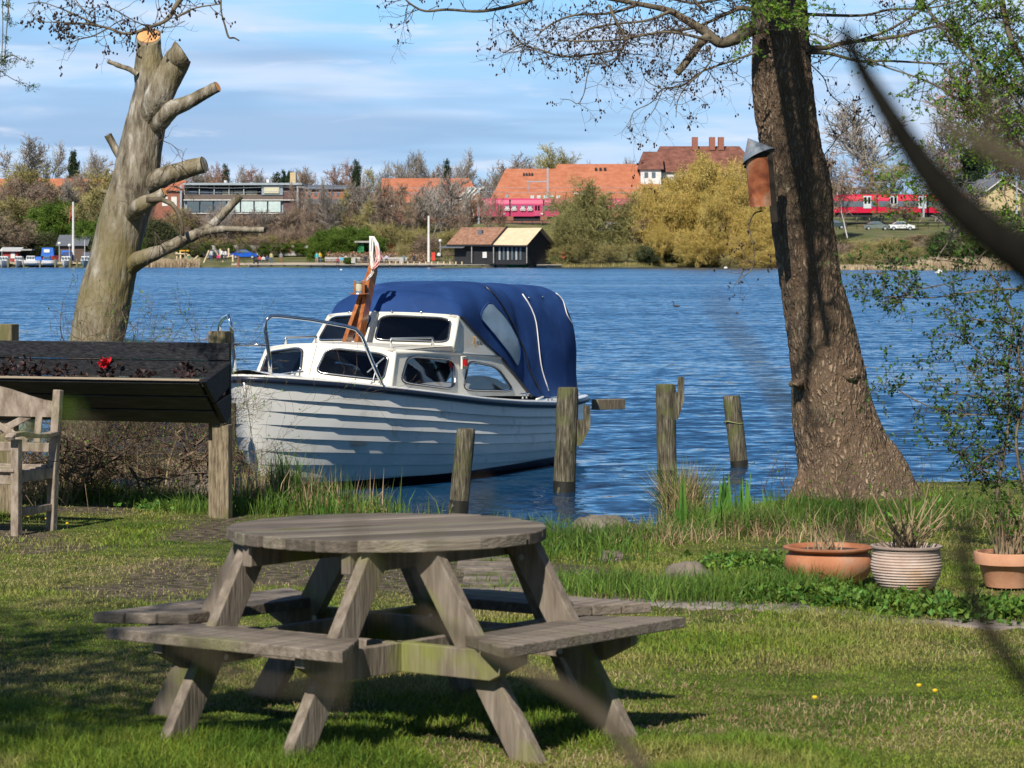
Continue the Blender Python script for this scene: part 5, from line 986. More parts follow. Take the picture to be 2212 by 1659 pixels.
    MB().tube([W(t, .94+.03*math.sin(t*7), .735+.01*math.sin(t*11)) for t in np.linspace(3.86, 4.85, 12)], .012, 6).build('hood_hem', M['white'], root, smooth=True)
    # bow rails
    for side in (1, -1):
        P = [W(.13, side*.20, 1.14), W(.12, side*.20, 1.3), W(.07, side*.19, 1.56), W(.05, side*.20, 1.66), W(.09, side*.24, 1.703), W(.16, side*.30, 1.70), W(.35, side*.5, 1.665), W(.60, side*.72, 1.60), W(.68, side*.78, 1.57), W(.73, side*.82, 1.50), W(.82, side*.88, 1.25), W(.92, side*.93, 1.02)]
        MB().tube(P, .0185, 10).build('bow_rail', M['chrome'], root, smooth=True)
        for p in (P[0], P[-1]): MB().lathe([(0, 0), (.03, 0), (.03, .012), (.018, .03), (0, .03)], p-Vector((0, 0, .02)), 12).build('rail_foot', M['chrome'], root)
    MB().tube([W(.10, -.20, 1.43), W(.10, .20, 1.43)], .014, 8).build('cross_rail', M['chrome'], root, smooth=True)
    for side in (1, -1):
        a, b_ = W(1.55, side*.62, 1.445), W(2.2, side*.70, 1.435); MB().tube([a, b_], .011, 8).build('grab_rail', M['steel'], root, smooth=True)
        for q in (a, b_): MB().tube([q-Vector((0, 0, .09)), q-Vector((0, 0, .02)), q], [.02, .01, .017], 10).build('rail_stand', M['chrome'], root, smooth=True)
    # mast: two varnished legs meeting, lantern shelf, lantern
    top = W(2.20, 0, 2.16)
    for v in (-.075, .075):
        d = (top-W(1.78, v, 1.37)); mb = MB(); base = W(1.80, v, 1.375); mb.bar(base, top-d*.02 if v > 0 else top-d*.12, .042, .125, up=tuple(W(0, 0, 0)-W(1, 0, 0)))
        bev(mb.build('mast_leg', M['mast'], root), .004)
    bev(MB().bar(W(2.02, 0, 1.82), top+Vector((0, 0, .02)), .065, .095, up=tuple(W(0, 0, 0)-W(1, 0, 0))).build('mast_head', M['mast'], root), .006)
    bev(MB().bar(W(1.80, -.13, 1.385), W(1.80, .13, 1.385), .12, .02).build('mast_foot', M['mast'], root), .004)
    sh = W(1.93, 0, 1.875); MB().lathe([(0, 0), (.095, 0), (.098, .006), (.095, .014), (0, .014)], sh, 28).build('lantern_shelf', M['mast'], root)
    bev(MB().box(sh+Vector((.045, .03, .075)), (.025, .12, .13)).box(sh+Vector((.0, .05, .075)), (.11, .025, .13)).build('lantern_box', M['mast'], root), .004)
    MB().lathe([(0, .014), (.04, .014), (.04, .035), (.034, .038)], sh, 20).lathe([(.034, .112), (.042, .115), (.042, .138), (.02, .145), (0, .145)], sh, 20).build('lantern_cap', M['chrome'], root, smooth=True, sharp=40)
    MB().lathe([(.034, .036), (.036, .07), (.034, .113)], sh, 20).build('lantern_glass', plain('ribbed_glass', (.55, .5, .35), .15), root, smooth=True)
    # side light, cleats, wiper
    q = W(2.50, .90, 1.175); MB().box(q-Vector((.02, -.02, 0)), (.05, .04, .13)).build('light_bracket', M['cream'], root); MB().lathe([(0, -.065), (.03, -.065), (.03, -.035), (.026, -.033), (.026, -.033)], q, 16).lathe([(.026, .033), (.03, .035), (.03, .06), (0, .06)], q, 16).build('light_housing', M['chrome'], root, smooth=True, sharp=40)
    MB().lathe([(.026, -.034), (.027, 0), (.026, .034)], q, 16).build('red_light', M['red'], root, smooth=True)
    for a, c in (((3.55, 1.0), .80), ((.42, .30), 1.165), ((4.0, 1.06), .73)):
        p0 = W(a[0]-.09, a[1], c); p1 = W(a[0]+.09, a[1], c); MB().tube([p0, p1], .011, 8).tube([W(a[0]-.04, a[1], c-.05), W(a[0]-.04, a[1], c)], .009, 6).tube([W(a[0]+.04, a[1], c-.05), W(a[0]+.04, a[1], c)], .009, 6).build('cleat', M['chrome'], root, smooth=True)
    a = W(1.18, .62, 1.02); MB().tube([a, a+Vector((.03, -.02, .04)), W(1.24, .66, 1.2)], .006, 6).bar(W(1.19, .58, 1.13), W(1.27, .72, 1.27), .008, .012).build('wiper', M['steel'], root)
    # name lettering on the fin
    cu = bpy.data.curves.new('lettering', 'FONT'); cu.body = 'FJORD'; cu.size = .058; cu.extrude = .002; cu.space_character = .95
    to = bpy.data.objects.new('tmp', cu); COL.objects.link(to); bpy.context.view_layer.update(); me = bpy.data.meshes.new_from_object(to.evaluated_get(bpy.context.evaluated_depsgraph_get())); bpy.data.objects.remove(to)
    ux = (W(3.1, .81, 1.26)-W(2.6, .79, 1.29)).normalized(); nn = Vector((s60, -c60, 0)); nn = (nn-ux*nn.dot(ux)).normalized(); uy = nn.cross(ux); rot = Matrix((ux, uy, nn)).transposed().to_4x4()
    pos = W(2.77, .875, 1.345); me.transform(Matrix.Translation(pos-Vector(root.location))@rot); me.materials.clear(); me.materials.append(M['ink']); lo = bpy.data.objects.new('lettering', me); COL.objects.link(lo); lo.parent = root
    mb = MB(); p0 = pos-ux*.085
    def E(x, y): return p0+ux*x+uy*y
    mb.tube([E(.0, .085), E(.018, .03), E(.03, .085)], .006, 5).tube([E(.03, .085), E(.048, .03), E(.06, .085)], .006, 5).tube([E(.045, .03), E(.05, -.02), E(.07, -.025), E(.08, 0)], .006, 5).tube([E(-.03, .01), E(.0, .025), E(.02, .02)], .005, 5)
    mb.build('emblem', M['gold'], root)
    # hood lashed corner, outboard bracket at the stern
    bev(MB().box(W(5.15, -.2, .78), (.28, .2, .05), rot=R(67)).build('stern_board', M['weathered'], root), .005)
    # flag hanging on its little staff
    f = T('flag', 'faded pink and white flag hanging limp from a short staff on the boat mast', 'flag', W(2.22, 0, 2.18)); s0 = at(804, 590, 23.3); s1 = at(803, 508, 23.3)
    MB().tube([s0, s1], .006, 6).build('staff', M['rubber'], f)
    def strip(px, wds, mat, dy=0, nm='cloth'):
        rows = []
        px = np.array(px, float); n = 26
        for i in range(n):
            t = i/(n-1)*(len(px)-1); k = min(int(t), len(px)-2); g_ = t-k; x_, y_ = px[k]*(1-g_)+px[k+1]*g_; w_ = np.interp(t, range(len(wds)), wds)
            rows.append([at(x_+w_*(j/6-.5), y_, 23.28)+Vector((0, dy+.018*math.sin(j*1.7+i*.35), 0)) for j in range(7)])
        o = MB().grid(rows).build(nm, mat, f, smooth=True); m_ = o.modifiers.new('s', 'SOLIDIFY'); m_.thickness = .003
    strip([(802, 510), (802, 540), (803, 570), (805, 588)], [9, 9, 7, 5], M['flagw'], .02)
    strip([(806, 511), (813, 525), (817, 545), (816, 560), (808, 575), (803, 590)], [6, 9, 9, 8, 8, 4], M['flagw'])
    strip([(812, 530), (816, 545), (819, 560), (811, 574), (805, 582)], [4, 9, 12, 12, 6], M['flagp'], -.02)
    strip([(806, 588), (799, 597), (792, 606), (790, 616)], [5, 7, 7, 4], M['flagw'])
    root['_new'] = 1; f['_new'] = 1
    return root
def hullmat():
    m = M['white'].copy(); m.name = 'hull_paint'; nt = m.node_tree; b = [n for n in nt.nodes if n.type == 'BSDF_PRINCIPLED'][0]; src = b.inputs['Base Color'].links[0].from_socket
    ge = nt.nodes.new('ShaderNodeNewGeometry'); sp = nt.nodes.new('ShaderNodeSeparateXYZ'); nt.links.new(ge.outputs['Position'], sp.inputs[0])
    mr = nt.nodes.new('ShaderNodeMapRange'); mr.inputs['From Min'].default_value = .085; mr.inputs['From Max'].default_value = .09; nt.links.new(sp.outputs['Z'], mr.inputs['Value'])
    mx = nt.nodes.new('ShaderNodeMix'); mx.data_type = 'RGBA'; nt.links.new(mr.outputs[0], mx.inputs['Factor']); mx.inputs['A'].default_value = (.008, .01, .018, 1); nt.links.new(src, mx.inputs['B']); nt.links.new(mx.outputs['Result'], b.inputs['Base Color'])
    b.inputs['Roughness'].default_value = .3; b.inputs['Coat Weight'].default_value = 0; b.inputs['Specular IOR Level'].default_value = .35
    return m
M['hullw'] = hullmat()
boat()
# ------------------------------------------------------------ far shore: tree prototypes (unit height)
def norm3(a): l = math.sqrt(a[0]*a[0]+a[1]*a[1]+a[2]*a[2]) or 1; return (a[0]/l, a[1]/l, a[2]/l)
def grow(seed, H=1.0, r0=.02, lv=3, kids=(2, 2, 2), n=(9, 4, 3, 2), ratio=(.42, .5, .55), start=2, ang=(.9, .8, .8), up=(.05, .12, .1, .05), wob=.12, multi=1, lim=1.0):
    r = random.Random(seed); out = []
    def br(p, d, L, rad, lev):
        k = n[lev]; st = L/k
        for i in range(k):
            d = norm3((d[0]+r.gauss(0, wob), d[1]+r.gauss(0, wob), d[2]+r.gauss(0, wob)+up[lev])); q = (p[0]+d[0]*st, p[1]+d[1]*st, p[2]+d[2]*st); r2 = rad*(.86 if lev == 0 else .75)
            out.append((p, q, rad, r2, lev))
            if lev < lv and i >= (start if lev == 0 else 0):
                for _ in range(kids[lev]):
                    a = r.uniform(0, 6.28); th_ = ang[lev]*r.uniform(.6, 1.25); u = norm3((-d[1], d[0], .01)); v = (d[1]*u[2]-d[2]*u[1], d[2]*u[0]-d[0]*u[2], d[0]*u[1]-d[1]*u[0]); c, s = math.cos(th_), math.sin(th_)
                    e = tuple(d[j]*c+(u[j]*math.cos(a)+v[j]*math.sin(a))*s for j in range(3)); br(q, e, L*ratio[lev]*r.uniform(.7, 1.15)*(1-.35*i/k if lev == 0 else 1), r2*.55, lev+1)
            p, rad = q, r2
    for m_ in range(multi): br((r.gauss(0, .02)*(multi > 1), r.gauss(0, .02)*(multi > 1), -.02), norm3((r.gauss(0, .25)*(multi > 1), r.gauss(0, .25)*(multi > 1), 1)), H*(.85 if lv > 1 else 1), r0, 0)
    return out
def mkmat(nm, a, b, isl=.35, tr=0): return pm(nm, [a, b], 3, .9, island=isl, trans=tr)
FM = dict(trunk=mkmat('far_bark', (.16, .13, .095), (.26, .22, .16)), brown=mkmat('bare_twigs_brown', (.20, .145, .105), (.30, .22, .16)), grey=mkmat('bare_twigs_grey', (.19, .165, .14), (.31, .27, .23)), red=mkmat('bare_twigs_reddish', (.24, .14, .10), (.36, .22, .16)),
  olive=mkmat('olive_twigs', (.22, .19, .07), (.34, .29, .11)), gold=mkmat('golden_willow', (.46, .35, .09), (.66, .51, .17), .3, .35), oliveleaf=mkmat('olive_willow', (.24, .23, .08), (.38, .35, .14), .35, .3), green=mkmat('fresh_green', (.07, .13, .015), (.15, .22, .035), .4, .3),
  dark=mkmat('evergreen', (.015, .03, .015), (.035, .06, .025), .4), white=mkmat('birch_bark', (.45, .42, .38), (.62, .60, .56), .2), birchtwig=mkmat('birch_twigs', (.25, .17, .12), (.36, .27, .20)), hedge=mkmat('beech_hedge', (.20, .10, .05), (.32, .18, .10), .4), reed=mkmat('reed_bed', (.40, .30, .18), (.58, .46, .30), .3), dkgreen=mkmat('dark_shrub', (.06, .075, .03), (.12, .13, .055), .4, .2))
PROTO = {}
def proto(key, segsd, tm, cm, leaf=None, name='bare_tree', rk=1, lum=1):
    lo = [s for s in segsd if s[4] == 0]; hi = [s for s in segsd if s[4] > 0]; z = max(s[1][2] for s in segsd); wx = np.percentile(np.abs([s[1][0] for s in segsd]), 97)
    o = bpy.data.objects.new(name, None); COL.objects.link(o); ks = []
    def mk(L, n_, m_, mult=1): 
        a = np.array([s[0] for s in L])/z; b = np.array([s[1] for s in L])/z; mn = .0026 if n_ == 'crown' else .004; q = MB().segs(a, b, np.maximum(np.array([s[2] for s in L])/z*mult*rk, mn), np.maximum(np.array([s[3] for s in L])/z*mult*rk, mn*.75), 5 if n_ == 'trunk' else 3); return q
    t = mk(lo, 'trunk', tm).build('trunk', tm); t.parent = o; ks.append((t, []))
    if hi or leaf is not None:
        mb = mk(hi, 'crown', cm) if hi else MB()
        if leaf is not None: leaf(mb, [s for s in hi], z)
        c = mb.build('crown', cm); c.parent = o; ks.append((c, []))
    PROTO[key] = (o, ks, wx/z, name)
for i in range(3): proto('brown%d' % i, grow(100+i, r0=.013, kids=(3, 2, 3), n=(9, 4, 3, 2), ratio=(.40, .5, .6), wob=.13), FM['trunk'], FM['brown'], rk=.8)
for i in range(3): proto('grey%d' % i, grow(200+i, r0=.014, kids=(2, 3, 2), n=(8, 4, 3, 3), ratio=(.50, .5, .55), up=(.08, .16, .1, .06), start=3, ang=(.75, .7, .7)), FM['trunk'], FM['grey'], rk=.8)
for i in range(2): proto('red%d' % i, grow(250+i, r0=.011, kids=(3, 3, 2), n=(9, 3, 3, 3), ratio=(.36, .5, .6), up=(.1, .15, .1, .06), start=2), FM['trunk'], FM['red'], rk=.8)
for i in range(2): proto('olive%d' % i, grow(300+i, r0=.012, kids=(3, 3, 3), n=(8, 3, 3, 2), ratio=(.40, .5, .6), start=1), FM['trunk'], FM['olive'], rk=.8)
for i in range(2): proto('bushb%d' % i, grow(400+i, r0=.012, kids=(2, 3, 2), n=(5, 3, 3, 2), ratio=(.6, .55, .6), start=0, multi=5, up=(.0, .05, .05, 0)), FM['brown'], FM['brown'], name='bare_shrub', rk=.9)
proto('bushd', grow(410, r0=.012, kids=(2, 3, 2), n=(5, 3, 3, 2), ratio=(.6, .55, .6), start=0, multi=5, up=(.0, .05, .05, 0)), FM['trunk'], FM['olive'], name='bare_shrub', rk=.9)
def rl(m, L, W, up, k=1, jit=.02, seed=1, lev=2):
    def f(mb, hi, z):
        r = np.random.default_rng(seed); P = np.array([s[1] for s in hi if s[4] >= lev])/z; P = np.repeat(P, k, 0)+r.normal(0, jit, (len(P)*k, 3)); mb.leaves(P, L, W, up, .7, rg=r, bend=.05)
    return f
for i in range(2): proto('birch%d' % i, grow(500+i, r0=.011, kids=(3, 2, 3), n=(10, 4, 3, 3), ratio=(.36, .5, .6), up=(.05, .1, -.05, -.25), start=2, ang=(.7, .7, .8)), FM['white'], FM['birchtwig'], name='birch_tree')
for i in range(2): proto('gold%d' % i, grow(600+i, r0=.022, kids=(3, 3, 3), n=(6, 4, 3, 2), ratio=(.62, .5, .5), up=(.0, .10, .02, -.1), start=0, ang=(1.0, .9, .9), multi=2), FM['trunk'], FM['gold'], rl(0, .030, .0055, (0, 0, -.8), 6, .016, 3, 3), name='willow_tree')
proto('owill', grow(610, r0=.02, kids=(3, 3, 3), n=(6, 4, 3, 2), ratio=(.62, .5, .5), up=(.0, .10, .02, -.1), start=0, ang=(1.0, .9, .9), multi=2), FM['trunk'], FM['oliveleaf'], rl(0, .028, .004, (0, 0, -.5), 3, .018, 4, 3), name='willow_tree')
for i in range(2): proto('green%d' % i, grow(700+i, r0=.015, kids=(3, 3, 2), n=(5, 4, 3, 2), ratio=(.6, .55, .5), start=0, multi=4), FM['trunk'], FM['green'], rl(0, .034, .014, (0, 0, .2), 6, .025, 5, 2), name='green_bush')
proto('dkbush', grow(705, r0=.015, kids=(3, 3, 2), n=(5, 4, 3, 2), ratio=(.6, .55, .5), start=0, multi=4), FM['trunk'], FM['dkgreen'], rl(0, .034, .014, (0, 0, .2), 6, .03, 5, 2), name='dark_bush')
proto('ever', grow(710, r0=.02, kids=(3, 3, 3), n=(8, 3, 3, 2), ratio=(.33, .5, .6), start=1), FM['trunk'], FM['dark'], rl(0, .035, .016, (0, 0, .2), 5, .015, 7, 2), name='evergreen_tree')
proto('spruce', grow(720, r0=.012, kids=(7, 3), lv=2, n=(16, 4, 2), ratio=(.22, .5), start=1, ang=(1.5, .7, .7), wob=.02, up=(.2, 0, 0)), FM['trunk'], FM['dark'], rl(0, .03, .012, (0, 0, .1), 3, .008, 9, 1), name='spruce_tree')
used = {}
TREES = []
def tree(kind, cx, top, wpx, Y, label=None, group=None, low=None):
    if kind in ('brown', 'grey'): kind += str(len(TREES) % 3)
    elif kind in ('red', 'olive', 'birch', 'gold', 'green', 'bushb'): kind += str(len(TREES) % 2)
    o, ks, wn, nm = PROTO[kind]; p = at(cx, top, Y); zb = gzs(p.x, Y) if low is None else at(0, low, Y).z; h = max(1.0, p.z-zb); w_ = wpx*Y/FD/2/max(wn, .05); w_ = min(max(w_, h*.45), h*2.6)
    loc = (p.x, Y, zb-.1); sc = (w_, w_, h); rz = random.uniform(0, 6.28)
    TREES.append(kind)
    lb = label or auto_label(nm, kind, cx, top, Y)
    if kind not in used:
        used[kind] = 1; o.location = loc; o.scale = sc; o.rotation_euler = (0, 0, rz); o['label'] = lb; o['category'] = 'shrub' if 'shrub' in nm or 'bush' in nm else 'tree'; o['group'] = group or 'trees and shrubs on the far shore'
    else:
        c = copy_fast(o, ks, loc, rz, sc, lb, group or 'trees and shrubs on the far shore'); c[0]['category'] = 'shrub' if 'shrub' in nm or 'bush' in nm else 'tree'
MARKS = [(15, 'over the red hut'), (60, 'behind the blue-covered boat'), (110, 'above the boat on land'), (158, 'by the marina flagpole'), (200, 'just left of the sawn tree'), (250, 'behind the sawn trunk'), (345, 'right of the sawn tree'), (395, 'at the office left corner'), (450, 'over the playground'), (528, 'above the blue car'), (600, 'over the pale wall'), (643, 'at the office right corner'), (700, 'behind the green bush'), (760, 'behind the roofed stand'), (803, 'above the boat flag'), (850, 'before the tiled hall'), (926, 'by the white pole'), (970, 'at the glass gable'), (1034, 'at the pink train nose'), (1090, 'above the kiosk brown roof'), (1150, 'above the kiosk tan roof'), (1210, 'at the lifebuoy'), (1290, 'in front of the bridge'), (1370, 'left of the golden willow'), (1430, 'at the no-entry sign'), (1530, 'below the three chimneys'), (1640, 'left of the birdhouse'), (1790, 'right of the big trunk'), (1832, 'by the tall birch'), (1890, 'over the grey-green car'), (1945, 'over the white car'), (2010, 'left of the evergreen'), (2080, 'by the dark evergreen'), (2150, 'by the gabled house'), (2200, 'at the right edge')]
_cnt = {}
def auto_label(nm, kind, cx, top, Y):
    mk = min(MARKS, key=lambda q: abs(q[0]-cx))[1]; k0 = kind.rstrip('012')
    ad = {'brown': 'bare brown tree', 'grey': 'bare grey tree', 'red': 'bare reddish tree', 'olive': 'olive budding tree', 'bushb': 'bare brown shrub', 'bushd': 'olive twiggy shrub', 'birch': 'white-barked birch', 'gold': 'golden willow', 'owill': 'olive willow', 'green': 'fresh green bush', 'dkbush': 'dark green bush', 'ever': 'dark evergreen', 'spruce': 'narrow dark spruce'}[k0]
    where = 'on the skyline' if Y > 480 else 'behind the railway' if Y > 407 else 'on the embankment' if Y > 372 else 'near the far waterline'
    s = '%s %s, %s' % (ad, where, mk); _cnt[s] = _cnt.get(s, 0)+1
    return s if _cnt[s] == 1 else s+', '+['second one', 'third one', 'fourth one', 'fifth one', 'sixth one', 'seventh one'][_cnt[s]-2]
R2 = random.Random(11)
# skyline
for cx, top, w_, k in [(-20, 290, 80, 'grey'), (20, 282, 90, 'grey'), (58, 305, 70, 'brown'), (98, 303, 80, 'grey'), (145, 322, 34, 'ever'), (180, 318, 60, 'grey'), (215, 335, 70, 'brown'), (255, 345, 70, 'brown'), (300, 340, 70, 'red'), (345, 330, 60, 'grey'), (375, 335, 60, 'brown'), (405, 348, 50, 'grey'), (440, 358, 50, 'brown'), (472, 350, 50, 'red'), (486, 352, 14, 'spruce'), (515, 352, 60, 'grey'), (545, 352, 50, 'red'), (575, 362, 50, 'grey'), (600, 366, 22, 'spruce'), (618, 362, 20, 'spruce'), (632, 368, 18, 'ever'), (662, 362, 50, 'brown'), (690, 352, 50, 'grey'), (722, 350, 60, 'red'), (748, 335, 60, 'red'), (769, 346, 13, 'spruce'), (800, 352, 60, 'olive'), (828, 342, 60, 'grey'), (855, 325, 60, 'grey'), (889, 330, 60, 'grey'), (925, 325, 60, 'grey'), (950, 345, 50, 'brown'), (967, 344, 14, 'spruce'), (988, 320, 65, 'grey'), (1020, 342, 60, 'brown'), (1050, 355, 50, 'grey'), (1078, 345, 60, 'brown'), (1100, 325, 60, 'grey'), (1140, 350, 50, 'brown'), (1180, 330, 60, 'olive'), (1210, 296, 80, 'olive'), (1240, 325, 50, 'olive'), (1268, 345, 40, 'grey'), (1320, 345, 40, 'brown'), (1360, 340, 50, 'brown')]:
    tree(k, cx, top+R2.uniform(-4, 4), w_*1.15, R2.uniform(500, 530))
for cx, top in [(35, 365), (120, 372), (300, 372), (425, 370), (500, 372), (590, 376), (670, 376), (770, 376), (870, 372), (960, 372), (1060, 372)]: tree('brown', cx, top, 90, 545)
for i in range(9): tree(['brown', 'grey', 'olive', 'brown'][i % 4], 672+i*42+R2.uniform(-8, 8), R2.uniform(375, 420), R2.uniform(60, 90), R2.uniform(382, 390))
for i in range(10): tree(['brown', 'olive', 'brown', 'grey'][i % 4], -10+i*26, R2.uniform(368, 400), 100, R2.uniform(392, 405))
for i in range(9): tree(['brown', 'grey'][i % 2], 402+i*29+R2.uniform(-8, 8), R2.uniform(418, 452), R2.uniform(50, 75), R2.uniform(380, 388))
# left park trees
for cx, top, w_, k, Y in [(28, 360, 110, 'olive', 430), (88, 350, 120, 'olive', 428), (140, 375, 100, 'brown', 425), (190, 360, 110, 'olive', 420), (-5, 400, 100, 'brown', 388), (50, 420, 110, 'olive', 386), (110, 430, 110, 'green', 378), (150, 445, 90, 'brown', 380), (200, 395, 110, 'olive', 376), (75, 400, 90, 'brown', 392), (20, 455, 110, 'brown', 366), (190, 470, 90, 'green', 366), (62, 470, 80, 'brown', 367), (240, 400, 100, 'olive', 377), (300, 440, 90, 'brown', 380), (345, 470, 90, 'dkbush', 372), (375, 440, 80, 'olive', 383), (330, 400, 80, 'brown', 388), (100, 500, 70, 'dkbush', 368), (225, 500, 80, 'dkbush', 364), (265, 505, 70, 'green', 364), (0, 500, 60, 'dkbush', 368)]: tree(k, cx, top, w_, Y)
# saplings and trees along the embankment in front of the railway
for cx, top, w_, k in [(415, 440, 60, 'brown'), (450, 455, 60, 'grey'), (490, 430, 50, 'grey'), (520, 460, 60, 'brown'), (560, 445, 50, 'grey'), (590, 460, 50, 'brown'), (615, 440, 50, 'brown'), (655, 430, 60, 'brown'), (680, 400, 60, 'grey'), (705, 425, 60, 'brown'), (735, 400, 70, 'grey'), (760, 385, 60, 'brown'), (790, 420, 60, 'olive'), (815, 370, 70, 'grey'), (845, 400, 70, 'brown'), (875, 395, 70, 'grey'), (900, 420, 60, 'brown'), (955, 400, 60, 'grey'), (985, 425, 60, 'brown'), (1015, 440, 50, 'brown'), (1000, 395, 50, 'grey'), (1075, 410, 34, 'red')]: tree(k, cx, top, w_*1.1, R2.uniform(378, 386))
tree('grey', 923, 352, 120, 366, 'tall bare spreading tree with a stout trunk beside the white promenade pole')
tree('birch', 1062, 408, 60, 384, 'slender white birch in front of the left end of the pink train')
tree('birch', 1393, 452, 60, 358, 'forked white-barked birch in front of the bridge at the golden willow')
for i, cx in enumerate(range(392, 700, 17)): tree('bushb', cx, R2.uniform(474, 496), 66, R2.uniform(381, 384.5)); tree('bushd' if i % 3 else 'bushb', cx+8, R2.uniform(500, 512), 60, R2.uniform(379.5, 380.5))
for i, cx in enumerate(range(880, 1000, 24)): tree('bushd', cx, R2.uniform(485, 500), 56, 379)
for cx in range(405, 700, 42): tree('green', cx, R2.uniform(516, 524), 42, 379)
for cx, top, w_, k, Y in [(712, 490, 60, 'green', 363), (735, 500, 70, 'green', 362), (775, 486, 90, 'green', 365), (840, 470, 110, 'bushd', 368), (880, 485, 90, 'bushd', 368), (800, 505, 60, 'green', 364), (910, 495, 70, 'bushb', 366), (685, 505, 40, 'green', 364), (868, 520, 26, 'bushd', 357), (965, 535, 22, 'bushb', 356), (756, 553, 24, 'green', 353)]: tree(k, cx, top, w_, Y)
# right of the kiosk
for cx, top, w_, k, Y in [(1290, 372, 190, 'owill', 356), (1225, 440, 110, 'owill', 355), (1350, 400, 130, 'owill', 357), (1190, 500, 90, 'owill', 354), (1262, 500, 90, 'bushd', 352), (1320, 520, 80, 'bushd', 352), (1210, 525, 60, 'bushd', 353), (1375, 515, 80, 'bushd', 353), (1160, 520, 50, 'bushd', 360),
  (1530, 318, 250, 'gold', 354), (1440, 370, 150, 'gold', 355), (1630, 318, 150, 'gold', 356), (1480, 345, 150, 'gold', 360), (1590, 360, 170, 'gold', 350), (1660, 430, 110, 'gold', 347), (1425, 470, 90, 'gold', 352), (1510, 480, 110, 'gold', 347), (1620, 490, 110, 'gold', 345), (1670, 520, 90, 'gold', 343), (1405, 520, 60, 'dkbush', 352), (1450, 530, 70, 'dkbush', 352), (1540, 535, 80, 'dkbush', 350), (1720, 500, 80, 'gold', 338), (1570, 545, 40, 'bushd', 344)]: tree(k, cx, top, w_, Y)
# right shore
tree('birch', 1832, 310, 150, 352, 'tall white birch standing alone right of the big trunk')
for cx, top, w_, k, Y in [(1800, 345, 70, 'birch', 425), (1780, 390, 90, 'olive', 412), (1850, 345, 100, 'red', 415), (1905, 340, 110, 'olive', 412), (1880, 395, 90, 'brown', 408), (1935, 195, 170, 'grey', 420), (1985, 250, 150, 'grey', 425), (1890, 240, 120, 'grey', 440), (2050, 155, 210, 'grey', 430), (2130, 120, 200, 'red', 440), (2200, 140, 180, 'grey', 435), (2020, 300, 110, 'brown', 425), (2120, 300, 120, 'brown', 425), (2210, 300, 120, 'red', 430), (2080, 318, 90, 'ever', 400), (2100, 400, 70, 'ever', 396), (2150, 400, 60, 'brown', 420), (2050, 420, 70, 'olive', 395), (1745, 420, 60, 'olive', 415), (2235, 380, 90, 'brown', 410),
   (2008, 375, 120, 'grey', 304), (2060, 430, 110, 'brown', 330), (1960, 430, 80, 'brown', 385), (2120, 470, 80, 'green', 330), (2180, 450, 110, 'brown', 332), (2050, 500, 90, 'dkbush', 318), (1760, 495, 90, 'dkbush', 350), (1800, 505, 60, 'dkbush', 352), (2150, 500, 90, 'dkbush', 318), (2210, 480, 90, 'dkbush', 325), (2100, 520, 70, 'green', 312)]: tree(k, cx, top, w_, Y)
for cx in range(1740, 2150, 22): tree('bushb' if cx % 4 else 'bushd', cx, R2.uniform(500, 516), 75, R2.uniform(322, 350))
for cx in range(1750, 2000, 45): tree('bushd', cx, R2.uniform(525, 535), 60, R2.uniform(308, 318))
# reeds, hedges (uncountable growth)
def strip(x0, x1, Y0, Y1, h, n, nm, mat, W=.06):
    r = np.random.default_rng(int(x0)); y = r.uniform(Y0, Y1, n); x = (r.uniform(x0, x1, n)-HX)*y/FD; z = np.maximum(gz(x, y), 0); MBb = MB().blades(np.stack([x, y, z], -1), h, W, .12, rg=r); return tag(MBb.build(nm, mat), None, None, kind='stuff')
strip(300, 432, 349, 352, 1.25, 3500, 'reed_bed', FM['reed']); strip(1985, 2190, 296, 301, 1.5, 5000, 'reed_bed', FM['reed']); strip(1790, 1990, 298, 301, .7, 2200, 'reed_bed', FM['reed']); strip(1200, 1700, 349.5, 352, .5, 3000, 'shore_grass', FM['olive'])
def hedge(x0, x1, Y, h, mat, label, top_=None):
    a, b = at(x0, 560, Y), at(x1, 560, Y); z = gzs(a.x, Y); t = T('hedge', label, 'hedge', (a.x, Y, z)); n = int((b.x-a.x)*h*90); r = np.random.default_rng(int(x0)); P = np.stack([r.uniform(a.x, b.x, n), Y+r.uniform(-.6, .6, n), z+r.uniform(0, h, n)], -1)
    MB().leaves(P, .3, .2, (0, 0, .1), 1, rg=r).build('leaves', mat, t); MB().box(((a.x+b.x)/2, Y+.1, z+h*.45), (b.x-a.x-.3, .7, h*.85)).build('twig_core', FM['trunk'], t)
hedge(705, 922, 359.5, 1.6, FM['hedge'], 'long clipped brown beech hedge behind the promenade benches'); hedge(962, 1068, 355, 1.1, FM['green'], 'low green hedge in front of the kiosk')
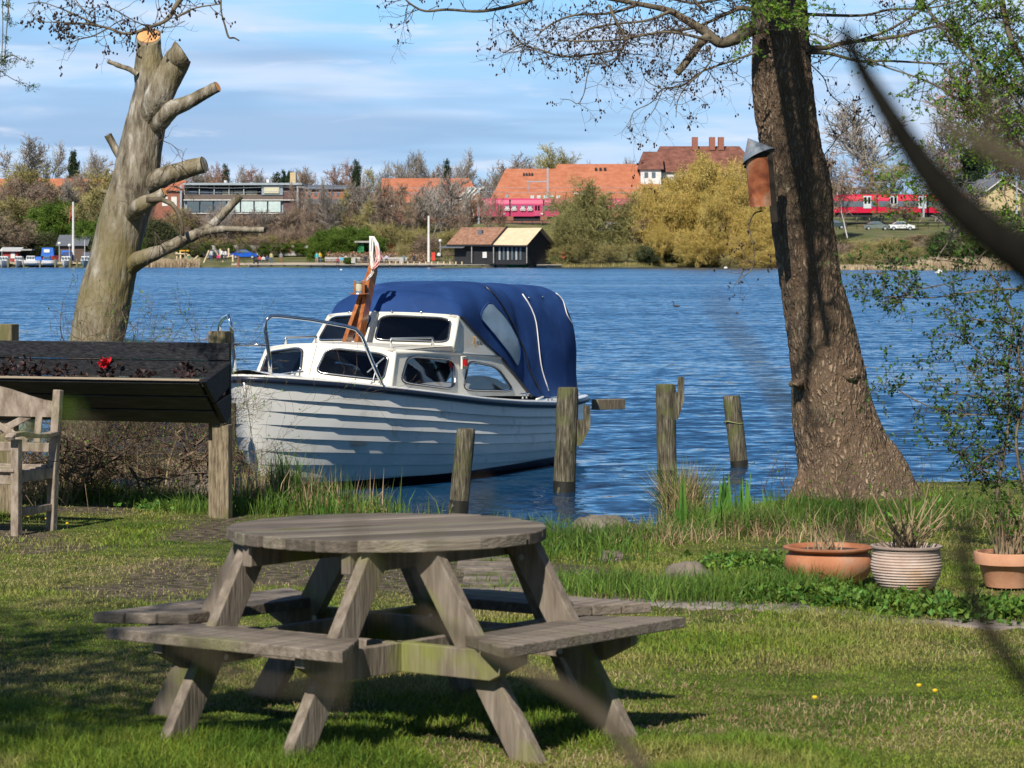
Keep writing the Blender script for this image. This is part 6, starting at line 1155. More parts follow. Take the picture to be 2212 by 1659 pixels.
# ------------------------------------------------------------ far shore: built things
def mat(nm, a, r=.7, **k): return pm(nm, [tuple(q*.82 for q in a), a], 1.5, r, **k)
FB = dict(orange=pm('orange_tiles', [(.36, .12, .06), (.46, .175, .095)], .8, .85, island=0, bump=.3, wave=('Z', 2.4, .5)), brick=mat('red_brick', (.30, .12, .08)), conc=mat('concrete', (.42, .40, .37)), white=mat('white_render', (.72, .70, .66)), glass=plain('far_glass', (.10, .13, .15), .1, spec=.8), cream=mat('cream_blind', (.60, .56, .40)), pale=mat('pale_blind', (.52, .62, .60)), dark=mat('black_boards_far', (.025, .025, .028)),
  thatch=pm('brown_tiles', [(.20, .10, .06), (.36, .20, .13)], 2, .9), tan=mat('new_tan_roof', (.70, .54, .35)), dred=pm('dark_red_tiles', [(.12, .05, .035), (.24, .10, .07)], .8, .9), grey=mat('grey_roof', (.13, .14, .16)), steel=mat('mast_grey', (.36, .39, .42)), blue=mat('blue_tarp', (.03, .15, .55)), redp=mat('red_paint', (.38, .05, .05)), wood=mat('pale_poles', (.62, .48, .30)), yb=mat('yellow_brick', (.55, .42, .24)), bgrey=mat('blue_grey_panel', (.28, .33, .38)))
def pz(y, Y): return CZ-(y-HY)*Y/FD
def px(x, Y): return (x-HX)*Y/FD
def fbox(mb, x0, x1, y0, y1, Y, dep, m=0): return mb.box(((px(x0, Y)+px(x1, Y))/2, Y+dep/2, (pz(y0, Y)+pz(y1, Y))/2), (abs(px(x1, Y)-px(x0, Y)), dep, abs(pz(y0, Y)-pz(y1, Y))), m=m)
def bld(name, label, x, y, Y, cat='building'): return T(name, label, cat, (px(x, Y), Y, pz(y, Y)))
# flat modern office
Yb = 425; t = bld('office_building', 'low flat-roofed brick office with two bands of windows behind the railway', 520, 480, Yb)
mb = MB(); fbox(mb, 398, 612, 420, 431, Yb, 14); fbox(mb, 398, 645, 461, 484, Yb, 14); mb.build('brick_wall', mat('brown_brick', (.15, .115, .095)), t)
fbox(MB(), 398, 612, 399.5, 420, Yb+1.2, 10).build('dark_core', FB['dark'], t); fbox(MB(), 398, 612, 432, 461, Yb+.5, 12).build('window_wall', FB['bgrey'], t)
fbox(MB(), 612, 645, 400, 461, Yb+.2, 12).build('red_wall', mat('dark_red_wall', (.12, .07, .065)), t); fbox(MB(), 394, 652, 395, 399.5, Yb-.8, 16).build('roof', mat('roof_edge', (.35, .40, .44)), t)
for i in range(6): fbox(MB(), 402+i*26, 426+i*26, 412, 420, Yb+.9, .2).build('pane', FB['cream' if i > 2 else 'glass'], t)
for i in range(5): fbox(MB(), 398+i*32, 399+i*32, 399.5, 420, Yb, .3).build('post', FB['white'], t)
w_ = fbox(MB(), 565, 611, 400, 421, Yb-.2, .5).build('window', FB['bgrey'], t); fbox(MB(), 570, 603, 404.5, 417.5, Yb-.4, .3).build('pane', FB['cream'], t)
for i in range(7): fbox(MB(), 404+i*29.3, 430+i*29.3, 435, 458, Yb-.1, .2).build('pane', FB['pale' if i > 2 else 'glass'], t)
fbox(MB(), 396, 646, 431, 432.8, Yb-.3, 1).build('ledge', FB['white'], t); fbox(MB(), 396, 646, 460, 461.6, Yb-.3, 1).build('ledge', FB['white'], t)
for x0, x1, y0, y1, m_ in ((628, 640, 373, 396, 'yb'), (486, 491, 390, 395, 'white'), (577, 583, 388, 395, 'white')): fbox(MB(), x0, x1, y0, y1, Yb+5, 3).build('roof_vent', FB[m_], t)
def house(name, label, x0, x1, ridge, eave, base, Y, dep, roofm, wallm, hipl=0, hipr=0, wins=(), dorm=(), mw='glass', cat='building'):
    """ridge parallel to the picture; hip offsets in px"""
    t = bld(name, label, (x0+x1)/2, base, Y, cat); X0, X1 = px(x0, Y), px(x1, Y); ze, zr, zb = pz(eave, Y), pz(ridge, Y), pz(base, Y)-1; o = .5; Yr = Y+dep/2; hl, hr = hipl*Y/FD, hipr*Y/FD
    A = [(X0-o, Y-o, ze), (X1+o, Y-o, ze), (X1+o, Y+dep+o, ze), (X0-o, Y+dep+o, ze), (X0-o+hl, Yr, zr), (X1+o-hr, Yr, zr)]
    rf = MB().add(A, [(0, 1, 5, 4), (2, 3, 4, 5)]).add(A, [[3, 0, 4]]).add(A, [[1, 2, 5]]).build('roof', FB[roofm] if isinstance(roofm, str) else roofm, t)
    MB().box(((X0+X1)/2, Y+dep/2, (zb+ze)/2), (X1-X0, dep, ze-zb)).build('wall', FB[wallm] if isinstance(wallm, str) else wallm, t)
    for a in wins: fbox(MB(), a[0], a[1], a[2], a[3], Y-.08, .2).build('window', FB[mw] if len(a) < 5 else FB[a[4]], t)
    for a in dorm:
        k = (ze-pz(a[3], Y-o))/(ze-zr); yy = Y-o+(Yr-Y+o)*max(0, min(1, (pz((a[2]+a[3])/2, Y)-ze)/(zr-ze))); d = MB(); d.box((px((a[0]+a[1])/2, Y), yy-.05, pz((a[2]+a[3])/2, Y)), ((a[1]-a[0])*Y/FD, .5, (a[3]-a[2])*Y/FD)); d.build('roof_window', FB[a[4]] if len(a) > 4 else FB['dark'], t)
    return t
house('long_house', 'long red-roofed building behind the trees above the marina', -30, 250, 384, 424, 445, 440, 12, 'orange', 'brick', wins=[(i, i+8, 428, 438, 'white') for i in range(-20, 240, 26)])
house('brick_house', 'red brick gable house between the sawn tree and the office', 318, 392, 388, 412, 470, 432, 10, 'orange', 'brick', wins=[(350, 362, 425, 445, 'white'), (370, 382, 425, 445, 'white')])
house('brick_building', 'low orange brick building right of the flat office with rooftop vents', 648, 742, 398, 409, 430, 440, 14, 'grey', mat('orange_brick', (.42, .15, .08)), wins=[(i, i+6, 414, 424) for i in range(655, 735, 12)])
house('long_shed', 'long low dark building behind the bare trees left of the orange roofs', 655, 830, 428, 440, 470, 430, 12, 'grey', mat('dull_wall', (.12, .11, .11)), wins=[(i, i+9, 446, 458) for i in range(660, 820, 14)])
tb = house('brick_hall', 'long building with a brick-red tiled roof left of the white glass gable', 826, 1040, 382, 438, 478, 440, 22, 'orange', 'brick', hipr=34, wins=[(838, 862, 441, 448, 'white'), (952, 980, 440, 447, 'white'), (870, 890, 455, 470), (905, 925, 455, 470)], dorm=[(965, 972, 424, 431, 'bgrey')])
tg = bld('glass_gable', 'white-framed glass gable sticking out of the tiled hall', 1010, 478, 436); mb = MB()
for a, b in (((983, 470), (983, 436)), ((983, 436), (1013, 405)), ((1013, 405), (1046, 405)), ((1003, 470), (1003, 425)), ((1013, 425), (1013, 470)), ((990, 430), (1036, 430)), ((1040, 405), (1013, 432)), ((1030, 405), (1005, 432)), ((1020, 405), (998, 432)), ((1022, 470), (1022, 450))): mb.bar(at(*a, 436), at(*b, 436), .28, .45, up=(0, 1, 0))
mb.build('frame', FB['white'], tg); MB().poly([at(984, 436, 436.4), at(1013, 406, 436.4), at(1042, 406, 436.4), at(1020, 432, 436.4)][::-1]).build('glazing', mat('pale_glazing', (.45, .55, .52), .2), tg)
house('orange_house', 'orange hip-roofed building behind the left cars of the pink train', 1064, 1215, 361, 432, 478, 436, 22, 'orange', 'brick', hipl=34, hipr=20, dorm=[(1130+i*6, 1134+i*6, 371, 382) for i in range(4)]+[(1146+i*14, 1154+i*14, 422, 432, 'pale') for i in range(5)]+[(1092, 1098, 420, 430, 'bgrey')])
house('orange_hall', 'taller orange-roofed hall with three dark roof slits right of the hip-roofed one', 1172, 1420, 350, 432, 478, 444, 26, 'orange', 'brick', hipl=40, dorm=[(1288+i*10, 1293+i*10, 359, 371) for i in range(3)]+[(1240, 1268, 416, 420, 'white')])
th_ = house('manor_house', 'big white house with dark red roof and three chimneys behind the golden willow', 1408, 1640, 312, 372, 478, 452, 20, 'dred', 'white', hipl=28, hipr=40, wins=[(x_, x_+12, y_, y_+17) for y_ in (383, 405, 430) for x_ in (1425, 1462, 1498, 1535, 1572, 1608)])
for cx in (1500, 1537, 1556): fbox(MB(), cx-6, cx+6, 297, 325, 460, 2.2).build('chimney', FB['brick'], th_)
house('side_wing', 'lower wing with striped worn roof left of the white manor house', 1384, 1428, 325, 366, 478, 448, 14, 'dred', 'white', hipl=14, wins=[(1392, 1400, 372, 384), (1408, 1416, 372, 384)])
house('flat_building', 'small white flat building glimpsed above the right-hand train', 1788, 1850, 401, 406, 425, 440, 8, 'conc', 'white')
th2 = bld('gabled_house', 'small cream brick house with white gable edge near the right side', 2165, 450, 392)
Yh = 392; A = [at(2131, 455, Yh), at(2204, 455, Yh), at(2204, 412, Yh), at(2166, 387, Yh), at(2131, 412, Yh)]; bk = [p+Vector((-4.5, 9, 0)) for p in A]
MB().poly(A).add(A[:1]+[A[4]]+bk[:1]+[bk[4]], [(0, 1, 3, 2)]).build('wall', FB['yb'], th2); MB().add([A[4]+Vector((-.4, -.5, -.3)), A[3]+Vector((0, -.5, .1)), bk[3]+Vector((0, 0, .1)), bk[4]+Vector((-.4, 0, -.3)), A[2]+Vector((.6, -.5, -.3)), bk[2]+Vector((.4, 0, -.3))], [(0, 1, 2, 3), (1, 4, 5, 2)]).build('roof', FB['grey'], th2)
MB().bar(A[4]+Vector((-.5, -.55, -.35)), A[3]+Vector((0, -.55, .1)), .3, .15).bar(A[3]+Vector((0, -.55, .1)), A[2]+Vector((.7, -.55, -.4)), .3, .15).build('barge_board', FB['white'], th2)
f_ = fbox(MB(), 2158, 2168, 397, 410, Yh-.1, .2).build('window', FB['white'], th2); fbox(MB(), 2160, 2166, 399, 409, Yh-.2, .15).build('pane', FB['glass'], th2)
# trains
def train(x0, x1, Y, z0, cars, label, red, style):
    t = T('train', label, 'train', (px(x0, Y), Y, z0)); L_ = (px(x1, Y)-px(x0, Y))/cars
    body = pm('train_red', [tuple(q*.92 for q in red), red], 1, .35, coat=.3)
    for i in range(cars):
        a = px(x0, Y)+i*L_+.12; b = a+L_-.24; prof = [(-1.5, 1.1), (-1.55, 2.2), (-1.5, 3.3), (-1.25, 3.95), (-.7, 4.25), (.7, 4.25), (1.5, 3.3), (1.55, 1.1)]; rows = []
        nose = (.0, .25, .6, 1.0, 1.4) if i == 0 and style == 'pink' else (0,)
        for k, u in enumerate(nose):
            f = [.55, .75, .9, .97, 1][k] if len(nose) > 1 else 1; rows.append([(a+u, Y+y_*(.7+.3*f), z0+1.1+(z_-1.1)*f) for y_, z_ in prof])
        rows.append([(b, Y+y_, z0+z_) for y_, z_ in prof]); mb = MB().grid(rows, close=True); mb.poly(rows[0][::-1]); mb.poly(rows[-1]); cb = mb.build('carriage', body, t)
        MB().box(((a+b)/2, Y, z0+.75), (L_*.8, 2.2, .7)).build('underframe', FB['dark'], t)
        if i < cars-1: MB().box((b+.12, Y, z0+2.6), (.3, 2.7, 2.9)).build('gangway', FB['dark'], t)
        if style == 'black': MB().box(((a+b)/2, Y-1.56, z0+2.62), (b-a-.2, .06, 1.0)).build('window_band', FB['glass'], t)
    def W_(xa, xb, ya, yb, nm, m_): return fbox(MB(), xa, xb, ya, yb, Y-1.62, .1).build(nm, m_, t)
    return t, W_, body
t, W_, body = train(1029, 1392, 400, 7.45, 5, 'pink-red commuter train with white bicycle signs on its windows', (.52, .055, .14), 'pink')
for x0, x1 in ((1043, 1054), (1062, 1069), (1172, 1183), (1187, 1198), (1208, 1220), (1226, 1238), (1250, 1262), (1268, 1280), (1300, 1312), (1330, 1342)): W_(x0, x1, 443.5, 455, 'window', FB['glass'])
def bike(cx, cy, Y, t):
    s = 400/FD; mb = MB()
    for dx in (-2.9, 2.9): mb.tube([at(cx+dx+2.4*math.cos(a), cy+1.6+2.4*math.sin(a), Y) for a in np.linspace(0, 2*math.pi, 13)], .075, 4, cap=False)
    for a, b in (((-2.9, 1.6), (-1, -1.6)), ((-1, -1.6), (2, -1.6)), ((2, -1.6), (2.9, 1.6)), ((-1, -1.6), (0, 1.6)), ((0, 1.6), (2, -1.6)), ((2, -1.6), (1.6, -3)), ((-1.3, -2.6), (-.6, -2.6))): mb.segs([at(cx+a[0], cy+a[1], Y)], [at(cx+b[0], cy+b[1], Y)], .085, .085, 4)
    mb.ball(at(cx-2.2, cy-3.6, Y), (.14, .05, .14), 6, 4).ball(at(cx+2.2, cy-3.6, Y), (.14, .05, .14), 6, 4)
    return mb.build('bicycle_sign', FB['white'], t)
for x0, x1, xc in ((1090.5, 1101.5, 1095.6), (1105.5, 1116.5, 1110.5), (1125, 1136, 1129.5), (1140, 1150.5, 1144.6)): W_(x0, x1, 443.5, 455, 'window', FB['glass']); bike(xc, 451, 400-1.75, t)
for xd in (1073, 1154, 1236): d = W_(xd, xd+14, 441, 466, 'door', mat('door_pink', (.55, .08, .17))); W_(xd+2, xd+6, 443.5, 455, 'door_window', FB['glass']); W_(xd+8, xd+12, 443.5, 455, 'door_window', FB['glass'])
for x0 in (1086, 1168): W_(x0, x0+5, 460, 463, 'number_plate', FB['white'])
t, W_, _ = train(1700, 2085, 396, 8.0, 4, 'bright red train with a dark window band seen right of the big trunk', (.60, .012, .05), 'black')
for xd in (1866, 1923, 1985): W_(xd, xd+17, 423, 450, 'door', mat('grey_door', (.55, .57, .58))); W_(xd+2, xd+7, 426, 440, 'door_window', FB['glass']); W_(xd+10, xd+15, 426, 440, 'door_window', FB['glass'])
W_(1925, 1938, 414.5, 417, 'destination_sign', FB['dark'])
# railway: ballast, rails, railing, masts, wires, bridge
struct(MB().box((px(820, 400), 400, 7.32), (px(1440, 400)-px(200, 400)+150, 7, .3)).build('railway_track', mat('ballast', (.20, .14, .11))))
def rail_fence(x0, x1, Y, y, label):
    t = T('railing', label, 'railing', at(x0, y, Y)); MB().tube([at(x0, y, Y), at(x1, y, Y)], .07, 4).tube([at(x0, y+7, Y), at(x1, y+7, Y)], .06, 4).build('rail', FB['dark'], t); mb = MB()
    for x in range(x0, x1, 22): mb.segs([at(x, y+14, Y)], [at(x, y, Y)], .05, .05, 4)
    mb.build('posts', FB['dark'], t)
rail_fence(380, 1240, 396.2, 477, 'long thin dark railing along the railway embankment'); rail_fence(1785, 2120, 388, 481, 'railing below the red train on the right')
def mast(x, y0, y1, Y, label, arm=None, w_=.32):
    t = T('catenary_mast', label, 'mast', at(x, y1, Y), 'railway masts'); MB().bar(at(x, y1, Y), at(x, y0, Y), w_, w_, up=(0, 1, 0)).build('pole', FB['steel'], t)
    if arm: mb = MB().bar(at(x, arm[1], Y), at(arm[0], arm[1], Y), .14, .2); mb.segs([at(arm[0]+4, arm[1], Y)], [at(arm[0]+4, arm[1]+22, Y)], .06, .06, 4); mb.build('arm', FB['steel'], t)
for a in ((391, 400, 486, 394, 'mast at the left end of the flat office', None), (643, 402, 488, 394, 'mast at the right corner of the flat office', (656, 404)), (782, 378, 482, 396, 'mast among bare trees left of the tiled hall', None), (1034, 402, 488, 395, 'mast in front of the left end of the pink train', (1046, 404)), (1183, 362, 436, 404, 'mast with side arm rising in front of the orange roofs', (1138, 392)), (1810, 380, 470, 402, 'mast carrying a gantry right of the big trunk', (1860, 381)), (1995, 360, 470, 392, 'mast behind the leafy branches at right', None), (2196, 392, 462, 388, 'grey mast by the gabled house at the right edge', None)): mast(*a[:5], arm=a[5])
for y, nm in ((404, 'upper'), (414, 'lower')):
    tag(MB().tube([at(380+i*40, y+2.5*math.sin(i/5.5*math.pi)**2, 400) for i in range(27)], .035, 4).build('overhead_wire', FB['steel']), '%s overhead wire along the left railway line' % nm, 'wire')
tag(MB().tube([at(1780+i*40, 392+2*math.sin(i/5*math.pi)**2, 396) for i in range(12)], .035, 4).build('overhead_wire', FB['steel']), 'overhead wire above the bright red train', 'wire')
t = bld('railway_bridge', 'pale concrete railway bridge half hidden by the olive willow', 1300, 530, 393, 'bridge'); fbox(MB(), 1195, 1432, 479, 500, 391, 10).build('deck', FB['conc'], t)
for x0, x1 in ((1208, 1248), (1350, 1384)): mb = MB(); mb.poly([at(x0, 500, 390), at(x0+4, 540, 388), at(x1+10, 540, 388), at(x1, 500, 390)][::-1]); mb.build('abutment', mat('pale_concrete', (.5, .52, .52)), t)
# pale graffiti wall
t = bld('retaining_wall', 'long low pale wall with faded painted patches behind the park lawn', 560, 548, 378, 'wall'); fbox(MB(), 440, 700, 530, 552, 378.6, .6).build('wall', pm('wall_render', [(.30, .28, .25), (.52, .49, .45)], 1.2, .9), t)
for x0, x1, y0, y1, c in ((622, 625, 533, 545, (.5, .12, .1)), (627, 629, 533, 545, (.5, .15, .12)), (630, 637, 534, 536, (.5, .15, .12)), (560, 590, 536, 546, (.30, .33, .30)), (655, 668, 533, 546, (.6, .6, .62))): fbox(MB(), x0, x1, y0, y1, 378.5, .05).build('painted_patch', mat('patch', c), t)
fbox(MB(), 700, 965, 531, 540, 378.6, .6).build('wall_run', FB['conc'], t)
# kiosk
def kiosk():
    o = at(964, 528, 352); a = R(28); e = Vector((math.cos(a), -math.sin(a), 0)); g_ = Vector((math.sin(a), math.cos(a), 0)); ze, zr, zg = 3.5, 6.15, .95; hd = 4.9; l1 = 7.9; l2 = 14.0; t = T('kiosk', 'black timber kiosk with a half brown, half new tan gabled roof on the promenade', 'kiosk', (o.x+5, o.y-2, zg)); O = Vector((o.x, o.y, 0))
    def Q(u, w_, z): return O+e*u+g_*w_+Vector((0, 0, z))
    for u0, u1, m_, nm in ((0, l1, 'thatch', 'brown_roof'), (l1+.15, l2, 'tan', 'tan_roof')):
        dz = 0 if m_ == 'thatch' else -.12; mb = MB().add([Q(u0, 0, ze+dz), Q(u1, 0, ze+dz), Q(u1, hd, zr+dz), Q(u0, hd, zr+dz), Q(u1, 2*hd, ze+dz), Q(u0, 2*hd, ze+dz)], [(0, 1, 2, 3), (3, 2, 4, 5)]); r_ = mb.build(nm, FB[m_], t)
    MB().box(Q(l1*.55, hd*.62, (ze+zr)/2+.45), (.7, .5, .9), rot=-a).build('roof_window', FB['grey'], t)
    MB().bar(Q(0, 0, ze-.1), Q(l2, 0, ze-.25), .12, .22).bar(Q(l1+.08, 0, ze+.02), Q(l1+.08, hd, zr+.05), .2, .25).build('fascia', FB['dark'], t)
    mb = MB().add([Q(1, .8, zg-.5), Q(l2-.6, .8, zg-.5), Q(l2-.6, .8, ze), Q(1, .8, ze), Q(l2-.6, 2*hd-.8, zg-.5), Q(l2-.6, 2*hd-.8, ze), Q(l2-.6, hd, zr-.35)], [(0, 1, 2, 3)]); mb.add([Q(l2-.6, .8, zg-.5), Q(l2-.6, 2*hd-.8, zg-.5), Q(l2-.6, 2*hd-.8, ze), Q(l2-.6, hd, zr-.35), Q(l2-.6, .8, ze)], [[0, 1, 2, 3, 4]]); mb.build('wall', FB['dark'], t)
    for i in range(6): MB().box(Q(8.9+i*.72, .74, 2.1), (.30, .06, 1.9), rot=-a).build('door_pane', FB['glass'] if i % 2 else mat('pale_pane', (.35, .38, .38), .2), t)
    for u in (l2-.1, 8.2, 4.4): MB().segs([Q(u, .1, zg-.3)], [Q(u, .1, ze)], .07, .07, 5).build('post', FB['conc'], t)
    MB().add([Q(-1.2, -.6, ze-.55), Q(3.2, -.6, ze-.55), Q(3.4, .6, ze-.15), Q(-.4, .6, ze-.15)], [(0, 1, 2, 3)]).build('awning', FB['grey'], t)
    MB().box(Q(6.4, .6, 1.9), (.7, .1, .9), rot=-a).build('menu_board', FB['white'], t)
kiosk()
# promenade, quay, beach
def sheet(nm, pts, z, m_): q = [Vector((px(x, Y), Y, z)) for x, Y in pts]; return struct(MB().poly(q).build(nm, m_))
struct(MB().box((px(875, 350.5), 351.2, .28), (px(1215, 350)-px(540, 350), 2.8, .34)).build('promenade', mat('pale_quay', (.50, .45, .38))))
r_ = [(px(x, Y), Y, float(gz(np.array(px(x, Y)), np.array(float(Y))))+.06) for Y in np.linspace(351.5, 358, 6) for x in (500, 560, 640, 720, 800, 880, 960, 1040)]
struct(MB().grid(np.array(r_).reshape(6, 8, 3)).build('beach', pm('beach_sand', [(.40, .32, .24), (.52, .43, .33)], 2, .95)))
t = T('quay_edge', 'dark timber quay edge with short piles along the far promenade', 'quay', (px(880, 349.7), 349.7, .2)); mb = MB().box((px(875, 349.7), 349.75, .36), (px(1215, 349.7)-px(540, 349.7), .3, .12)); mb.build('edge_beam', FB['wood'] if 0 else mat('grey_beam', (.22, .19, .15)), t)
for i in range(23): fbox(MB(), 555+i*28.5, 560+i*28.5, 572.6, 578, 349.6, .25).build('pile', FB['dark'], t)
for i, x in enumerate(range(842, 1002, 13)): tag(MB().tube([at(x, 573, 351.2), at(x, 565, 351.2)], .12, 6).build('bollard', FB['wood']), 'short pale post in the row on the promenade edge, %s from the left' % ['first', 'second', 'third', 'fourth', 'fifth', 'sixth', 'seventh', 'eighth', 'ninth', 'tenth', 'eleventh', 'twelfth', 'thirteenth'][i], 'post', 'promenade posts')
for x, lb in ((763, 'square grey planter box left of the flag on the promenade'), (867, 'square grey box in the middle of the bollard row'), (1028, 'square grey box beside two people sitting before the kiosk')): o = fbox(MB(), x-4.5, x+4.5, 556.5, 568.5, 352, .7).build('concrete_box', FB['conc']); tag(o, lb, 'box', 'concrete boxes on the promenade')
def pole(x, y0, y1, Y, r, label, name='flagpole', cat='flagpole', ball=0, m_='white'):
    t = T(name, label, cat, at(x, y1, Y)); MB().tube([at(x, y1, Y), at(x, y0, Y)], [r, r*.7], 7).build('pole', FB[m_], t)
    if ball: MB().ball(at(x, y0, Y), .26, 8, 6).build('lamp_globe', FB['white'], t)
    return t
fp = pole(158, 436, 566, 353, .2, 'tall white flagpole with a limp pennant in the marina'); MB().grid([[at(157, 440+i*5, 352.9)+Vector((-.0-.5*(i/8), 0, 0)), at(157, 440+i*5, 352.9)+Vector((-.08-.16*math.sin(i*.9)**2-.5*(i/8), .1, 0))] for i in range(9)]).build('pennant', FB['redp'], fp)
pole(926, 466, 566, 355, .22, 'tall white pole standing on the promenade near the bare spreading tree')
pole(951, 520, 556, 356, .08, 'globe lamp on a thin post left of the kiosk', 'street_lamp', 'street lamp', 1, 'steel'); pole(4, 541, 562, 351, .07, 'globe lamp post at the far left of the marina', 'street_lamp', 'street lamp', 1, 'steel'); pole(128, 526, 566, 351.5, .08, 'globe lamp post left of the grey boathouse', 'street_lamp', 'street lamp', 1, 'steel'); pole(150, 530, 566, 351.5, .08, 'globe lamp post in front of the grey boathouse', 'street_lamp', 'street lamp', 1, 'steel'); pole(1156, 527, 545, 357, .06, 'globe lamp beside the kiosk gable', 'street_lamp', 'street lamp', 1, 'steel')
t = pole(515, 553, 577, 350.6, .22, 'thick rusty brown post at the beach end', 'rusty_post', 'post', 0, 'brick')
house('boathouse', 'grey-roofed dark boathouse behind the marina flagpole', 128, 184, 507, 531, 552, 362, 7, 'grey', mat('brown_boards', (.12, .08, .06)), cat='boathouse')
house('red_hut', 'small dark red hut with a white window at the left of the marina', 6, 38, 534, 543, 562, 357, 5, mat('pale_roof', (.5, .5, .5)), 'redp', wins=[(23, 32, 546, 558, 'white')], cat='hut')
t = bld('shelter', 'open dark shelter with pale flat roof right of the red hut', 52, 560, 358, 'shelter'); fbox(MB(), 37, 68, 538, 541, 357, 3.5).build('roof', FB['conc'], t); fbox(MB(), 40, 65, 542, 562, 359.5, .5).build('wall', FB['dark'], t)
t = bld('notice_stand', 'small white-roofed stand with green sides behind the boat flag', 783, 556, 362, 'stand'); fbox(MB(), 766, 800, 520.5, 524, 361, 2).build('roof', FB['conc'], t); fbox(MB(), 772, 786, 526, 545, 361.6, 1).build('green_panel', mat('green_paint', (.03, .22, .08)), t)
for x in (770, 797): fbox(MB(), x, x+1.3, 524, 552, 361.8, .12).build('post', FB['dark'], t)
o = fbox(MB(), 835, 854, 527, 539, 368, 1.5).build('orange_container', mat('orange_paint', (.62, .16, .04))); tag(o, 'small orange box-like container above the brown hedge', 'container')
t = bld('marina_pier', 'low wooden pier with posts behind the marina boats', 100, 570, 351, 'pier'); fbox(MB(), -40, 222, 567, 569.5, 351, 1.4).build('deck', FB['wood'], t)
for x in (16, 50, 85, 118, 150, 165, 198): MB().tube([at(x, 578, 349.2), at(x, 559, 349.2)], .16, 6).build('post', mat('mossy_pile', (.20, .18, .11)), t)
# life-ring stand, upturned boats, rowing boat
t = bld('lifebuoy_stand', 'red and white lifebuoy on a stand left of the olive willow', 1217, 566, 352, 'lifebuoy'); MB().tube([at(1217, 570, 352), at(1217, 545, 352)], .06, 5).build('post', FB['steel'], t); MB().tube([at(1217+4.3*math.cos(a), 551+6*math.sin(a), 351.8) for a in np.linspace(0, 2*math.pi, 17)], .12, 6, cap=False).build('ring', mat('ring_orange', (.65, .16, .08)), t)
t = bld('red_sign', 'red sign column at the promenade near the white pole', 935, 564, 353.5, 'sign'); fbox(MB(), 932, 940, 545, 563, 353.5, .4).build('panel', mat('sign_red', (.6, .06, .04)), t)
t = T('road_sign', 'round red no-entry sign on a thin post under the golden willow', 'road sign', at(1418, 520, 380)); MB().tube([at(1418, 520, 380), at(1418, 497, 380)], .05, 5).build('post', FB['steel'], t); MB().lathe([(0, -.03), (.42, -.03), (.42, .03), (0, .03)], (0, 0, 0), 20).build('disc', mat('sign_red2', (.6, .04, .04)), None).parent = t
d_ = [c for c in t.children if c.name.startswith('disc')][0]; d_.location = (0, -.12, at(0, 497, 380).z-at(0, 520, 380).z); d_.rotation_euler = (R(90), 0, 0); b_ = MB().box((0, 0, .05), (.6, .16, .03)).build('white_bar', FB['white']); b_.parent = d_
def hull(L, Wd, Hh, c, mat_, name, parent, up=False):
    rows = []
    for i in range(11):
        s = i/10; w_ = Wd/2*(1-(2*s-1)**4*.85)*(1 if s < .6 else 1-((s-.6)/.4)**2*.8); rows.append([Vector(c)+Vector(((s-.5)*L, w_*math.cos(a), -(Hh*math.sin(a)**.7 if math.sin(a) > 0 else 0)*(1 if not up else -1)+(.12*(2*s-1)**2))) for a in np.linspace(0, math.pi, 9)])
    return MB().grid(rows).poly([rows[i][0] for i in range(11)]+[rows[i][-1] for i in range(10, -1, -1)], 0).build(name, mat_, parent, smooth=False)
gp = mat('boat_green', (.03, .24, .10))
t = T('rowing_boat', 'green rowing boat lying at the waterline before the kiosk', 'rowing boat', at(1118, 574, 349.6)); c = at(1118, 572.5, 349.4); hull(3.3, 1.2, .45, c, gp, 'hull', t); MB().box(c+Vector((0, 0, .05)), (.3, 1.1, .05)).build('thwart', FB['wood'], t)
for dx, dy in ((1183, 563), (1200, 560)): t = T('upturned_boat', 'upturned green boat on the grass, %s of two left of the lifebuoy' % ('left' if dx < 1190 else 'right'), 'rowing boat', at(dx, dy+6, 353)); hull(3.0, 1.3, .7, at(dx, dy+3, 353), gp, 'hull', t, True)
# marina boats
def mboat(cx, wl, w_, top, label, hullc, cabc, bow=False, canvas=None, mastp=False, Y=349.3):
    c = at(cx, wl, Y); s = Y/FD; t = T('motor_boat', label, 'boat', c, 'boats in the far marina'); W2 = w_*s; hh = .95
    L = 5.0
    if bow:     # bow towards the camera
        rows = []
        for i in range(9):
            q = i/8; ww = W2/2*(1-(1-q)**2.2); rows.append([c+Vector((ww*math.cos(a), q*L-.3, hh*(1.15-.2*q)*(1-math.sin(a)**.8)-.05)) for a in np.linspace(0, math.pi, 9)])
        mb = MB().grid(rows); mb.poly([r_[0] for r_ in rows]+[r_[-1] for r_ in rows[::-1]]); mb.build('hull', hullc, t)
        MB().box(c+Vector((0, L*.5, hh+.32)), (W2*.66, L*.4, .75), taper=.86).build('cabin', cabc, t)
        for k in (-1, 0, 1): MB().box(c+Vector((k*W2*.2, L*.3-.08, hh+.42)), (W2*.15, .08, .32)).build('window', FB['glass'], t)
        if canvas: MB().box(c+Vector((0, L*.75, hh+.7)), (W2*.7, 1.5, 1.3), taper=.8).build('canvas', canvas, t)
    else:
        hull(W2, 1.9, .8, c+Vector((0, .9, .85)), hullc, 'hull', t)
        MB().box(c+Vector((-W2*.1, .9, 1.2)), (W2*.42, 1.4, .75), taper=.85).build('cabin', cabc, t)
        for k in range(3): MB().box(c+Vector((-W2*.1+(k-1)*W2*.12, .18, 1.3)), (W2*.09, .08, .35)).build('window', FB['glass'], t)
        if canvas: MB().box(c+Vector((W2*.25, .9, 1.15)), (W2*.32, 1.3, .6), taper=.7).build('canvas', canvas, t)
    if mastp: MB().tube([c+Vector((0, 1, 1)), c+Vector((0, 1, 4.2))], .04, 5).build('mast', FB['white'], t)
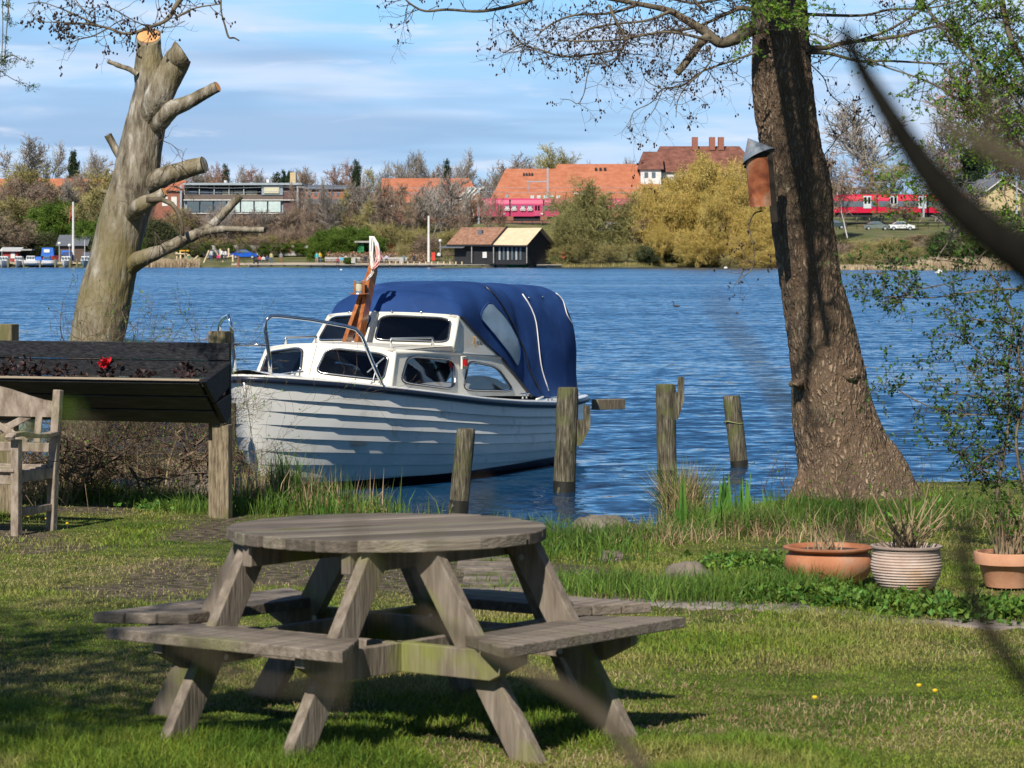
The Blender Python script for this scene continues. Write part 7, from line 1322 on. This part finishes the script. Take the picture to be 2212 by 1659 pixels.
wh = mat('boat_white', (.75, .74, .72), .35); bl = mat('hull_blue', (.16, .27, .36), .4)
mboat(4, 577, 30, 540, 'white motorboat cut by the left photo edge in the marina', wh, wh, True); mboat(36, 577, 24, 560, 'small white boat bow-on right of the leftmost marina boat', wh, wh, True)
mboat(70, 575, 48, 555, 'white side-on boat with blue cover in the middle of the marina', wh, wh, False, FB['blue']); mboat(104, 575, 36, 560, 'low white boat below the boat that stands on land', wh, mat('cover_blue', (.05, .2, .6)), False)
mboat(139, 577, 32, 556, 'white boat with dark blue hood bow-on under the flagpole', wh, wh, True, mat('navy_canvas', (.04, .06, .15))); mboat(181, 577, 30, 556, 'grey-blue hulled boat bow-on right of the flagpole', bl, wh, True, mat('grey_canvas', (.10, .11, .15)), True); mboat(208, 575, 26, 566, 'small white boat partly behind the sawn tree', wh, wh, False)
t = T('boat_on_land', 'red-hulled boat with a bright blue canopy standing on land in the marina', 'boat', at(107, 562, 355)); hull(2.6, 1.7, 1.0, at(108, 553, 355), FB['redp'], 'hull', t); c = at(104, 544, 355); MB().box(c, (2.0, 1.5, 1.3), taper=.85).build('canopy', FB['blue'], t); MB().box(c+Vector((-.1, -.78, .15)), (.9, .06, .5)).build('window', FB['white'], t)
o = fbox(MB(), 131, 149, 541, 552, 356, 2).build('tarp_stack', FB['blue']); bev(o, .2, 3); tag(o, 'bright blue tarpaulin-covered boat shape in front of the boathouse', 'covered boat')
# playground
t = bld('climbing_frame', 'playground climbing frame of pale leaning logs behind the reeds', 440, 565, 356, 'playground')
for a, b in (((382, 566), (382, 545)), ((396, 568), (408, 550)), ((408, 550), (418, 566)), ((416, 564), (428, 553)), ((440, 568), (452, 541)), ((464, 541), (482, 566)), ((476, 558), (476, 538)), ((494, 556), (494, 537)), ((503, 566), (503, 551)), ((484, 557), (503, 553)), ((378, 548), (406, 549)), ((390, 566), (390, 541)), ((400, 566), (400, 541))): MB().tube([at(*a, 356), at(*b, 356.5)], .14, 6).build('log', FB['wood'], t)
fbox(MB(), 389, 408, 540, 543, 356, 1.5).build('roof', mat('play_orange', (.65, .33, .04)), t); fbox(MB(), 404, 411, 553, 559, 355.8, .4).build('panel', mat('play_green', (.05, .2, .08)), t)
# cars
def car_proto():
    o = bpy.data.objects.new('parked_car', None); COL.objects.link(o); ks = []
    prof = [(-2.15, .35), (-2.2, .75), (-2.0, .98), (-1.55, 1.04), (-.75, 1.46), (.35, 1.48), (1.15, 1.02), (1.95, .86), (2.15, .62), (2.12, .35)]; rows = []
    for y_, k in ((-.84, 0), (-.88, .3), (-.62, 1), (.62, 1), (.88, .3), (.84, 0)):
        rows.append([(x_, y_ if z_ < 1.05 or abs(y_) < .7 else y_*.8, z_ if (k == 1 or z_ < 1.05) else min(z_, 1.02)) for x_, z_ in prof])
    b = MB().grid(rows); b.poly(rows[0]); b.poly(rows[-1][::-1]); b = b.build('body', FB['blue']); b.parent = o
    gl = MB()
    for s in (-1, 1): gl.add([(-1.4, s*.875, 1.04), (1.02, s*.875, 1.04), (.3, s*.66, 1.42), (-.78, s*.66, 1.42)], [(0, 1, 2, 3)])
    gl.add([(1.17, -.62, 1.03), (1.17, .62, 1.03), (.4, .6, 1.49), (.4, -.6, 1.49)], [(0, 1, 2, 3)]); g = gl.build('windows', FB['glass']); g.parent = o
    ks = [(b, []), (g, [])]
    for x_ in (-1.35, 1.35):
        for y_ in (-.82, .82):
            w_ = MB().tube([(x_, y_-.09, .32), (x_, y_+.09, .32)], .33, 16).build('wheel', FB['dark']); w_.parent = o; h = MB().tube([(x_, y_-.1, .32), (x_, y_+.1, .32)], .2, 12).build('rim', FB['steel']); h.parent = w_; ks.append((w_, [h]))
    for x_, m_ in ((-2.16, 'redp'), (2.12, 'white')):
        for y_ in (-.68, .68): l = MB().box((x_, y_, .78), (.1, .3, .14)).build('tail_light' if x_ < 0 else 'headlight', FB[m_]); l.parent = o; ks.append((l, []))
    return o, ks
CO, CK = car_proto()
def car(x, Y, col, label, flip=False, first=[1], z=None):
    c = (px(x, Y), Y, gzs(px(x, Y), Y)+.02 if z is None else z); rz = math.pi if flip else 0
    if first: first.clear(); CO.location = c; CO.rotation_euler = (0, 0, rz); o = CO; b = CK[0][0]
    else: cs_ = copy_fast(CO, CK, c, rz); o = cs_[0]; b = cs_[1]
    b.data = b.data.copy(); b.data.materials[0] = mat('car_paint', col, .3, coat=.5); o['label'] = label; o['category'] = 'car'; o['group'] = 'parked cars across the lake'
car(528, 374, (.01, .10, .55), 'bright blue hatchback parked behind the park lawn'); car(468, 375, (.02, .025, .035), 'dark car parked left of the blue one'); car(1799, 376, (.04, .06, .06), 'dark car with red tail light just right of the big trunk', True); car(1893, 376, (.16, .19, .17), 'grey-green car in the middle of the right-hand row'); car(1947, 376, (.75, .75, .75), 'white car in the right-hand row under the red train'); car(2182, 384, (.03, .03, .035), 'dark car at the right near the gabled house'); car(1676, 378, (.7, .7, .7), 'white car seen between the willow and the big trunk'); car(1602, 378, (.65, .66, .68), 'pale car mostly hidden behind the golden willow')
# people: one continuous skinned body each, coat and trousers by material
def person_proto(name, J, E, rad):
    me = bpy.data.meshes.new(name); me.from_pydata(J, E, []); o = bpy.data.objects.new(name, me); COL.objects.link(o); o.modifiers.new('skin', 'SKIN'); sv = me.skin_vertices[0].data
    for i, r_ in enumerate(rad): sv[i].radius = (r_, r_)
    sv[0].use_root = True; s = o.modifiers.new('sub', 'SUBSURF'); s.levels = 1; bpy.context.view_layer.update()
    m2 = bpy.data.meshes.new_from_object(o.evaluated_get(bpy.context.evaluated_depsgraph_get())); bpy.data.objects.remove(o); return m2
E_ = [(0, 1), (1, 2), (2, 3), (3, 4), (2, 5), (5, 6), (6, 7), (2, 8), (8, 9), (9, 10), (0, 11), (11, 12), (12, 13), (13, 14), (0, 15), (15, 16), (16, 17), (17, 18)]
RD = [.15, .14, .13, .055, .10, .07, .045, .04, .07, .045, .04, .10, .075, .05, .04, .10, .075, .05, .04]
ST = [(0, 0, .95), (0, 0, 1.15), (0, 0, 1.40), (0, -.01, 1.52), (0, -.03, 1.66), (-.2, 0, 1.38), (-.26, 0, 1.1), (-.24, -.08, .87), (.2, 0, 1.38), (.26, 0, 1.1), (.24, -.1, .88), (-.1, 0, .86), (-.12, -.02, .48), (-.13, .02, .08), (-.13, -.13, .04), (.1, 0, .86), (.12, .03, .48), (.13, .06, .08), (.13, -.09, .04)]
SI = [(0, 0, .50), (0, .02, .72), (0, 0, .95), (0, -.03, 1.07), (0, -.07, 1.21), (-.2, 0, .93), (-.25, -.08, .68), (-.14, -.3, .6), (.2, 0, .93), (.25, -.08, .68), (.14, -.3, .6), (-.1, -.05, .48), (-.12, -.46, .50), (-.13, -.46, .1), (-.13, -.6, .05), (.1, -.05, .48), (.14, -.46, .5), (.15, -.5, .1), (.15, -.63, .05)]
PM_ = {}
for nm, J, hz_, wz in (('stand', ST, 1.50, .93), ('sit', SI, 1.05, .58)):
    m_ = person_proto('person', J, E_, RD); m_.materials.clear()
    for _ in range(3): m_.materials.append(FB['white'])
    for p in m_.polygons: p.material_index = 0 if p.center.z > hz_ else (1 if p.center.z > wz and not (nm == 'sit' and p.center.y < -.2 and p.center.z < .58) else 2)
    PM_[nm] = m_
skin = mat('skin', (.55, .33, .24)); hairm = mat('hair', (.10, .06, .035)); pc = {}
def person(pose, x, y, Y, top, legs, label, rz=0):
    c = at(x, y, Y); o = bpy.data.objects.new('person', PM_[pose]); COL.objects.link(o); o.location = c; o.rotation_euler = (0, 0, rz); tag(o, label, 'person', 'people across the lake')
    for i, cc in enumerate((None, top, legs)):
        o.material_slots[i].link = 'OBJECT'
        if cc is not None and cc not in pc: pc[cc] = mat('clothing', cc)
        o.material_slots[i].material = skin if cc is None else pc[cc]
    hp_ = (0, -.02, 1.71) if pose == 'stand' else (0, -.06, 1.26); h = MB().ball(hp_, (.105, .12, .10), 8, 6).build('hair', hairm); h.parent = o
dk = (.03, .035, .05); jn = (.10, .14, .22); bg = (.40, .33, .24)
for a in [('stand', 607, 569, 353, (.25, .26, .27), (.30, .14, .06), 'person in a grey jacket and brown trousers standing alone on the sand'), ('stand', 691, 568, 353, (.72, .42, .03), jn, 'person in a yellow jacket standing at the green bush'), ('stand', 684.5, 569, 352.6, (.05, .45, .50), bg, 'small person in teal left of the one in yellow'), ('sit', 561, 569, 353, (.62, .12, .10), dk, 'person in a red top sitting in the group by the pram'), ('sit', 577, 569, 353, (.05, .07, .18), dk, 'person in navy sitting right of the red top'), ('sit', 569, 569.5, 352.7, (.7, .68, .66), dk, 'person in white sitting between the red top and the navy one'), ('stand', 586, 569, 354, (.55, .48, .25), jn, 'person in a tan top standing right of the seated group'), ('sit', 472, 566, 354, (.75, .05, .20), dk, 'child in bright pink at the playground'), ('stand', 479, 563, 355, (.7, .68, .68), dk, 'person in white standing between the playground logs'), ('stand', 456, 564, 355, (.6, .62, .66), jn, 'person in a pale top at the left of the playground'), ('stand', 487, 564, 355, (.68, .6, .6), dk, 'person in a pale pink top at the playground'), ('sit', 730, 573, 350.6, (.35, .05, .07), dk, 'person in dark red sitting on the quay edge'), ('sit', 738, 571, 351, (.08, .5, .65), bg, 'person in bright cyan sitting on the quay edge'), ('sit', 747, 568, 353, (.62, .55, .5), dk, 'person in a pale shirt on a bench right of the cyan one'), ('sit', 790, 568, 354, dk, dk, 'person in black on the bench left of the flag'), ('sit', 824, 567, 354, (.5, .3, .32), dk, 'person in a pinkish top on the bench right of the flag'), ('sit', 835, 567, 354, (.55, .5, .62), dk, 'person in lilac on the bench by the hedge'), ('sit', 872, 567, 354, (.12, .2, .22), dk, 'person in dark teal seated beside the grey box'), ('sit', 895, 567, 354, dk, dk, 'person in black seated near the white pole'), ('sit', 948, 561, 356, (.75, .75, .75), dk, 'person in white seated by the lamp left of the kiosk'), ('sit', 1031, 570, 352, (.42, .06, .12), (.6, .6, .6), 'person in dark pink sitting right of the grey box before the kiosk'), ('sit', 1040, 569, 352, (.5, .45, .25), (.6, .58, .5), 'person in beige sitting beside the dark pink one'), ('sit', 1096, 572, 352, (.35, .4, .5), dk, 'person in blue grey sitting on the grass before the kiosk'), ('sit', 1135, 566, 354, (.75, .6, .56), dk, 'person in a pale pink shirt at the right end of the kiosk')]: person(*a)
t = T('pram', 'dark pram standing left of the seated group on the sand', 'pram', at(553, 569, 353.2)); c = at(553, 562, 353.2); MB().ball(c, (.45, .25, .3), 10, 6).build('hood', FB['dark'], t); MB().bar(c+Vector((.3, 0, .1)), c+Vector((.65, 0, .45)), .3, .04).build('handle', FB['steel'], t)
for dx in (-.3, .3): MB().tube([c+Vector((dx, -.2, -.4)), c+Vector((dx, -.1, -.4))], .16, 10).build('wheel', FB['dark'], t)
t = T('park_bench', 'long grey bench in front of the brown hedge on the promenade', 'bench', at(735, 567, 355)); MB().box(at(740, 563, 355), (5.5, .5, .1)).build('seat', FB['conc'], t); MB().box(at(740, 558, 355.3), (5.5, .08, .35)).build('backrest', FB['conc'], t)
t = T('park_bench', 'long grey bench right of the flag on the promenade', 'bench', at(850, 567, 355)); MB().box(at(845, 562.5, 355), (5.0, .5, .1)).build('seat', FB['conc'], t); MB().box(at(845, 558, 355.3), (5.0, .08, .35)).build('backrest', FB['conc'], t)
# water birds and buoys
c = at(1460, 663, 96.5); t = T('grebe', 'dark long-necked water bird swimming alone in the middle of the lake', 'bird', c)
me_ = person_proto('g', [(.08, 0, .03), (-.02, 0, .04), (-.08, 0, .05), (-.105, 0, .12), (-.10, 0, .20), (-.115, 0, .235), (-.17, 0, .23), (.17, 0, .03)], [(0, 1), (1, 2), (2, 3), (3, 4), (4, 5), (5, 6), (0, 7)], [.05, .055, .04, .018, .016, .025, .005, .02]); me_.materials.clear(); me_.materials.append(mat('grebe_brown', (.06, .045, .04))); o = bpy.data.objects.new('body', me_); COL.objects.link(o); o.parent = t
for x, y, r_, lb in ((1568, 580, .22, 'small pale round buoy near the golden willow bank'), (2028, 590, .35, 'pale round float near the right reed bed'), (737, 584, .12, 'tiny white bird on the water below the quay')): o = MB().ball(at(x, y-1, 2.3*FD/(y-HY)*1.0), (r_*1.3, r_, r_), 12, 8).build('buoy' if r_ > .15 else 'white_bird', FB['white']); tag(o, lb, 'buoy' if r_ > .15 else 'bird')
for k, (o, ks, wn, nm) in PROTO.items():
    if k not in used:
        for c_, _g in ks: bpy.data.objects.remove(c_)
        bpy.data.objects.remove(o)
# set the plan back to its true distances: things move whole, the ground, water and growth stretch with it
for o in list(bpy.data.objects):
    if o.parent is not None or o.type in ('CAMERA', 'LIGHT') or '_new' in o: continue
    if o.type == 'EMPTY' or Vector(o.location).length > .01: o.location.y *= KY; continue
    me = o.data; n = len(me.vertices); V = np.empty(n*3, np.float32); me.vertices.foreach_get('co', V); V = V.reshape(-1, 3)
    if o.get('kind') in ('structure', 'stuff') or 'wire' in o.name: V[:, 1] *= KY
    else: V[:, 1] += (KY-1)*V[:, 1].mean()
    me.vertices.foreach_set('co', V.ravel()); me.update()
for o in bpy.data.objects:
    if '_new' in o: del o['_new']
# a bare tree behind the camera whose branches shade the left of the lawn
def shade():
    B = (-5.9, 6.3); P = 6.4; t = T('garden_tree', 'tree outside the picture at the left that dapples the lawn with shade', 'tree', (B[0], B[1], .6)); s = grow(911, r0=.035, kids=(3, 3, 3), n=(7, 5, 3, 2), ratio=(.62, .55, .55), up=(.0, .03, .03, 0), start=3, ang=(1.0, .9, .9), wob=.16)
    def cv(p): return (p[0]*P+B[0], p[1]*P+B[1], p[2]*P+.6)
    def off(p): return p[1] < .3 or abs(p[0]) > .17*p[1]+.55 or p[2] > 2.3+.09*p[1]+.6
    for nm, sel in (('trunk', lambda q: q[4] == 0), ('crown', lambda q: q[4] > 0 and off(cv(q[1])) and off(cv(q[0])) and cv(q[1])[0] < -2.3)):
        L = [q for q in s if sel(q)]; MB_ = MB().segs([cv(q[0]) for q in L], [cv(q[1]) for q in L], [q[2]*P*.5 for q in L], [q[3]*P*.5 for q in L], 5)
        if nm == 'crown': r = np.random.default_rng(9); pts = np.array([cv(q[1]) for q in L if q[4] >= 2]); pts = pts[(pts[:, 0] < -3.0)]; MB_.leaves(np.repeat(pts, 3, 0)+r.normal(0, .12, (len(pts)*3, 3)), .11, .06, None, 1, rg=r)
        MB_.build(nm, M['branch'] if nm == 'trunk' else M['leafdk'], t)
shade()

# unseen woods behind and at right, added to keep horizon light off the hull
def wood(pts, H, n, seed):
    r = np.random.default_rng(seed); c = band(pts, n)+r.normal(0, .9, (n, 2)); z = r.uniform(.3, 1, n)**.8*H*(.75+.5*fbm(np.stack([c[:, 0]*.25, c[:, 1]*.25, c[:, 0]*0], -1), 2)); mb = MB()
    mb.leaves(np.stack([c[:, 0], c[:, 1], z+.4], -1), .75, .5, None, 1, rg=r); k = band(pts, 60)+r.normal(0, .5, (60, 2))
    mb.segs(np.stack([k[:, 0], k[:, 1], k[:, 0]*0-.2], -1), np.stack([k[:, 0]+r.normal(0, .5, 60), k[:, 1], k[:, 0]*0+H*.9], -1), .2, .05, 6, m=1); mb.build('wood', [FM['dkgreen'], FM['trunk']])['kind'] = 'stuff'
wood([(-40, -6), (-15, -10), (10, -10), (16, 0), (14, 14), (13.2, 30), (15.5, 44), (20, 62)], 8.5, 9000, 3)
